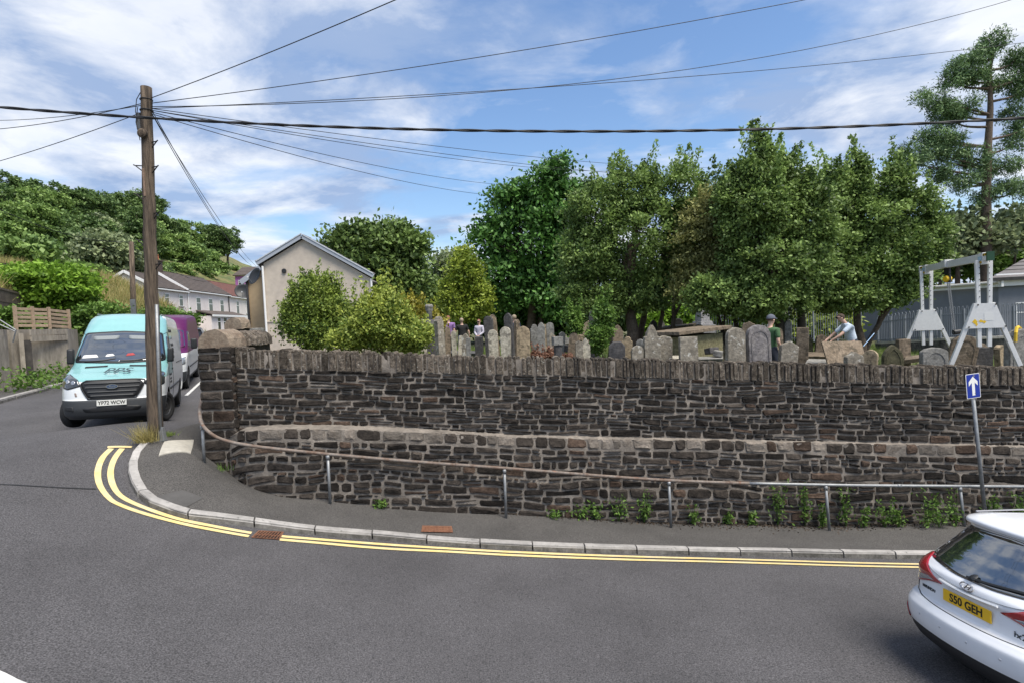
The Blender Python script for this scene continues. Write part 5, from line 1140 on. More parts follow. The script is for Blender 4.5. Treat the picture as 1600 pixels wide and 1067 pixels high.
df = thing('dark_fence', 'dark maroon close-boarded fence panel high on the bank', 'fence', (0, 0, 0)); d0, d1 = at(-40, 432, 32), at(15, 432, 34); M_maroon = mat('maroon_board', (.035, .018, .02), .8, obj_var=.2, var=.2, scale=4)
for k in range(12):
    a_, b_ = d0.lerp(d1, k / 12), d0.lerp(d1, (k + .94) / 12); hgt = at(0, 411, a_.y).z - at(0, 432, a_.y).z
    MB().add([a_ + Vector((0, 0, -.4)), b_ + Vector((0, 0, -.4)), b_ + Vector((0, 0, hgt)), a_ + Vector((0, 0, hgt)), a_ + Vector((0, .04, -.4)), b_ + Vector((0, .04, -.4)), b_ + Vector((0, .04, hgt)), a_ + Vector((0, .04, hgt))], [(0, 1, 2, 3), (4, 7, 6, 5), (0, 4, 5, 1), (1, 5, 6, 2), (2, 6, 7, 3), (3, 7, 4, 0)]).build('board', M_maroon, df)
sr = thing('stair_rail', 'thin pale metal stair handrail leaning down beside the garage wall', 'rail', (0, 0, 0)); y_ = foot[2].y - .3
for dy in (0, 9): MB().tube([at(-10, 494 + dy, y_), at(25, 516 + dy * .3, y_)], .022, 6).build('rail', M_galv, sr)
MB().tube([at(25, 516, y_), at(20, 535, y_)], .022, 6).build('post', M_galv, sr)

# ---- bungalow and hooped railings on the right
BY = 24.0
k0, k1 = at(1330, 472, 33), at(1560, 438, BY)
bg = thing('bungalow', 'single storey blue grey rendered building with white fascia behind the railings', 'building', (k1.x, k1.y, 1.4))
e0 = Vector((k0.x, k0.y, 0)); e1 = Vector((k1.x, k1.y, 0)); o1 = Vector(bg.location); zE = at(1560, 446, BY).z - 1.4
dB = (e0 - e1); Lb = dB.length; dB.normalize(); nB_ = Vector((dB.y, -dB.x, 0)); nB_ = nB_ if nB_.y < 0 else -nB_
side = (Vector((1.0, -.05, 0))).normalized()
V4 = [Vector((0, 0, 0)), dB * Lb, dB * Lb + side * 12, side * 12]
MB().add([v for v in V4] + [v + Vector((0, 0, zE)) for v in V4], [(0, 1, 5, 4), (1, 2, 6, 5), (2, 3, 7, 6), (3, 0, 4, 7), (4, 5, 6, 7)]).build('wall', M_grey_r, bg)
up_ = Vector((0, 0, 1))
MB().bar(-dB * .35 + nB_ * .18 + up_ * (zE + .05), dB * Lb + nB_ * .18 + up_ * (zE + .05), .12, .26).build('fascia', M_upvc, bg)
MB().tube([-dB * .3 + nB_ * .3 + up_ * (zE + .12), dB * Lb + nB_ * .3 + up_ * (zE + .12)], .07, 8).build('gutter', mat('cream_gutter', (.55, .53, .48), .5), bg)
fN = Vector((-side.y, side.x, 0)); fN = fN if fN.y < 0 else -fN
MB().bar(fN * .15 + up_ * (zE + .22) - side * .25, fN * .15 + side * 12 + up_ * (zE + .22), .1, .55).build('fascia', M_upvc, bg)
rz0 = zE + .42; cen = dB * Lb / 2 + side * 6 + up_ * (zE + 2.9); A_, B_ = -side * .3 + fN * .4 - dB * .2 + up_ * rz0, side * 12.4 + fN * .4 + up_ * rz0; D_ = dB * Lb - side * .3 + up_ * (zE + .15)
hp_ = at(1662, 372, BY + 4.5) - o1
A_ = at(1545, 440, BY - .4) - o1; B_ = A_ + side * 12
r_ = roof_slab(bg, A_, B_, hp_ + side * 4, hp_, .12, M_greyroof, nt=12)
MB().add([v + up_ * (zE + .16) for v in V4], [(0, 1, 2, 3)]).build('flat_roof', M_greyroof, bg)
wpx = at(1596, 496, BY)
window(bg, Vector((wpx.x, wpx.y, wpx.z)) - o1 + fN * .03 + Vector((.25, 0, 0)), 1.1, 1.35, side, up_, fN, True, False)
# low wall and railings along the far side of the cemetery
M_rail = mat('grey_rail_paint', (.20, .22, .25), .6, .2)
def hoop_fence(label, a, b, top, n, nm='hooped_railing', hoops=True):
    a, b = Vector(a), Vector(b); f = thing(nm, label, 'railing', a); d = b - a; step = d / n; u = Vector((0, 0, 1)); h = top
    bar0 = MB().tube([(0, 0, 0), (0, 0, h - .04)], .013, 5).mesh('bar'); bar0.materials.append(M_rail)
    hp = MB().tube([Vector((0, 0, h - .05)) + step * (.5 - .5 * math.cos(t)) + u * (.16 * math.sin(t)) for t in np.linspace(0, math.pi, 8)], .013, 5).mesh('hoop'); hp.materials.append(M_rail)
    for k in range(n + 1):
        o = bpy.data.objects.new('bar', bar0); C.objects.link(o); o.parent = f; o.location = step * k
        if hoops and k % 2 == 0 and k < n:
            o = bpy.data.objects.new('hoop', hp); C.objects.link(o); o.parent = f; o.location = step * k
    for z in (.12, h - .18): MB().bar(u * z, d + u * z, .05, .012).build('rail', M_rail, f)
    for k in range(0, n + 1, max(1, n // 4)): MB().box(step * k + u * (h / 2), (.06, .06, h + .02)).build('post', M_rail, f)
    return f
g0, g1, g2 = at(1372, 535, 24.5), at(1470, 529, 21), at(1625, 524, 19.5)
tp = at(1500, 482, 20.5).z - at(1500, 527, 20.5).z
hoop_fence('grey hooped top railing in front of the blue grey building', g1 + Vector((-.0, 0, 0)), g2, tp, 44)
hoop_fence('grey hooped top railing running behind the pine side of the gantry', g0, g1, tp, 34)
h0 = at(1195, 532, 23); h1 = at(1345, 535, 24)
hoop_fence('pale vertical bar railing behind the light blue shirt man', h0, h1, at(1290, 478, 23.5).z - at(1290, 533, 23.5).z, 40, hoops=False)
hoop_fence('grey bar railing behind the chest tomb and obelisk', at(1062, 520, 27), at(1200, 525, 24), 1.05, 36, hoops=False)
lw2 = thing('low_stone_wall', 'low dark stone wall with pale coping under the hooped railing', 'wall', (0, 0, 0))
M_lowstone = mat('far_rubble', (.03, .03, .03), .9, scale=4, col2=(.10, .095, .085), var=.5, bump=.8, bscale=12, spots=((.2, .19, .17), 7, .6, .6))
for a_, b_ in ((g0, g1), (g1, g2)):
    zb_ = 1.0; MB().add([Vector((p.x, p.y + dy, z)) for p in (a_, b_) for dy in (-.12, .2) for z in (zb_, p.z - .06)], [(0, 1, 3, 2), (4, 6, 7, 5), (0, 4, 5, 1), (2, 3, 7, 6), (1, 5, 7, 3)]).build('core', M_lowstone, lw2)
    for k in range(9):
        p, q = a_.lerp(b_, (k + .02) / 9), a_.lerp(b_, (k + .98) / 9); MB().add([Vector((v.x, v.y + dy, v.z + dz)) for v in (p, q) for dy in (-.17, .22) for dz in (-.06, .02)], [(0, 1, 3, 2), (4, 6, 7, 5), (0, 4, 5, 1), (2, 3, 7, 6), (1, 5, 7, 3), (0, 2, 6, 4)]).build('coping_slab', M_conc, lw2)
# ================================================================ gravestones, tombs, gantry, people
def gs(name, a, b, sp, bump=.8): return mat(name, a, .93, scale=4, col2=b, var=.45, bump=bump, bscale=22, spots=sp, obj_var=.14)
GM = dict(cream=gs('cream_stone', (.34, .31, .25), (.42, .39, .32), [((.10, .09, .075), 6, .54, .75)]), tan=gs('tan_stone', (.26, .20, .13), (.34, .27, .18), [((.09, .075, .05), 7, .54, .75)]),
          grey=gs('grey_stone', (.16, .155, .145), (.23, .225, .21), [((.06, .058, .055), 6, .58, .6), ((.4, .4, .37), 14, .66, .5)]), dark=gs('dark_slate', (.045, .044, .047), (.085, .08, .08), [((.2, .2, .19), 10, .66, .5)]),
          brown=gs('brown_stone', (.15, .115, .08), (.21, .165, .12), [((.06, .05, .035), 6, .54, .75)]), lichen=gs('lichened_stone', (.17, .15, .12), (.24, .215, .175), [((.5, .49, .45), 9, .58, .85), ((.06, .055, .045), 8, .62, .7)]),
          mauve=gs('mauve_stone', (.13, .12, .125), (.2, .185, .18), [((.46, .42, .36), 3.2, .64, .8), ((.05, .05, .055), 5, .60, .6)]), olive=gs('mossy_stone', (.07, .065, .035), (.11, .10, .06), [((.17, .16, .09), 7, .62, .6)]))
def outline(kind, w, h):
    """half outline from the shoulder to the apex, mirrored"""
    k = w / 2
    if kind == 'round': top_ = [(k * math.cos(a), h - k * .95 + k * .95 * math.sin(a)) for a in np.linspace(0, math.pi / 2, 9)]
    elif kind == 'low': top_ = [(k * math.cos(a), h - k * .5 + k * .5 * math.sin(a)) for a in np.linspace(0, math.pi / 2, 8)]
    elif kind == 'gothic': top_ = [(k * (1 - (1 - math.cos(a)) * 1.0) if 0 else k * (2 * math.cos(a * 60 / 90) - 1), h - k * 1.7 + k * 1.7 * math.sin(a * 60 / 90) / math.sin(R(60))) for a in np.linspace(0, math.pi / 2, 8)]
    elif kind == 'flat': top_ = [(k, h - .03), (k * .96, h)]
    elif kind == 'shoulder': top_ = [(k, h - k * .95), (k * .72, h - k * .92), (k * .70, h - k * .75)] + [(k * .68 * math.cos(a), h - k * .68 + k * .68 * math.sin(a)) for a in np.linspace(.1, math.pi / 2, 7)]
    elif kind == 'ogee': top_ = [(k, h - k * .9), (k * .98, h - k * .62), (k * .8, h - k * .42), (k * .5, h - k * .32), (k * .28, h - k * .16), (k * .12, h - k * .03)]
    elif kind == 'spire': top_ = [(k, h - k * 2.3), (k * .98, h - k * 1.6), (k * .66, h - k * 1.45), (k * .62, h - k * 1.0), (k * .36, h - k * .5), (k * .1, h - k * .05)]
    elif kind == 'chamfer': top_ = [(k, h - k * .55), (k * .6, h - k * .12), (k * .45, h)]
    else: top_ = [(k, h * .6), (k * .9, h * .8), (k * .5, h * .95), (k * .2, h)]
    R_ = [(k, 0), (k, (top_[0][1]) * .5)] + top_; L_ = [(-x, z) for x, z in reversed(R_) if x > 1e-4]
    return R_ + L_
def headstone(row):
    (xl, xr, yt, Y, kind, mm, lean, yaw, t, label) = row
    xm = (xl + xr) / 2; p = at(xm, yt, Y); zg_ = min(CEM(p.x, Y), p.z - .25) - .02; w = (xr - xl) * Y / F / max(.35, math.cos(R(yaw)) + .25 * abs(math.sin(R(yaw)))); h = p.z - zg_
    rr = random.Random(int(xl * 7 + yt)); P = [(x + rr.uniform(-1, 1) * .008, max(0, z + rr.uniform(-1, 1) * .006) if z > 0 else -.15) for x, z in outline(kind, w, h)]
    g = thing('headstone', label, 'headstone', (p.x, Y, zg_), group='gravestones in the cemetery'); g.rotation_euler = (R(rr.uniform(-3, 3)), R(lean), R(yaw))
    b = MB().prism(P, (0, -t / 2, 0), (1, 0, 0), (0, 0, 1), (0, 1, 0), t); MBm = b.build('slab', GM[mm], g, bevel=min(.018, t * .2, w * .06))
    if kind in ('round', 'gothic', 'low', 'shoulder') and w > .42 and Y < 16.5:
        q = [(x * .78, z) for x, z in outline('round' if kind != 'gothic' else 'gothic', w, h * .93) if True]; q = [(x, max(z, h * .12)) for x, z in q]
        n = len(q); vs = [(x, -t / 2 - .012, z) for x, z in q] + [(x * .9, -t / 2 - .012, (z - h * .5) * .94 + h * .5) for x, z in q] + [(x, -t / 2 + .005, z) for x, z in q] + [(x * .9, -t / 2 + .005, (z - h * .5) * .94 + h * .5) for x, z in q]
        MB().add(vs, [(i, (i + 1) % n, n + (i + 1) % n, n + i) for i in range(n)] + [(i, (i + 1) % n, 2 * n + (i + 1) % n, 2 * n + i) for i in range(n)] + [(n + i, n + (i + 1) % n, 3 * n + (i + 1) % n, 3 * n + i) for i in range(n)]).build('raised_border', GM[mm], g)
    return g
ROWS = [
 (391, 411, 513, 16, 'flat', 'grey', 0, 4, .2, 'grey flat topped stone beside the gate pier'),
 (396, 410, 523, 14.5, 'gothic', 'dark', 0, 0, .1, 'small dark pointed stone in front of the gate gap'),
 (681, 692, 494, 13, 'gothic', 'lichen', -1, 40, .16, 'tall narrow weathered pale slab seen edge-on next to the purple shirt man'),
 (692, 701, 510, 17, 'gothic', 'brown', 2, 15, .12, 'brown pointed stone in front of the purple shirt man'),
 (705, 712, 517, 16, 'round', 'cream', 0, 0, .1, 'small cream round topped stone between the two men with their backs turned'),
 (711, 717, 524, 14.5, 'ogee', 'cream', 6, 10, .1, 'thin cream stone leaning right below the black shirt man'),
 (719, 731, 521, 14, 'gothic', 'lichen', 2, 0, .12, 'rough pointed cream stone with lichen below the black shirt man'),
 (728, 735, 528, 13.4, 'flat', 'grey', 0, 0, .12, 'small grey square block stone beside the rough pointed one'),
 (741, 753, 526, 18, 'flat', 'dark', 1, 0, .3, 'dark grey square topped stone in front of the standing woman'),
 (757, 771, 494, 16.5, 'round', 'dark', -1, -12, .16, 'dark round topped stone with carved panel right of the woman'),
 (769, 779, 491, 17.5, 'gothic', 'brown', -3, 30, .14, 'tall narrow brown pointed stone behind the dark round topped one'),
 (763, 778, 515, 13.6, 'round', 'cream', -1, 0, .12, 'cream round topped stone with dirty stains in the pale pair'),
 (781, 797, 511, 12.8, 'round', 'cream', 0, -8, .14, 'cleanest pale cream round topped stone with dark side'),
 (789, 802, 489, 15.5, 'gothic', 'dark', -1, -15, .16, 'tallest dark gothic pointed stone behind the clean cream one'),
 (801, 808, 499, 16.5, 'gothic', 'brown', 3, 45, .12, 'thin brown slab edge-on beside the tallest dark gothic stone'),
 (807, 827, 510, 12.6, 'round', 'tan', 0, -6, .16, 'golden tan round topped stone with raised border'),
 (828, 841, 507, 17.5, 'shoulder', 'grey', 0, 0, .13, 'grey shouldered stone at the start of the row of four'),
 (838, 850, 504, 17, 'gothic', 'grey', 1, -10, .13, 'grey pointed stone, second in the row of four'),
 (847, 855, 507, 18.5, 'round', 'tan', 0, 10, .12, 'narrow tan round topped stone, third in the row of four'),
 (853, 865, 504, 17.5, 'round', 'grey', 0, 0, .13, 'grey round topped stone, last in the row of four'),
 (860, 868, 520, 15, 'gothic', 'lichen', -2, 0, .1, 'small pale pointed stone below the row of four'),
 (869, 879, 519, 15.5, 'round', 'grey', 4, 0, .1, 'grey round topped stone just behind the dark pillar stump'),
 (880, 894, 520, 14.8, 'round', 'brown', 9, -14, .13, 'brown round topped slab leaning well over to the right'),
 (899, 910, 532, 12.4, 'ogee', 'lichen', 0, 0, .1, 'rough whitish ogee stone, left half of the pale pair by the bush'),
 (908, 921, 528, 12.6, 'spire', 'cream', 0, 0, .12, 'pale marble spired stone, right half of the pale pair by the bush'),
 (903, 917, 501, 18, 'gothic', 'tan', 7, -20, .12, 'tan pointed slab leaning beside the small bush'),
 (916, 931, 482, 14.2, 'gothic', 'dark', 2, -30, .14, 'tall dark slate pointed stone rising from the small bush'),
 (956, 972, 508, 16, 'gothic', 'brown', 1, 0, .14, 'brown pointed stone in front of the tree trunk'),
 (951, 976, 534, 12.3, 'chamfer', 'dark', 0, -10, .3, 'thick dark grey stone with chamfered shoulders'),
 (969, 985, 526, 13.2, 'shoulder', 'tan', 3, -15, .16, 'tan shouldered stone behind the thick dark grey one'),
 (984, 1002, 540, 12.1, 'round', 'lichen', 3, 0, .12, 'small low brown stone spotted with lichen'),
 (994, 1007, 530, 13, 'round', 'grey', 0, -20, .12, 'grey round topped stone with ring border beside the spired one'),
 (1005, 1030, 507, 12.2, 'spire', 'lichen', 0, 0, .16, 'large spired stone covered in white lichen'),
 (1026, 1048, 525, 12.5, 'low', 'lichen', 0, 0, .15, 'broad low arched lichen stone joined to the spired one'),
 (1041, 1063, 518, 14.2, 'round', 'brown', 6, -25, .14, 'brown round topped stone leaning right behind the square lichen one'),
 (1061, 1089, 526, 12.1, 'flat', 'lichen', 0, 0, .14, 'square flat topped brown stone with white lichen streaks'),
 (1133, 1161, 512, 12.0, 'round', 'lichen', 0, 0, .16, 'round topped tan stone with a yellow oval carving'),
 (1149, 1168, 502, 14.4, 'ogee', 'brown', 7, -25, .14, 'tall brown slab leaning behind the oval carved stone'),
 (1169, 1204, 508, 12.0, 'round', 'mauve', -1, 0, .18, 'large mauve grey round topped stone next to the green shirt man'),
 (1212, 1238, 533, 11.95, 'ogee', 'lichen', 6, -10, .2, 'rough lichened ogee stone in front of the green shirt man'),
 (1209, 1223, 513, 15, 'round', 'brown', 0, 10, .13, 'brown round topped stone between the green shirt man and the trunk'),
 (1221, 1231, 500, 16, 'gothic', 'grey', 2, 0, .13, 'grey pointed stone against the dark tree trunk'),
 (1242, 1259, 512, 14, 'flat', 'brown', 2, -30, .14, 'brown slab propped against the tree trunk'),
 (1254, 1271, 526, 17, 'low', 'olive', -3, 0, .14, 'mossy low arched stone beyond the tree trunk'),
 (1268, 1284, 522, 16.5, 'ogee', 'brown', 7, -15, .14, 'brown ogee stone tilted beside the mossy low one'),
 (1319, 1346, 549, 11.9, 'ogee', 'lichen', 0, 0, .16, 'small rough pointed stone in front of the big tilted slab'),
 (1346, 1363, 546, 13, 'round', 'tan', 5, -45, .14, 'tan curved stone edge beside the big tilted slab'),
 (1379, 1408, 539, 14, 'gothic', 'olive', 0, -10, .16, 'dark mossy pointed arch stone behind the gantry leg'),
 (1402, 1420, 530, 15, 'flat', 'brown', 0, 0, .16, 'brown square block behind the mossy arch stone'),
 (1441, 1478, 543, 12.0, 'low', 'grey', 0, -8, .16, 'broad grey low arched stone under the far gantry frame'),
 (1473, 1508, 523, 13.2, 'round', 'brown', 10, -25, .16, 'big brown round stone tilted under the hoist chain'),
 (1516, 1541, 536, 14.2, 'round', 'brown', 0, 0, .14, 'brown round stone behind the near gantry frame'),
 (1520, 1546, 542, 13.2, 'low', 'dark', 0, -5, .16, 'dark low arched stone behind the near gantry frame'),
 (1556, 1574, 538, 13.6, 'low', 'tan', -8, 20, .14, 'tan broken stone right of the near gantry uprights'),
 (1571, 1612, 514, 12.3, 'round', 'grey', 0, 0, .18, 'large grey round stone with a yellow strap over it'),
 (1012, 1023, 500, 20, 'gothic', 'dark', 3, 0, .12, 'small dark pointed stone behind the large spired one'),
 (1050, 1062, 498, 21, 'round', 'dark', 4, -20, .14, 'black round topped stone behind the slim trunks'),
 (1030, 1040, 500, 22, 'gothic', 'grey', -3, 0, .12, 'thin grey stone between the slim trunks'),
 (1074, 1084, 507, 19, 'round', 'olive', 0, -20, .12, 'mossy small stone left of the obelisk base'),
 (1085, 1099, 507, 18, 'round', 'olive', 0, 0, .14, 'mossy round topped stone in front of the obelisk base'),
 (1120, 1132, 507, 18, 'round', 'tan', 12, -40, .14, 'tan stone slanting right of the obelisk base'),
 (656, 664, 498, 15, 'gothic', 'cream', 0, 0, .12, 'cream pointed stone half hidden in the yellow shrub'),
]
for r_ in ROWS: headstone(r_)
def cz(x, Y): return CEM(x, Y)
# tall column monument, pillar stump, obelisk, chest tomb, slabs
p = at(674, 550, 20); z0 = cz(p.x, 20); H_ = at(671, 476, 20).z - z0
m_ = thing('column_monument', 'slender grey column on a dark pedestal among yellow shrubs', 'monument', (p.x, 20, z0))
zp = at(672, 512, 20).z - z0
MB().box((0, 0, zp / 2), (.62, .62, zp)).build('pedestal', GM['dark'], m_, bevel=.02); MB().lathe([(.34, 0), (.36, .06), (.25, .12), (.2, .22), (.16, .3)], 16, c=(0, 0, zp)).build('shoulder', GM['dark'], m_, smooth=True)
MB().lathe([(.12, 0), (.10, H_ - zp - .5), (.15, H_ - zp - .42), (.13, H_ - zp - .35), (.17, H_ - zp - .3), (.12, H_ - zp - .22)], 14, c=(0, 0, zp + .22)).build('column', GM['grey'], m_, smooth=True)
p = at(872, 560, 12.4); z0 = cz(p.x, 12.4); hc = at(872, 526, 12.4).z - z0
m_ = thing('pillar_stump', 'dark square stone pillar stump with wider block on top', 'monument', (p.x, 12.4, z0), .2)
MB().box((0, 0, hc / 2 - .1), (.15, .15, hc - .1)).build('shaft', GM['dark'], m_, bevel=.01); MB().box((0, 0, hc - .1), (.23, .2, .2)).build('block', GM['grey'], m_, bevel=.015)
p = at(1098, 520, 24); z0 = cz(p.x, 24); zz = lambda y: at(1098, y, 24).z - z0
m_ = thing('obelisk', 'grey stone obelisk on stepped plinth behind the chest tomb', 'monument', (p.x, 24, z0), .3)
def frus(w0, w1, a, b): return MB().add([(s_ * w, t_ * w, z) for w, z in ((w0 / 2, a), (w1 / 2, b)) for s_, t_ in ((-1, -1), (1, -1), (1, 1), (-1, 1))], [(0, 1, 2, 3), (4, 5, 6, 7)] + [(i, (i + 1) % 4, 4 + (i + 1) % 4, 4 + i) for i in range(4)])
M_ob = gs('obelisk_stone', (.19, .19, .205), (.25, .25, .265), [((.1, .1, .105), 6, .6, .5)])
frus(.82, .82, 0, zz(508)).build('base', M_ob, m_, bevel=.02); frus(.66, .6, zz(508), zz(502)).build('step', M_ob, m_, bevel=.02); frus(.46, .42, zz(502), zz(485)).build('die', M_ob, m_, bevel=.02); frus(.36, .26, zz(485), zz(440)).build('shaft', M_ob, m_, bevel=.015); frus(.26, .01, zz(440), zz(433)).build('tip', M_ob, m_)
a_, b_ = at(1060, 524, 13.2), at(1136, 514, 14.6); d_ = (b_ - a_); d_.z = 0; L_ = d_.length; dd = d_.normalized(); nn = Vector((-dd.y, dd.x, 0)); z0 = cz(a_.x, 14) - .1
ct = thing('chest_tomb', 'long mossy chest tomb with overhanging slab top', 'tomb', (a_.x, a_.y, z0)); zt_ = (a_.z + b_.z) / 2 - z0
V = [dd * u + nn * v + Vector((0, 0, zt_ + (b_.z - a_.z) * (u / L_ - .5))) for u in (-.1, L_ + .1) for v in (-.1, .95)]
MB().add(V + [v + Vector((0, 0, .09)) for v in V], [(0, 1, 3, 2), (4, 6, 7, 5), (0, 4, 5, 1), (1, 5, 7, 3), (3, 7, 6, 2), (2, 6, 4, 0)]).build('table_slab', GM['brown'], ct, bevel=.015)
MB().add([dd * u + nn * v + Vector((0, 0, z)) for u in (.1, L_ - .1) for v in (.08, .8) for z in (.3, zt_ - .08)], [(0, 1, 3, 2), (4, 6, 7, 5), (0, 4, 5, 1), (2, 3, 7, 6), (1, 5, 7, 3), (0, 2, 6, 4)]).build('side_panel', gs('moss_panel', (.16, .15, .08), (.21, .19, .11), [((.1, .085, .05), 5, .6, .5)]), ct)
MB().add([dd * u + nn * v + Vector((0, 0, z)) for u in (0, L_) for v in (-.03, .9) for z in (-.2, .3)], [(0, 1, 3, 2), (4, 6, 7, 5), (0, 4, 5, 1), (2, 3, 7, 6), (1, 5, 7, 3), (0, 2, 6, 4)]).build('base', GM['brown'], ct)
def slab(label, pts, Y, t, m, drop=0, name='fallen_slab', cat='slab'):
    P = [at(x, y, Y + dy) for x, y, dy in pts]; o = P[0].copy(); n = len(P); d = Vector((0, t * .6, -t)) if drop == 0 else Vector((.05, t, 0))
    return tag(rel2(MB().add([p - o for p in P] + [p - o + d for p in P], [tuple(range(n)), tuple(range(2 * n - 1, n - 1, -1))] + [(i, (i + 1) % n, n + (i + 1) % n, n + i) for i in range(n)]).build(name, m, bevel=.012), o), label, cat)
def rel2(o, loc): o.location = loc; return o
slab('big brown slab stood on edge in front of the light blue shirt man', [(1294, 570, 0), (1355, 568, .1), (1346, 533, .35), (1284, 534, .25)], 12.9, .14, GM['brown'], 1)
slab('flat grave slab lying beyond the tree trunk', [(1257, 556, 0), (1300, 557, .1), (1300, 551, .9), (1258, 549, .8)], 15.5, .15, GM['brown'])
slab('lower pale grave slab lying behind the wall coping', [(1258, 568, 0), (1300, 569, 0), (1298, 561, .9), (1262, 560, .9)], 13.2, .12, GM['grey'])
slab('flat tomb slab lying under the far gantry frame', [(1413, 562, 0), (1445, 558, .4), (1446, 553, 1.2), (1415, 556, .9)], 14, .12, GM['brown'])
slab('pale flat slab in front of the leaning brown stone', [(1046, 560, 0), (1063, 560, 0), (1062, 555, .6), (1048, 555, .6)], 12.6, .1, GM['cream'])
slab('long flat tomb top behind the slim tree trunks', [(1030, 513, 0), (1075, 508, .3), (1088, 505, 1.2), (1040, 509, 1)], 18.5, .2, GM['brown'])
slab('grey kerb slab before the chest tomb', [(1088, 561, 0), (1130, 560, .1), (1130, 556, .6), (1092, 557, .6)], 12.8, .12, GM['grey'])
slab('dark flat ledger slab near the standing woman', [(690, 551, 0), (752, 552, 0), (748, 548, 1.5), (694, 547, 1.5)], 20, .15, GM['dark'])
for k, (x, y, Y, s_) in enumerate([(890, 533, 16, .3), (900, 528, 16.4, .26), (888, 545, 15.6, .28), (1068, 521, 15, .2), (1075, 525, 15.2, .16), (1112, 548, 13.5, .22), (1122, 552, 13.2, .2)]):
    p = at(x, y, Y); b = MB().box((0, 0, 0), (s_ * 1.3, s_, s_ * .7), Matrix.Rotation(k * .7, 3, 'Z') @ Matrix.Rotation(.2 * (k % 3 - 1), 3, 'X')).build('broken_block', GM[['grey', 'brown', 'dark'][k % 3]], bevel=.02); b.location = p
    tag(b, ['loose broken tomb block heaped by the leaning brown slab', 'loose broken stone block on the chest tomb'][k > 2], 'block', 'broken tomb blocks')
# yellow strap on the big grey stone
q = at(1589, 512, 12.12); MB_ = MB().tube([at(1587, 534, 12.1), at(1587.5, 520, 12.1), at(1588.5, 513, 12.15), at(1591, 511, 12.3), at(1594, 513, 12.45)], .035, 6).build('lifting_strap', mat('yellow_webbing', (.6, .4, .03), .8)); tag(MB_, 'yellow webbing strap looped over the large grey round stone', 'strap')
tl = thing('blue_tool', 'thin blue handled tool leaning behind the big brown slab', 'tool', at(1349, 541, 14)); MB().tube([(0, 0, 0), at(1366, 521, 14.2) - at(1349, 541, 14)], .012, 6).build('handle', mat('blue_paint', (.08, .22, .42), .4), tl); MB().bar(at(1364, 519, 14.2) - at(1349, 541, 14), at(1371, 520, 14.2) - at(1349, 541, 14), .02).build('cross_piece', M_iron, tl)

# ---- aluminium gantry
M_alu = mat('gantry_aluminium', (.68, .68, .67), .45, .05, var=.06, scale=5); M_haz = mat('hazard_yellow', (.75, .48, .02), .5); M_green = mat('green_cap', (.012, .06, .028), .5)
gt = thing('gantry_crane', 'white aluminium A-frame lifting gantry with yellow hoist over the gravestones', 'gantry', (0, 0, 0))
fr_ = [dict(Y=15.2, x=1447, pt=484.5, pb=516.2, beam=423), dict(Y=12.0, x=1540.5, pt=474, pb=512.5, beam=402)]
tops = [at(f['x'] + (0, -4)[i], f['beam'], f['Y']) for i, f in enumerate(fr_)]
bd = (tops[1] - tops[0]); bdh = Vector((bd.x, bd.y, 0)).normalized(); ph_ = Vector((-bdh.y, bdh.x, 0)); ph_ = ph_ if ph_.x > 0 else -ph_
zb_ = (tops[0].z + tops[1].z) / 2 + .02
ends = [Vector((tops[0].x, tops[0].y, zb_)) - bdh * .32, Vector((tops[1].x, tops[1].y, zb_)) + bdh * .30]
bm_ = MB().bar(ends[0], ends[1], .09, .19).bar(ends[0] + Vector((0, 0, .1)), ends[1] + Vector((0, 0, .1)), .13, .025).bar(ends[0] - Vector((0, 0, .1)), ends[1] - Vector((0, 0, .1)), .13, .025)
def ibeam(a, b, name, w, h, m):
    a, b = Vector(a), Vector(b); d = (b - a).normalized(); s_ = d.cross(Vector((0, 0, 1))).normalized(); u = s_.cross(d)
    V = [p + s_ * x * w / 2 + u * z * h / 2 for p in (a, b) for x in (-1, 1) for z in (-1, 1)]
    return MB().add(V, [(0, 1, 3, 2), (4, 6, 7, 5), (0, 4, 5, 1), (2, 3, 7, 6), (1, 5, 7, 3), (0, 2, 6, 4)]).build(name, m, gt, bevel=.006)
bo = ibeam(ends[0], ends[1], 'beam', .1, .17, M_alu); up_ = Vector((0, 0, 1))
for sgn, e in ((1, ends[0]), (-1, ends[1])):
    for k in range(7):
        for s_ in (-1, 1):
            o = MB().box((0, 0, 0), (.03, .004, .055), Matrix.Rotation(math.atan2(bdh.y, bdh.x), 3, 'Z')).build('hazard_stripe', M_haz if k % 2 == 0 else M_ink, gt); o.location = e + bdh * sgn * (.03 + k * .04) + ph_ * s_ * .053 + up_ * .05
    MB().box((0, 0, 0), (.05, .13, .2), Matrix.Rotation(math.atan2(bdh.y, bdh.x), 3, 'Z')).build('end_cap', M_green if sgn < 0 else M_alu, gt).location = e - bdh * sgn * .02
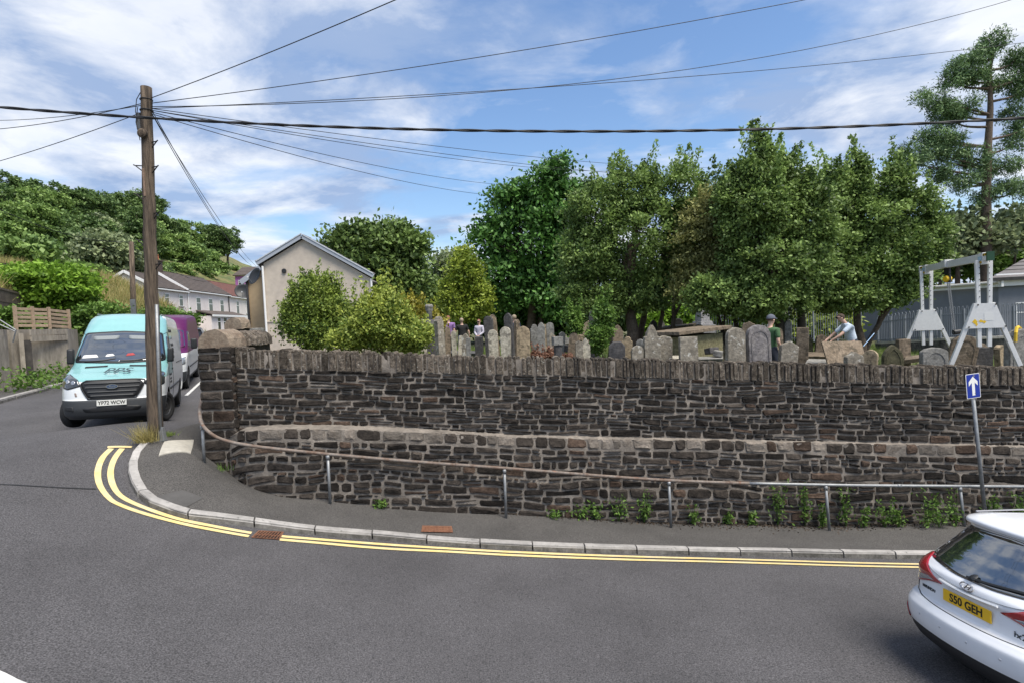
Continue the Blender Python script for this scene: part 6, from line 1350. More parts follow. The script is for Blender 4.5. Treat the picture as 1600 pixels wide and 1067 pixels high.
for i, f in enumerate(fr_):
    c_ = Vector((tops[i].x, tops[i].y, 0)); Y = f['Y']; zt_, zbp = at(f['x'] + 4, f['pt'], Y).z, at(f['x'] + 4, f['pb'], Y).z; g0_ = CEM(c_.x, c_.y) + .1
    fb = thing('x', 'x', 'x'); bpy.data.objects.remove(fb)
    pl_ = MB().prism([(-.19, zt_), (.19, zt_), (.37, zbp), (-.37, zbp)], c_ - bdh * .05, ph_, up_, bdh, .012).build('gusset_plate', M_alu, gt)
    MB().prism([(-.19, zt_), (.19, zt_), (.37, zbp), (-.37, zbp)], c_ + bdh * .05, ph_, up_, bdh, .012).build('gusset_plate', M_alu, gt)
    for s_ in (-1, 1):
        a_ = c_ + ph_ * s_ * .15 + up_ * zt_; b_ = c_ + ph_ * s_ * .86 + up_ * g0_
        ibeam2 = MB().bar(a_, b_, .085, .085).build('leg', M_alu, gt, bevel=.008)
        up0 = c_ + ph_ * s_ * .09 + bdh * 0
        MB().bar(up0 + up_ * (zbp - .42), up0 + ph_ * s_ * .03 + up_ * (zb_ - .06), .075, .075).build('upright', M_alu, gt, bevel=.008)
        for k in range(7): MB().lathe([(0, 0), (.011, 0), (.011, .004), (0, .004)], 8, c=up0 + up_ * (zt_ + .15 + k * .13) - bdh * (.042 if bdh.y < 0 else -.042) * -1, mat=Matrix.Rotation(R(90), 3, 'X')).build('bolt', M_iron, gt)
        for zz_, xx in ((zt_ - .03, .16), (zbp + .03, .33)): MB().lathe([(0, 0), (.016, 0), (.016, .012), (0, .012)], 8, c=c_ + ph_ * s_ * xx + up_ * zz_ + Vector((0, -.075, 0)), mat=Matrix.Rotation(R(90), 3, 'X')).build('bolt', M_iron, gt)
        wb = MB().lathe([(0, -.03), (.08, -.03), (.09, -.02), (.09, .02), (.08, .03), (0, .03)], 14, mat=Matrix.Rotation(R(90), 3, 'Y') if 1 else None).build('castor', M_tyre, gt); wb.location = b_
    MB().bar(c_ - ph_ * .84 + up_ * (g0_ + .12), c_ + ph_ * .84 + up_ * (g0_ + .12), .06, .06).build('foot_bar', M_alu, gt)
    MB().box((0, 0, 0), (.22, .12, .26), Matrix.Rotation(math.atan2(bdh.y, bdh.x), 3, 'Z')).build('head_clamp', M_alu, gt, bevel=.01).location = Vector((c_.x, c_.y, zb_ - .03))
    st = MB().prism([(-.09, -.045), (.09, -.045), (.09, .045), (-.09, .045)], Vector((c_.x, c_.y, zb_ - .02)) + ph_ * -.066, bdh, up_, -ph_, .003).build('blue_sticker', mat('sticker_blue', (.35, .5, .6), .5), gt)
    MB().prism([(-.08, -.02), (.08, -.02), (.08, .02), (-.08, .02)], Vector((c_.x, c_.y, zb_ - .11)) + ph_ * -.066, bdh, up_, -ph_, .003).build('yellow_sticker', M_haz, gt)
c_ = Vector((tops[1].x, tops[1].y, 0)); zmid = at(1548, 495, 12).z
nf = bdh if bdh.y < 0 else -bdh
MB().prism([(-.02, -.08), (.14, -.08), (.14, .1), (-.02, .1)], c_ + up_ * zmid + nf * .064, ph_, up_, nf, .002).build('notice', M_paper, gt)
for (x, z, w, h) in ((-.19, -.10, .1, .12), (-.16, -.16, .05, .1), (-.08, -.09, .09, .07), (-.02, -.11, .08, .07)): MB().prism([(x - w / 2, z), (x, z - h / 2), (x + w / 2, z), (x, z + h / 2)], c_ + up_ * zmid + nf * .066, ph_, up_, nf, .001).build('yellow_paint_mark', M_haz, gt)
tr = ends[0].lerp(ends[1], .44); 
MB().box((0, 0, 0), (.26, .2, .2), Matrix.Rotation(math.atan2(bdh.y, bdh.x), 3, 'Z')).build('trolley', mat('trolley_white', (.6, .6, .58), .5), gt, bevel=.02).location = tr + up_ * .02
MB().box((0, 0, 0), (.06, .16, .16)).build('trolley_hook', M_iron, gt, bevel=.01).location = tr - up_ * .17
hz_ = at(1481.5, 436, tr.y).z
ho = MB().lathe([(0, -.07), (.07, -.07), (.09, -.03), (.09, .03), (.07, .07), (0, .07)], 14, mat=Matrix.Rotation(R(90), 3, 'Y')).build('hoist', M_haz, gt, smooth=False); ho.location = (tr.x, tr.y, hz_)
MB().box((0, 0, 0), (.05, .2, .2)).build('hoist_cover', M_blackp, gt, bevel=.02).location = (tr.x, tr.y, hz_)
ce = at(1490, 521, 13.2); cs = Vector((tr.x, tr.y, hz_ - .1)); n = 46
lk = MB().tube([(.011 * math.cos(a), 0, .022 * math.sin(a)) for a in np.linspace(0, 6.283, 9)], .0045, 5).mesh('chain_link'); lk.materials.append(M_galv)
for off in (0, .05):
    for k in range(n):
        o = bpy.data.objects.new('chain_link', lk); C.objects.link(o); o.parent = gt; o.location = cs.lerp(ce, (k + .5) / n) + Vector((off, 0, 0)); o.rotation_euler = (0, 0, (k % 2) * 1.57); o.scale = (1.3, 1.3, (ce - cs).length / n / .034)
MB().tube([ce + Vector((0, 0, .02)), ce + Vector((.16, 0, .04))], .06, 10).build('chain_bag', M_blackp, gt)
for (x, y) in ((1494, 561), (1496, 566)): MB().box((0, 0, 0), (.1, .08, .06)).build('green_foot', M_green, gt, bevel=.01).location = at(x, y, 14.4)

# ---- people
M_skin = mat('skin', (.52, .33, .25), .6, var=.06, scale=8); M_hair = mat('dark_brown_hair', (.05, .03, .02), .8, var=.2, scale=30); M_greyhair = mat('sandy_hair', (.30, .24, .17), .8, var=.2, scale=30); M_redhair = mat('auburn_hair', (.22, .09, .055), .8, var=.2, scale=30)
def skin_mesh(name, chains, m, parent, sub=2):
    """chains: list of [(point, radius), ...]; the first chain is the root, later ones start at an existing point"""
    V = []; E_ = []; Rd = []; idx = {}
    for ch_ in chains:
        prev = None
        for p, r_ in ch_:
            key = tuple(round(c, 4) for c in p)
            if key not in idx: idx[key] = len(V); V.append(p); Rd.append(r_ if isinstance(r_, tuple) else (r_, r_))
            if prev is not None: E_.append((prev, idx[key]))
            prev = idx[key]
    me = bpy.data.meshes.new(name); me.from_pydata(V, E_, []); o = link(name, me)
    md = o.modifiers.new('s', 'SKIN'); md.use_smooth_shade = True; sv = me.skin_vertices[0].data
    for i, r_ in enumerate(Rd): sv[i].radius = r_
    sv[0].use_root = True
    o.modifiers.new('u', 'SUBSURF').levels = sub; bpy.context.view_layer.update(); bake_mods(o); o.data.materials.clear(); o.data.materials.append(m); o.data.shade_smooth()
    o.parent = parent; return o
def person(label, loc, face, shirt, trousers, hairm, pose, sc=1.0, cap=None, glasses=False, sleeves='short', build_=1.0):
    """local frame: +x is the figure's left, -y is where it faces"""
    r = thing('person', label, 'person', loc, face); r.scale = (sc,) * 3; lean = pose.get('lean', 0.); ln = lambda z: -(z - .95) * math.sin(R(lean)) if z > .95 else 0
    dz_ = lambda z: .95 + (z - .95) * math.cos(R(lean)) if z > .95 else z
    def q(x, y, z): return (x, y + ln(z), dz_(z))
    B = build_; hd = pose.get('head', (0, 0)); hx, hy = hd
    spine = [(q(0, 0, .95), (.13 * B, .095 * B)), (q(0, 0, 1.1), (.115 * B, .085 * B)), (q(0, 0, 1.27), (.13 * B, .09 * B)), (q(0, 0, 1.40), (.10 * B, .065 * B)), (q(0, 0, 1.46), .05), (q(hx * .3, hy * .4 - .005, 1.53), .056), (q(hx * .6, hy * .8 - .012, 1.585), (.066, .082)), (q(hx, hy - .015, 1.65), (.078, .098)), (q(hx, hy - .01, 1.70), (.07, .088)), (q(hx, hy, 1.735), (.03, .04))]
    nose = [(q(hx * .6, hy * .8 - .012, 1.585), (.066, .082)), (q(hx, hy - .105, 1.62), .014)]
    ch_ = [spine]; A = {}
    for s_ in (-1, 1):
        el, hn = pose['armL' if s_ > 0 else 'armR']; sh_ = q(s_ * .185 * B, 0, 1.385)
        wr = tuple(Vector(el).lerp(Vector(hn), .86)); ch_.append([(q(0, 0, 1.40), 0), (sh_, .05), (el, .042), (wr, .028), (hn, (.034, .018))]); A[s_] = (sh_, el, wr, hn)
        kn = pose.get('kneeL' if s_ > 0 else 'kneeR', (s_ * .11, -.03, .5)); an = pose.get('ankL' if s_ > 0 else 'ankR', (s_ * .12, .01, .09))
        ch_.append([(q(0, 0, .95), 0), ((s_ * .09, 0, .88), .10 * B), (kn, .062), (an, .042), ((an[0], an[1] - .10, .04), .04), ((an[0], an[1] - .17, .035), .03)]); A[10 * s_] = (kn, an)
    body = skin_mesh('body', ch_, M_skin, r)
    for s_ in (-1, 1):                                       # fingers and thumb on each hand, joined to the body mesh part
        sh_, el, wr, hn = A[s_]; d = (Vector(hn) - Vector(wr)).normalized(); sd_ = d.cross(Vector((0, 0, 1))); sd_ = sd_.normalized() if sd_.length > .1 else Vector((1, 0, 0)); bend = Vector((0, 0, -1)) if abs(d.z) < .8 else Vector((0, -1, 0))
        fb = MB()
        for k, (o_, l_) in enumerate(((-.027, .062), (-.009, .075), (.009, .07), (.026, .055))): a0 = Vector(hn) + sd_ * o_; fb.tube([a0, a0 + d * l_ * .5, a0 + d * l_ * .8 + bend * l_ * .4], [.0095, .0085, .007], 6)
        a0 = Vector(wr).lerp(Vector(hn), .6) + sd_ * -.03; fb.tube([a0, a0 + d * .03 - sd_ * .025, a0 + d * .055 - sd_ * .028 + bend * .015], [.011, .01, .008], 6)
        fb.build('hand_fingers', M_skin, body, smooth=True)
    e = 1.13
    top_ = [[(q(0, 0, .84), (.165 * B, .13 * B)), (q(0, 0, 1.1), (.152 * B, .12 * B)), (q(0, 0, 1.27), (.175 * B, .13 * B)), (q(0, 0, 1.40), (.155 * B, .11 * B)), (q(0, 0, 1.475), .078)]]
    for s_ in (-1, 1):
        sh_, el, wr, hn = A[s_]; t_ = .72 if sleeves == 'short' else 1.0; mid = tuple(Vector(sh_).lerp(Vector(el), t_)); c2 = [(q(0, 0, 1.40), 0), (sh_, .078), (mid, .06)]
        if sleeves == 'long': c2.append((wr, .04))
        top_.append(c2)
    skin_mesh('shirt', top_, shirt, r)
    tr_ = [[(q(0, 0, 1.06), (.145 * B, .108 * B)), (q(0, 0, .95), (.168 * B, .128 * B))]]
    for s_ in (-1, 1): kn, an = A[10 * s_]; tr_.append([(q(0, 0, .95), 0), ((s_ * .09, 0, .88), .112 * B), (kn, .078), ((an[0], an[1], an[2] + .02), .062)])
    skin_mesh('trousers', tr_, trousers, r)
    for s_ in (-1, 1): kn, an = A[10 * s_]; MB().box((an[0], an[1] - .06, .035), (.09, .27, .08)).build('shoe', M_blackp, r, bevel=.03, smooth=True)
    hc = Vector(q(hx, hy, 1.655)); hb = MB(); n1, n2 = 9, 14; vs = []
    for i in range(n1 + 1):
        th_ = math.pi * .62 * i / n1
        for k in range(n2):
            a = 2 * math.pi * k / n2; f_ = 1.0; y_ = math.sin(th_) * math.sin(a); z_ = math.cos(th_)
            if y_ < -.35 and z_ < .45: z_ = max(z_, .45); f_ = .9
            vs.append(hc + Vector((.088 * math.sin(th_) * math.cos(a) * f_, .106 * y_ * f_ + .004, .104 * z_ - .004)))
    fs = [(i * n2 + k, i * n2 + (k + 1) % n2, (i + 1) * n2 + (k + 1) % n2, (i + 1) * n2 + k) for i in range(n1) for k in range(n2)]
    hb.add(vs, fs).build('hair', hairm, r, smooth=True)
    for s_ in (-1, 1):
        MB().lathe([(0, -.008), (.018, -.008), (.022, 0), (.018, .008), (0, .008)], 8, c=hc + Vector((s_ * .083, .0, -.03)), mat=Matrix.Rotation(R(90), 3, 'Y')).build('ear', M_skin, body, smooth=True)
        MB().lathe([(0, -.004), (.011, -.004), (.011, .004), (0, .004)], 8, c=hc + Vector((s_ * .03, -.096, -.012)), mat=Matrix.Rotation(R(90), 3, 'X')).build('eye', M_ink, body)
    MB().box(hc + Vector((0, -.088, -.075)), (.045, .01, .01)).build('mouth', mat('lips', (.4, .18, .15), .6), body)
    if glasses: MB().box(hc + Vector((0, -.101, -.012)), (.135, .02, .038)).bar(hc + Vector((-.078, -.09, -.005)), hc + Vector((-.082, .0, -.005)), .008).bar(hc + Vector((.078, -.09, -.005)), hc + Vector((.082, .0, -.005)), .008).build('sunglasses', M_ink, r, bevel=.006)
    if cap:
        cp = MB(); vs = [hc + Vector((.098 * math.sin(t_) * math.cos(a), .118 * math.sin(t_) * math.sin(a), .118 * math.cos(t_) + .0)) for t_ in np.linspace(.01, math.pi * .47, 7) for a in np.linspace(0, 2 * math.pi, 16, endpoint=False)]
        cp.add(vs, [(i * 16 + k, i * 16 + (k + 1) % 16, (i + 1) * 16 + (k + 1) % 16, (i + 1) * 16 + k) for i in range(6) for k in range(16)])
        cp.add([hc + Vector((.085 * math.cos(a), -.10 * abs(math.sin(a)) ** .5 - (.095 if j else .03) * math.sin(a), .02 - .018 * j)) for j in (0, 1) for a in np.linspace(0, math.pi, 9)], [(k, k + 1, 9 + k + 1, 9 + k) for k in range(8)]); cp.build('cap', cap, r, smooth=True)
    return r
idle = dict(armL=((.24, .03, 1.1), (.25, -.06, .84)), armR=((-.24, .03, 1.1), (-.25, -.06, .84)))
def ppl(px, py_head, Y, hgt=1.74): p = at(px, py_head, Y); return Vector((p.x, Y, p.z - hgt)), 
cloth = lambda n, c: mat(n, c, .9, var=.12, scale=9, bump=.4, bscale=26)
def stand_at(px, yhead, Y, h=1.75): p = at(px, yhead, Y); return (p.x, Y, p.z - h)
person('person in a purple T-shirt seen from behind near the column monument', stand_at(700, 493.5, 22.5), R(170), cloth('purple_cotton', (.24, .14, .34)), cloth('dark_trousers', (.03, .03, .035)), M_redhair, idle, build_=1.25)
person('person in a black T-shirt and blue jeans seen from behind, arms bent', stand_at(721, 497, 23.5), R(195), cloth('black_cotton', (.012, .012, .013)), cloth('blue_denim', (.04, .09, .20)), M_greyhair, dict(armL=((.30, .0, 1.13), (.30, -.22, 1.0)), armR=((-.30, .02, 1.1), (-.32, -.05, .85))), build_=1.1)
person('person in a pale lilac long sleeved top and sunglasses, hands clasped', stand_at(748, 499, 24.5, 1.70), R(-20), cloth('lilac_cotton', (.48, .46, .54)), cloth('black_trousers', (.014, .014, .016)), M_redhair, dict(armL=((.22, -.02, 1.12), (.04, -.2, .97)), armR=((-.22, -.02, 1.12), (-.02, -.22, .95))), glasses=True, sleeves='long', build_=.9, sc=.97)
person('person in a dark top half hidden behind the tallest dark gothic stone', stand_at(803, 492, 20), R(205), cloth('navy_cotton', (.02, .03, .06)), MATS['black_trousers'], M_greyhair, dict(armL=((.27, .03, 1.12), (.29, -.12, .92)), armR=((-.26, .03, 1.1), (-.27, -.06, .84))))
person('person in a green T-shirt and grey cap looking down beside the mauve headstone', stand_at(1203, 492, 12.9, 1.76), R(112), cloth('green_cotton', (.055, .12, .05)), cloth('navy_trousers', (.018, .022, .035)), M_hair, dict(armL=((.24, -.0, 1.12), (.23, -.12, .86)), armR=((-.24, .02, 1.1), (-.22, -.14, .88)), head=(0, -.03)), cap=cloth('grey_cap', (.09, .10, .13)), build_=1.05)
person('person in a light blue T-shirt and sunglasses bending over the big brown slab', (lambda p: (p[0], p[1], p[2]))(stand_at(1332, 497, 14.6, 1.58)), R(-100), cloth('light_blue_cotton', (.52, .60, .70)), cloth('dark_jeans', (.03, .035, .05)), M_hair, dict(lean=20, armL=((.24, -.42, 1.12), (.16, -.62, .98)), armR=((-.24, -.44, 1.10), (-.14, -.66, .96)), head=(0, -.06)), glasses=True, build_=1.1)
# ================================================================ trees, shrubs, weeds
M_bark = mat('bark', (.07, .052, .037), .95, scale=4, col2=(.13, .10, .075), var=.35, bump=1., bscale=18); M_barkd = mat('dark_bark', (.03, .025, .018), .95, scale=4, col2=(.06, .05, .035), var=.35, bump=1., bscale=18); M_pinebark = mat('pine_bark', (.13, .095, .07), .95, scale=4, col2=(.085, .065, .05), var=.35, bump=1., bscale=14)
def leafm(n, a, b, tr=.25, rough=.5): return mat(n, a, rough, tint=(a, b), trans=tr, spec=.3, obj_var=.22)
LM = dict(holly=leafm('holly_leaves', (0.045, 0.085, 0.022), (0.280, 0.400, 0.115), .32, .5), hollyy=leafm('yellow_holly_leaves', (0.080, 0.095, 0.030), (0.420, 0.420, 0.160), .32, .5), ash=leafm('ash_leaves', (0.030, 0.085, 0.020), (0.130, 0.280, 0.060)), lime=leafm('lime_leaves', (0.104, 0.167, 0.022), (0.377, 0.453, 0.072), .35), mid=leafm('broad_leaves', (0.050, 0.090, 0.025), (0.220, 0.320, 0.090)), wood1=leafm('wood_leaves_dark', (0.045, 0.090, 0.030), (0.200, 0.300, 0.100)), wood2=leafm('wood_leaves_mid', (0.060, 0.120, 0.030), (0.270, 0.390, 0.110)), wood3=leafm('wood_leaves_grey', (0.090, 0.125, 0.070), (0.320, 0.380, 0.190)), bright=leafm('bright_leaves', (0.087, 0.174, 0.017), (0.275, 0.450, 0.058), .35), yell=leafm('golden_leaves', (0.162, 0.162, 0.020), (0.400, 0.358, 0.058), .3), pine=leafm('pine_needles', (0.060, 0.110, 0.050), (0.240, 0.360, 0.150), .1), weed=leafm('weed_leaves', (0.058, 0.123, 0.022), (0.174, 0.290, 0.058), .3), russet=leafm('russet_leaves', (.14, .065, .045), (.34, .19, .13), .3), dry=leafm('dry_grass', (0.232, 0.203, 0.072), (0.493, 0.420, 0.174), .3), grass=leafm('green_grass', (0.087, 0.145, 0.029), (0.246, 0.319, 0.087), .3), shrub=leafm('shrub_leaves', (0.042, 0.086, 0.020), (0.273, 0.356, 0.068)), shrubl=leafm('pale_shrub_leaves', (0.096, 0.160, 0.029), (0.410, 0.471, 0.096), .3))
def leaf_quads(cn, L_, W_, out, tint, jitter=.35, droop=0.):
    n = len(cn); d = rng.normal(size=(n, 3)) + out * 1.0; d[:, 2] -= droop; d /= np.linalg.norm(d, axis=1, keepdims=True) + 1e-9
    up = rng.normal(size=(n, 3)) * .8 + np.array([0, 0, 1.0]) + out * .3; s_ = np.cross(d, up); s_ /= np.linalg.norm(s_, axis=1, keepdims=True) + 1e-9
    k = rng.uniform(1 - jitter, 1 + jitter, (n, 1)); a = cn - d * L_ / 2 * k; b = cn + s_ * W_ / 2 * k; c_ = cn + d * L_ / 2 * k; e = cn - s_ * W_ / 2 * k
    V = np.stack([a, b, c_, e], 1).reshape(-1, 3); Q = np.arange(4 * n).reshape(n, 4); return V, Q, np.repeat(tint, 4)
def crown_points(lobes, ncl, shell=.45, floor=None):
    """clump centres through the lobes' volumes, denser outwards"""
    C_ = np.array([l[0] for l in lobes]); Rr = np.array([l[1] for l in lobes]); w = (Rr.prod(1)) ** (2 / 3); w /= w.sum(); i = rng.choice(len(lobes), ncl, p=w)
    d = rng.normal(size=(ncl, 3)); d /= np.linalg.norm(d, axis=1, keepdims=True); r_ = (shell + (1 - shell) * rng.random((ncl, 1)) ** .55) * rng.uniform(.86, 1.12, (ncl, 1))
    p = C_[i] + d * Rr[i] * r_; return p, d
def crown_mesh(name, lobes, ncl, per, cr, L_, W_, flat=.6, shell=.45, shoots=0, droop=0., zmin=None):
    p, d = crown_points(lobes, ncl, shell); ct = np.clip(rng.normal(.55, .28, ncl), 0, 1)
    if shoots:                                # upright sprays along the top
        top_ = np.argsort(-p[:, 2] - rng.random(ncl) * np.ptp(p[:, 2]) * .7)[:shoots]; sp_ = []
        for j in top_:
            h = cr * (rng.uniform(.8, 2.2) if rng.random() < .8 else rng.uniform(2.2, 4.0)) * (1.0 if cr > .3 else 1.2); m = 7; dirv = np.array([rng.normal(0, .22), rng.normal(0, .22), 1.0])
            for q in range(m): sp_.append((p[j] + dirv * h * (q + .6) / m, ct[j], .42 * (1 - q / m) + .12))
        pe = np.array([x[0] for x in sp_]); pc2 = np.array([x[1] for x in sp_]); ps = np.array([x[2] for x in sp_])
    rr = np.repeat(np.arange(ncl), per); off = rng.normal(size=(len(rr), 3)) * cr * .55; off[:, 2] *= flat; cn = p[rr] + off; out = d[rr]; t_ = np.clip(ct[rr] + rng.normal(0, .2, len(rr)), 0, 1)
    if shoots:
        pr_ = max(5, per // 5); r2 = np.repeat(np.arange(len(pe)), pr_); c2 = pe[r2] + rng.normal(size=(len(r2), 3)) * cr * ps[r2][:, None] * .8
        cn = np.r_[cn, c2]; out = np.r_[out, np.tile([0, 0, .8], (len(r2), 1))]; t_ = np.r_[t_, np.clip(pc2[r2] + .1 + rng.normal(0, .2, len(r2)), 0, 1)]
    if zmin is not None:
        k = cn[:, 2] > zmin; cn, out, t_ = cn[k], out[k], t_[k]
    V, Q, tt = leaf_quads(cn, L_, W_, out, t_, droop=droop); return np_mesh(name, V, Q, tt), p
def limbs(base, trunks, lobes, pts, nb, r0, m, parent, crook=.2, ro=random):
    """trunk(s) from base, boughs into each lobe, twigs out to leaf clumps, all in one bark mesh"""
    b = MB(); base = Vector(base)
    for (dx, dy, top_, rad) in trunks:
        s_ = base + Vector((dx, dy, -.2)); tp = Vector(top_); path = [s_.lerp(tp, t) + Vector((ro.uniform(-1, 1), ro.uniform(-1, 1), 0)) * crook * (t * (1 - t) * 2) for t in np.linspace(0, 1, 8)]
        b.tube(path, [rad * (1.55 if k == 0 else 1.15 if k == 1 else 1 - .6 * k / 7) for k in range(8)], 9)
        mine = [l for l in lobes if min(range(len(trunks)), key=lambda q: (Vector(trunks[q][2]) - Vector(l[0])).length) == trunks.index((dx, dy, top_, rad))]
        for c_, R_ in mine:
            st = path[ro.choice((3, 4, 5, 6))]; e = Vector(c_); mid = st.lerp(e, .5) + Vector((ro.uniform(-1, 1), ro.uniform(-1, 1), ro.uniform(-.2, .6))) * .25 * max(R_)
            lp = smooth_poly([st, mid, e], 4); b.tube(lp, [rad * .5 * (1 - .7 * k / (len(lp) - 1)) for k in range(len(lp))], 6)
            near = sorted(range(len(pts)), key=lambda j: (Vector(pts[j]) - e).length)[:max(2, nb * 3)]; ro.shuffle(near)
            for j in near[:nb]:
                q = Vector(pts[j]); k0 = lp[ro.randrange(2, len(lp))]; mm = k0.lerp(q, .5) + Vector((ro.uniform(-1, 1), ro.uniform(-1, 1), ro.uniform(-1, 1))) * .12 * (q - k0).length; b.tube([k0, mm, q], [rad * .16, rad * .1, rad * .04], 4, cap=False)
    o = b.build('trunk', m, parent, smooth=True, fix=False); return o
def px_lobes(L_, Y, dep=.9):
    out = []
    for l in L_:
        cx, cy, rx, ry = l[:4]; dy = l[4] if len(l) > 4 else 0; YY = Y + dy; k = YY / F
        out.append((tuple(at(cx, cy, YY)), (rx * k * .93, max(rx, ry) * .5 * k * dep + rx * .4 * k * dep, ry * k * .9)))
    return out
def rebase(o, base): o.location = -Vector(base)
def tree(name, label, L_, Y, base_px, trunks, leaf, ncl, per, cr, Ls, Ws, rad=.2, bark=M_bark, cat='tree', nb=5, ground=None, group=None, dep=.9, **kw):
    lobes = px_lobes(L_, Y, dep); bx = at(base_px[0], base_px[1], Y); gz2 = ground if ground is not None else CEM(bx.x, Y); base = Vector((bx.x, Y, gz2))
    t = thing(name, label, cat, base, group=group); me, pts = crown_mesh('crown', lobes, ncl, per, cr, Ls, Ws, **kw); c_ = link('crown', me, LM[leaf], t); rebase(c_, base)
    tr_ = [(dx * Y / F, dy, tuple(at(tx, ty, Y + dy)), r_) for dx, dy, tx, ty, r_ in trunks]; o = limbs(base, tr_, lobes, pts, nb, rad, bark, t); rebase(o, base); return t
# cemetery trees
tree('holly_tree', 'broad multi-stemmed holly tree standing over the middle of the cemetery', [(930, 330, 52, 55), (985, 300, 52, 48), (1060, 300, 55, 46), (915, 400, 48, 60), (1000, 380, 80, 80), (1080, 370, 45, 70), (935, 465, 55, 38), (1010, 450, 62, 45), (1100, 330, 30, 45), (900, 440, 30, 45), (1070, 420, 40, 40)], 19, (985, 545),
     [(0, 0, 985, 380, .26), (-22, .4, 940, 400, .17), (14, .6, 1020, 390, .15), (43, .2, 1035, 380, .10), (57, -.3, 1060, 390, .10)], 'holly', 1150, 70, .29, .11, .066, bark=M_bark, nb=7, shoots=40)
tree('holly_tree', 'tallest dense holly tree with pointed top above the green shirt man', [(1187, 240, 14, 40), (1165, 285, 32, 44), (1222, 278, 36, 44), (1255, 300, 34, 40), (1185, 320, 68, 66), (1260, 345, 45, 66), (1200, 410, 75, 66), (1260, 420, 40, 60), (1195, 470, 74, 38), (1145, 330, 30, 60), (1110, 460, 40, 36)], 16, (1240, 560),
     [(-6, 0, 1200, 330, .16), (14, .3, 1250, 350, .15), (-34, .6, 1170, 400, .10)], 'holly', 1150, 70, .25, .105, .062, bark=M_barkd, nb=7, shoots=70)
tree('holly_tree', 'yellowish holly with bare twigs between the two tall hollies', [(1100, 380, 48, 60), (1130, 430, 50, 60), (1080, 440, 36, 44), (1145, 470, 40, 26), (1110, 330, 30, 40)], 17.4, (1165, 552), [(0, 0, 1120, 400, .10), (-10, .4, 1100, 430, .08)], 'hollyy', 480, 66, .26, .105, .062, bark=M_barkd, nb=9)
tree('holly_tree', 'wide dark holly whose trunk stands beside the light blue shirt man', [(1342, 280, 9, 30), (1338, 310, 24, 34), (1300, 300, 26, 44), (1392, 292, 26, 36), (1350, 340, 60, 42), (1430, 325, 40, 40), (1300, 400, 58, 66), (1385, 400, 66, 62), (1450, 380, 34, 44), (1320, 460, 60, 32), (1385, 455, 45, 30), (1425, 440, 30, 30)], 17, (1345, 552), [(0, 0, 1345, 400, .15), (4, .3, 1400, 400, .1)], 'holly', 1100, 70, .27, .108, .064, bark=M_bark, nb=7, shoots=60)
tree('ash_tree', 'tall dark green broadleaf tree behind the standing woman', [(865, 268, 22, 30), (835, 300, 36, 34), (798, 330, 40, 40), (862, 330, 44, 44), (775, 380, 36, 38), (835, 390, 64, 60), (885, 410, 40, 60), (795, 440, 50, 44), (850, 465, 60, 38), (890, 300, 20, 40)], 34, (830, 535), [(0, 0, 830, 350, .3), (10, .5, 865, 330, .2)], 'ash', 420, 80, .85, .30, .17, nb=5, droop=.3)
tree('young_tree', 'small yellow green tree behind the standing woman and the men', [(727, 425, 26, 30), (712, 462, 30, 32), (746, 462, 24, 30), (723, 400, 14, 16), (730, 485, 34, 18)], 31, (730, 540), [(0, 0, 727, 430, .1)], 'lime', 260, 46, .42, .2, .12, nb=6)
tree('roadside_tree', 'rounded dark tree rising behind the cream gable house', [(560, 385, 46, 36), (605, 375, 44, 32), (640, 395, 28, 38), (585, 420, 60, 44), (635, 440, 34, 46), (600, 470, 55, 34), (535, 400, 30, 38)], 42, (600, 540), [(0, 0, 590, 410, .35), (10, 1, 630, 410, .2)], 'mid', 420, 80, 1.0, .36, .22, nb=5)
for (nm, lab, L_, Y, leaf, n_) in [('background_tree', 'pale wispy tree between the rounded tree and the yellow green one', [(708, 415, 24, 26), (690, 450, 22, 34), (718, 440, 20, 30)], 50, 'wood3', 150), ('background_tree', 'dark low tree filling the gap behind the cemetery monuments', [(670, 460, 30, 30), (650, 490, 34, 24), (690, 490, 30, 22)], 46, 'mid', 200),
        ('background_tree', 'dark wooded undergrowth behind the round topped headstones', [(800, 490, 60, 30), (870, 490, 50, 30), (760, 500, 40, 22), (920, 500, 40, 26)], 38, 'ash', 330), ('background_tree', 'shaded thicket behind the holly trunks', [(985, 480, 60, 34), (1050, 480, 50, 32), (940, 490, 40, 30)], 33, 'wood1', 260),
        ('background_tree', 'tall green trees closing the view behind the hollies', [(1010, 430, 70, 60), (1150, 400, 90, 80), (1260, 420, 80, 70), (1090, 450, 70, 50)], 40, 'wood2', 420), ('background_tree', 'green trees behind the pine and bungalow roof', [(1440, 400, 50, 44), (1510, 400, 50, 34), (1580, 400, 40, 30), (1640, 390, 40, 40), (1400, 440, 40, 40)], 37, 'weed', 420), ('background_tree', 'grey green conifer branches behind the gantry beam', [(1495, 355, 30, 20), (1540, 372, 40, 20), (1470, 385, 24, 26), (1590, 350, 30, 22)], 33, 'wood3', 160)]:
    tree(nm, lab, L_, Y, (L_[0][0], 540), [(0, 0, L_[0][0], L_[0][1], .2)] + [(l[0] - L_[0][0], .3, l[0], l[1], .12) for l in L_[1:]], leaf, n_, 60, .9, .34, .2, nb=3, group='trees closing the view')
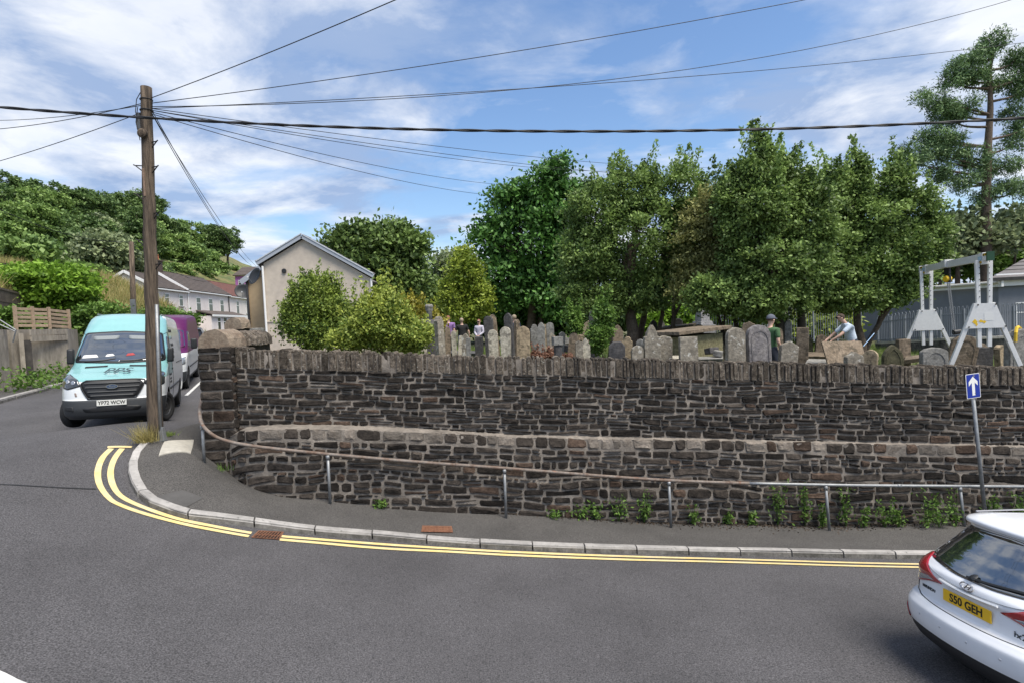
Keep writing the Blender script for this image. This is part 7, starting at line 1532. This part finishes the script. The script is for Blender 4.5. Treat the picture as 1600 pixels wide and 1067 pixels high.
for (lab, L_, Y, leaf, n_) in [('lit green bush behind the slim holly trunks', [(1020, 500, 24, 20), (1060, 495, 26, 24)], 26, 'bright', 120), ('lit green bush left of the obelisk', [(1075, 480, 22, 24)], 28, 'weed', 80), ('lit green bush right of the obelisk behind the railing', [(1150, 495, 34, 26), (1180, 505, 30, 18)], 27, 'bright', 170), ('tall grassy bush behind the bar railing', [(1270, 510, 34, 24), (1305, 508, 30, 24)], 27, 'shrubl', 160)]:
    tree('bush', lab, L_, Y, (L_[0][0], 530), [(0, 0, L_[0][0], L_[0][1], .05)], leaf, n_, 50, .5, .24, .14, nb=4, cat='bush', group='bushes behind the cemetery')
# pine: bare trunk with pads of needles on crooked limbs
pads = [(x, y, random.uniform(19, 26), random.uniform(13, 19)) for x, y in [(1555, 66), (1532, 86), (1505, 100), (1588, 94), (1492, 122), (1451, 157), (1474, 171), (1519, 120), (1593, 146), (1507, 170), (1483, 186), (1560, 130), (1588, 178), (1456, 211), (1478, 218), (1433, 236), (1420, 254), (1460, 240), (1496, 240), (1588, 222), (1577, 256), (1545, 268), (1570, 294), (1505, 285), (1593, 296), (1540, 310), (1520, 250), (1600, 120), (1605, 200), (1470, 270)]]
PYy = 32; lob = px_lobes([(x, y, a, b_) for x, y, a, b_ in pads], PYy, 1.0); bx = at(1541, 470, PYy); base = Vector((bx.x, PYy, 1.6))
pt_ = thing('pine_tree', 'tall open crowned pine with bare trunk behind the gantry', 'tree', base); me, pts = crown_mesh('crown', lob, 640, 84, .32, .20, .05, flat=1.0, shell=.3); c_ = link('crown', me, LM['pine'], pt_); rebase(c_, base)
tp = [at(1541, y, PYy) for y in (470, 360, 300, 230, 170, 110, 70)]; tp[3] += Vector((.1, 0, 0)); tp[4] += Vector((.25, 0, 0)); tp[5] += Vector((.3, .1, 0)); tp[6] += Vector((.5, 0, 0))
b = MB(); b.tube([base - Vector((0, 0, .3))] + tp, [.36, .3, .27, .24, .2, .15, .1, .05], 10)
for c0, R_ in lob:
    e = Vector(c0); st = min((p for p in smooth_poly(tp, 6)), key=lambda p: abs(p.z - (e.z - .8 * min(1.5, (e - p).xy.length * .35))) + (0 if p.z < e.z + .3 else 5)); mid = st.lerp(e, .55) + Vector((random.uniform(-.3, .3), random.uniform(-.3, .3), -.15)); lp = smooth_poly([st, mid, e], 4); b.tube(lp, [.085 * (1 - .72 * k / (len(lp) - 1)) for k in range(len(lp))], 6)
o = b.build('trunk', M_pinebark, pt_, smooth=True, fix=False); rebase(o, base)
# shrubs in front of the houses
tree('gable_shrub', 'dense dark rounded shrub with wispy shoots against the cream gable', [(495, 475, 42, 38), (470, 500, 32, 34), (522, 500, 32, 36), (495, 515, 52, 34)], 15.5, (495, 560), [(0, 0, 495, 500, .05), (10, .2, 515, 490, .04), (-12, .1, 475, 500, .04)], 'shrub', 420, 58, .24, .085, .045, cat='shrub', nb=8, shoots=150)
tree('yellow_green_shrub', 'loose bright yellow green shrub spilling over the wall', [(590, 512, 52, 36), (548, 530, 36, 20), (635, 525, 40, 26), (600, 490, 28, 22)], 13.6, (595, 565), [(0, 0, 590, 520, .04), (-20, .1, 560, 530, .03), (25, .1, 630, 525, .03)], 'shrubl', 420, 50, .22, .085, .05, cat='shrub', nb=8, shoots=90)
tree('golden_shrub', 'golden yellow shrub behind the pale narrow headstone', [(650, 495, 34, 16), (630, 505, 26, 14), (672, 505, 18, 14)], 21, (650, 540), [(0, 0, 650, 500, .05)], 'yell', 200, 50, .28, .13, .08, cat='shrub', nb=5, shoots=10)
tree('grave_shrub', 'small leafy shrub growing round the tall dark slate headstone', [(944, 490, 13, 15), (935, 528, 15, 26), (945, 512, 10, 14)], 13.2, (938, 570), [(0, 0, 940, 500, .03)], 'weed', 150, 44, .15, .075, .045, cat='shrub', nb=6, shoots=30)
tree('grave_shrub', 'thin sapling in front of the leaning tan pointed slab', [(899, 506, 8, 18), (892, 494, 5, 10)], 15, (902, 560), [(0, 0, 898, 500, .02)], 'weed', 50, 36, .16, .085, .05, cat='shrub', nb=5, shoots=10)
tree('russet_plant', 'reddish brown dying plants between the golden tan stone and the pillar stump', [(840, 556, 15, 5), (860, 555, 13, 5), (884, 557, 7, 4)], 13.0, (850, 565), [(0, 0, 850, 552, .02)], 'russet', 80, 30, .10, .08, .03, cat='plant', nb=3, shoots=8)
# left bank
hg = lambda px, py, Y: at(px, py, Y)
tree('bank_bush', 'big bright green spreading bush on the bank above the timber fence', [(80, 432, 60, 18), (50, 448, 50, 22), (110, 452, 44, 24), (75, 470, 56, 20), (30, 430, 24, 16)], 27, (75, 500), [(0, 0, 75, 450, .1), (20, .3, 110, 450, .08)], 'bright', 420, 56, .5, .22, .13, cat='bush', ground=at(75, 500, 27).z - .4, flat=.4, nb=5)
for (lab, L_, Y, leaf, n_) in [('leafy hedge above the purple van', [(262, 498, 20, 14), (285, 502, 22, 14), (240, 492, 18, 12)], 31, 'weed', 160), ('green bramble left of the teal van roof', [(150, 490, 24, 14), (130, 505, 16, 14), (175, 486, 16, 10)], 26, 'weed', 140), ('low bramble patch between the fences', [(15, 500, 16, 18), (45, 505, 12, 12)], 22.5, 'weed', 90)]:
    tree('bramble', lab, L_, Y, (L_[0][0], 520), [(0, 0, L_[0][0], L_[0][1], .04)], leaf, n_, 44, .38, .17, .1, cat='bush', ground=at(L_[0][0], 520, Y).z, nb=3, group='brambles on the bank')
# wooded hill: a few tree forms, copied as individuals
def wood_proto(leaf, seed, tall=1.0):
    r_ = np.random.default_rng(seed); lobes = []
    for k in range(11):
        a = r_.uniform(0, 6.28); rad = r_.uniform(.4, 2.4); z = r_.uniform(3.2, 8.2) * tall; s_ = r_.uniform(1.3, 2.3) * (1.15 - .45 * abs(z / tall - 5.4) / 3); lobes.append(((rad * math.cos(a), rad * math.sin(a), z), (s_, s_, s_ * .85)))
    t = thing('woodland_tree', 'x', 'tree'); me, pts = crown_mesh('crown', lobes, 330, 42, .58, .40, .25, shell=.55); link('crown', me, LM[leaf], t); limbs((0, 0, 0), [(0, 0, (0, 0, 6 * tall), .28)], lobes, pts, 2, .3, M_bark, t); return t
protos = [wood_proto('wood1', 1), wood_proto('wood2', 2, 1.1), wood_proto('wood3', 3, .95), wood_proto('wood1', 4, 1.2), wood_proto('wood2', 5, .9)]
used = set(); spots = []
def wtree(px, ytop, Y, k, hm=None, lab=None, wid=1.0, row=0):
    top_ = at(px, ytop, Y); zg2 = HILL(top_.x, Y); H_ = max(7.5 + 2 * random.random(), top_.z - zg2) if hm is None else hm
    if k in used: t = copy_tree(protos[k])
    else: t = protos[k]; used.add(k)
    sc = H_ / (9.4 * [1, 1.1, .95, 1.2, .9][k]); t.location = (top_.x, Y, top_.z - H_); w = max(.62, min(1.25, sc ** .5)) * wid * 1.12; t.scale = (w, w, sc); t.rotation_euler = (0, 0, random.uniform(0, 6.28))
    kd = ['dark green broadleaf', 'mid green broadleaf', 'pale grey green', 'tall dark green', 'low mid green'][k]; wh = ['on the ridge line of the wooded hill', 'halfway up the wooded hill', 'at the lower edge of the hillside wood'][row]
    t['label'] = lab or kd + ' tree ' + wh; t['group'] = kd + ' trees ' + wh
W_ = [(-30, 285, 62, 3), (5, 283, 64, 0), (35, 275, 70, 3), (62, 300, 66, 1), (88, 292, 72, 0), (112, 296, 76, 3), (140, 294, 80, 0), (165, 300, 84, 1), (190, 298, 88, 3), (215, 293, 92, 0), (238, 310, 94, 1), (255, 330, 96, 0), (285, 345, 100, 1), (308, 334, 104, 3), (330, 340, 106, 0), (352, 352, 108, 3), (368, 385, 110, 1), (300, 365, 96, 0), (275, 360, 92, 1),
      (10, 315, 56, 1), (40, 318, 58, 1), (70, 325, 60, 0), (100, 330, 63, 1), (128, 325, 66, 0), (152, 335, 68, 2), (180, 330, 72, 1), (205, 330, 76, 3), (230, 345, 80, 1), (250, 365, 82, 0), (270, 385, 84, 4), (320, 385, 92, 1), (345, 395, 96, 0), (-20, 330, 50, 1),
      (15, 355, 48, 4), (48, 360, 50, 1), (85, 370, 53, 4), (120, 368, 56, 0), (155, 357, 54, 2), (190, 375, 62, 1), (220, 385, 66, 0), (245, 400, 68, 3), (265, 410, 76, 1), (300, 405, 84, 4), (355, 410, 98, 1), (375, 408, 104, 4), (-15, 370, 44, 4), (30, 392, 44, 4), (75, 398, 46, 4), (110, 400, 49, 1), (140, 405, 52, 0), (175, 410, 56, 0), (205, 412, 60, 1)]
for iw, (px, yt, Y, k) in enumerate(W_):
  if iw % 3 != 1 or (px, k) == (155, 2): wtree(px, yt + random.uniform(-9, 9), Y, k, wid=.95, row=0 if iw < 19 else 1 if iw < 33 else 2, lab='pale feathery tree standing out before the dark wood on the hillside' if (px, k) == (155, 2) else None)
# grass and weeds
def blades(name, pts, h, w, leafk, lean=.35, kind='stuff', label=None, parent=None):
    n = len(pts); a = rng.uniform(0, 6.28, n); hh = h * rng.uniform(.5, 1.3, (n, 1)); dv = np.c_[rng.normal(0, lean, n), rng.normal(0, lean, n), np.ones(n)]; s_ = np.c_[np.cos(a), np.sin(a), np.zeros(n)] * w / 2
    V = np.stack([pts - s_, pts + s_, pts + dv * hh], 1).reshape(-1, 3); o = link(name, np_mesh(name, V, np.arange(3 * n).reshape(n, 3), np.repeat(np.clip(rng.normal(.5, .3, n), 0, 1), 3)), LM[leafk], parent)
    return tag(o, label, kind=kind)
def scatter(fn, x0, x1, y0, y1, n, keep=None, dz=0.):
    x = rng.uniform(x0, x1, n); y = rng.uniform(y0, y1, n)
    if keep is not None: k = keep(x, y); x, y = x[k], y[k]
    return np.c_[x, y, fn(x, y) + dz]
blades('meadow_grass', scatter(hill_fn, -46, -20, 20, 46, 60000, lambda x, y: (x < np.interp(y, [20, 26, 34, 46], [-21.5, -23.5, -25, -27]))), .75, .035, 'dry', label='long dry golden grass on the bank')
blades('bank_grass', scatter(hill_fn, -60, -19, 18, 60, 30000, lambda x, y: (x < np.interp(y, [18, 20, 26, 34, 60], [-20, -21.5, -23.5, -25, -30]))), .5, .05, 'grass', label='green grass on the bank')
blades('cemetery_grass', scatter(lambda x, y: CEM.many(x, y), -6, 18, 11.6, 30, 42000), .22, .02, 'grass', label='rough grass between the graves')
def weed(label, px, py, h, spread=.12, n=70, leaf='weed', tall=False, Yo=None):
    b = hit(px, py, G, KH) if Yo is None else Yo; Y = min(b.y, plinth_Y(b.x) - .06); b = Vector((b.x, Y, G(b.x, Y) + KH)); w = thing('weed', label, 'weed', b, group='weeds at the foot of the wall'); st = MB(); cn = []; 
    for k in range(4 if tall else 5):
        a = random.uniform(0, 6.28); tipd = Vector((math.cos(a) * spread * random.uniform(.3, 1), math.sin(a) * spread * .5 - .03, h * random.uniform(.55, 1.05))); st.tube([(0, 0, -.03), tipd * .5 + Vector((0, 0, .03)), tipd], [.006, .005, .003], 4)
        for q in range(n // 4): t_ = random.uniform(.15, 1); rr = spread * .45 * (1.15 - t_ * .7); cn.append(tipd * t_ + Vector((random.gauss(0, rr), random.gauss(0, rr * .7), random.gauss(0, .02))))
    st.build('stem', LM['weed'], w); cn = np.array(cn); out = cn.copy(); out[:, 2] = .3; V, Q, tt = leaf_quads(cn, .075, .032, out * 2, np.clip(rng.normal(.5, .25, len(cn)), 0, 1)); link('leaves', np_mesh('leaves', V, Q, tt), LM[leaf], w); return w
WD = [(599, 790, .13, 'low weed tuft at the foot of the wall near the second handrail post'), (868, 805, .14, 'spreading low yellow green weed at the wall foot'), (905, 806, .25, 'leafy weed left of the dense dark weed clump'), (930, 808, .3, 'upright leafy weed at the wall foot'), (965, 811, .42, 'dense dark weed clump at the wall foot'), (1005, 814, .55, 'tall bushy weed just left of the middle handrail post'), (1085, 819, .34, 'spiky weed just right of the middle handrail post'), (1135, 818, .25, 'small weed between the middle posts'), (1175, 820, .28, 'pair of small weeds on the wall foot soil'), (1215, 820, .75, 'tall slender weed standing against the wall'), (1258, 822, .78, 'tallest feathery weed left of the leaning handrail post'), (1285, 824, .4, 'yellow green weed at the foot of the leaning handrail post'), (1322, 822, .7, 'tall thin weed right of the leaning handrail post'), (1350, 824, .35, 'short weed clump along the soil strip'), (1382, 823, .5, 'bushy weed along the soil strip'), (1405, 823, .35, 'small upright weed near the sign'), (1448, 824, .72, 'broad thick weed clump left of the sign post'), (1468, 823, .5, 'weed joined to the broad thick clump'), (1495, 821, .62, 'tall weed behind the last handrail post'), (1550, 815, .55, 'tall weed right of the sign post'), (1590, 815, .5, 'weed beyond the sign post')]
for px, py, h, lab in WD: weed(lab, px, py, h * 1.3, .13 + .06 * (h > .4) + (.1 if 'dense' in lab or 'broad' in lab or 'spreading' in lab else 0), int(60 + 140 * h), tall=h > .6)
for (lab, px, py, Y, h, leaf, n_) in [('dry straw coloured grass tuft at the foot of the telegraph pole', 229, 690, None, .32, 'dry', 260), ('small green grass tuft beside the pole cable guard', 262, 680, None, .08, 'grass', 160), ('tiny green weed at the foot of the corner pier', 345, 735, None, .12, 'weed', 60)]:
    b = hit(px, py, G, KH); pts = np.c_[rng.normal(0, .09, n_), rng.normal(0, .06, n_), np.zeros(n_)]; o = blades('grass_tuft', pts, h, .012, leaf, .5, 'stuff', lab); o.location = b
for k, (x, y) in enumerate([(60, 607), (30, 612), (105, 590), (85, 600), (45, 608)]):
    b = hit(x, y, G, .12); cn = rng.normal(0, 1, (170, 3)) * np.array([.45, .3, .22]) + np.array([-.3, .35, .3]); V, Q, tt = leaf_quads(cn, .14, .08, cn * .3, np.clip(rng.normal(.5, .25, 170), 0, 1)); o = link('verge_weed', np_mesh('verge_weed', V, Q, tt), LM['weed']); o.location = b; tag(o, 'leafy weeds at the foot of the concrete walls', kind='stuff')
# soil and litter along the wall foot
n_ = 5200; x = rng.uniform(-.5, 11, n_); y = np.array([plinth_Y(v) for v in x]) - rng.gamma(1.3, .075, n_) * np.clip((x + 1.5) / 5, .25, 1.2) + .05; z = G.many(x, y) + KH + .004
V, Q, tt = leaf_quads(np.c_[x, y, z], .05, .035, np.zeros((n_, 3)), rng.random(n_)); o = link('soil_litter', np_mesh('soil_litter', V, Q, tt), mat('dark_litter', (.03, .022, .015), .95, tint=((.02, .016, .011), (.075, .052, .034)))); tag(o, 'dark soil and leaf litter along the wall foot', kind='stuff')
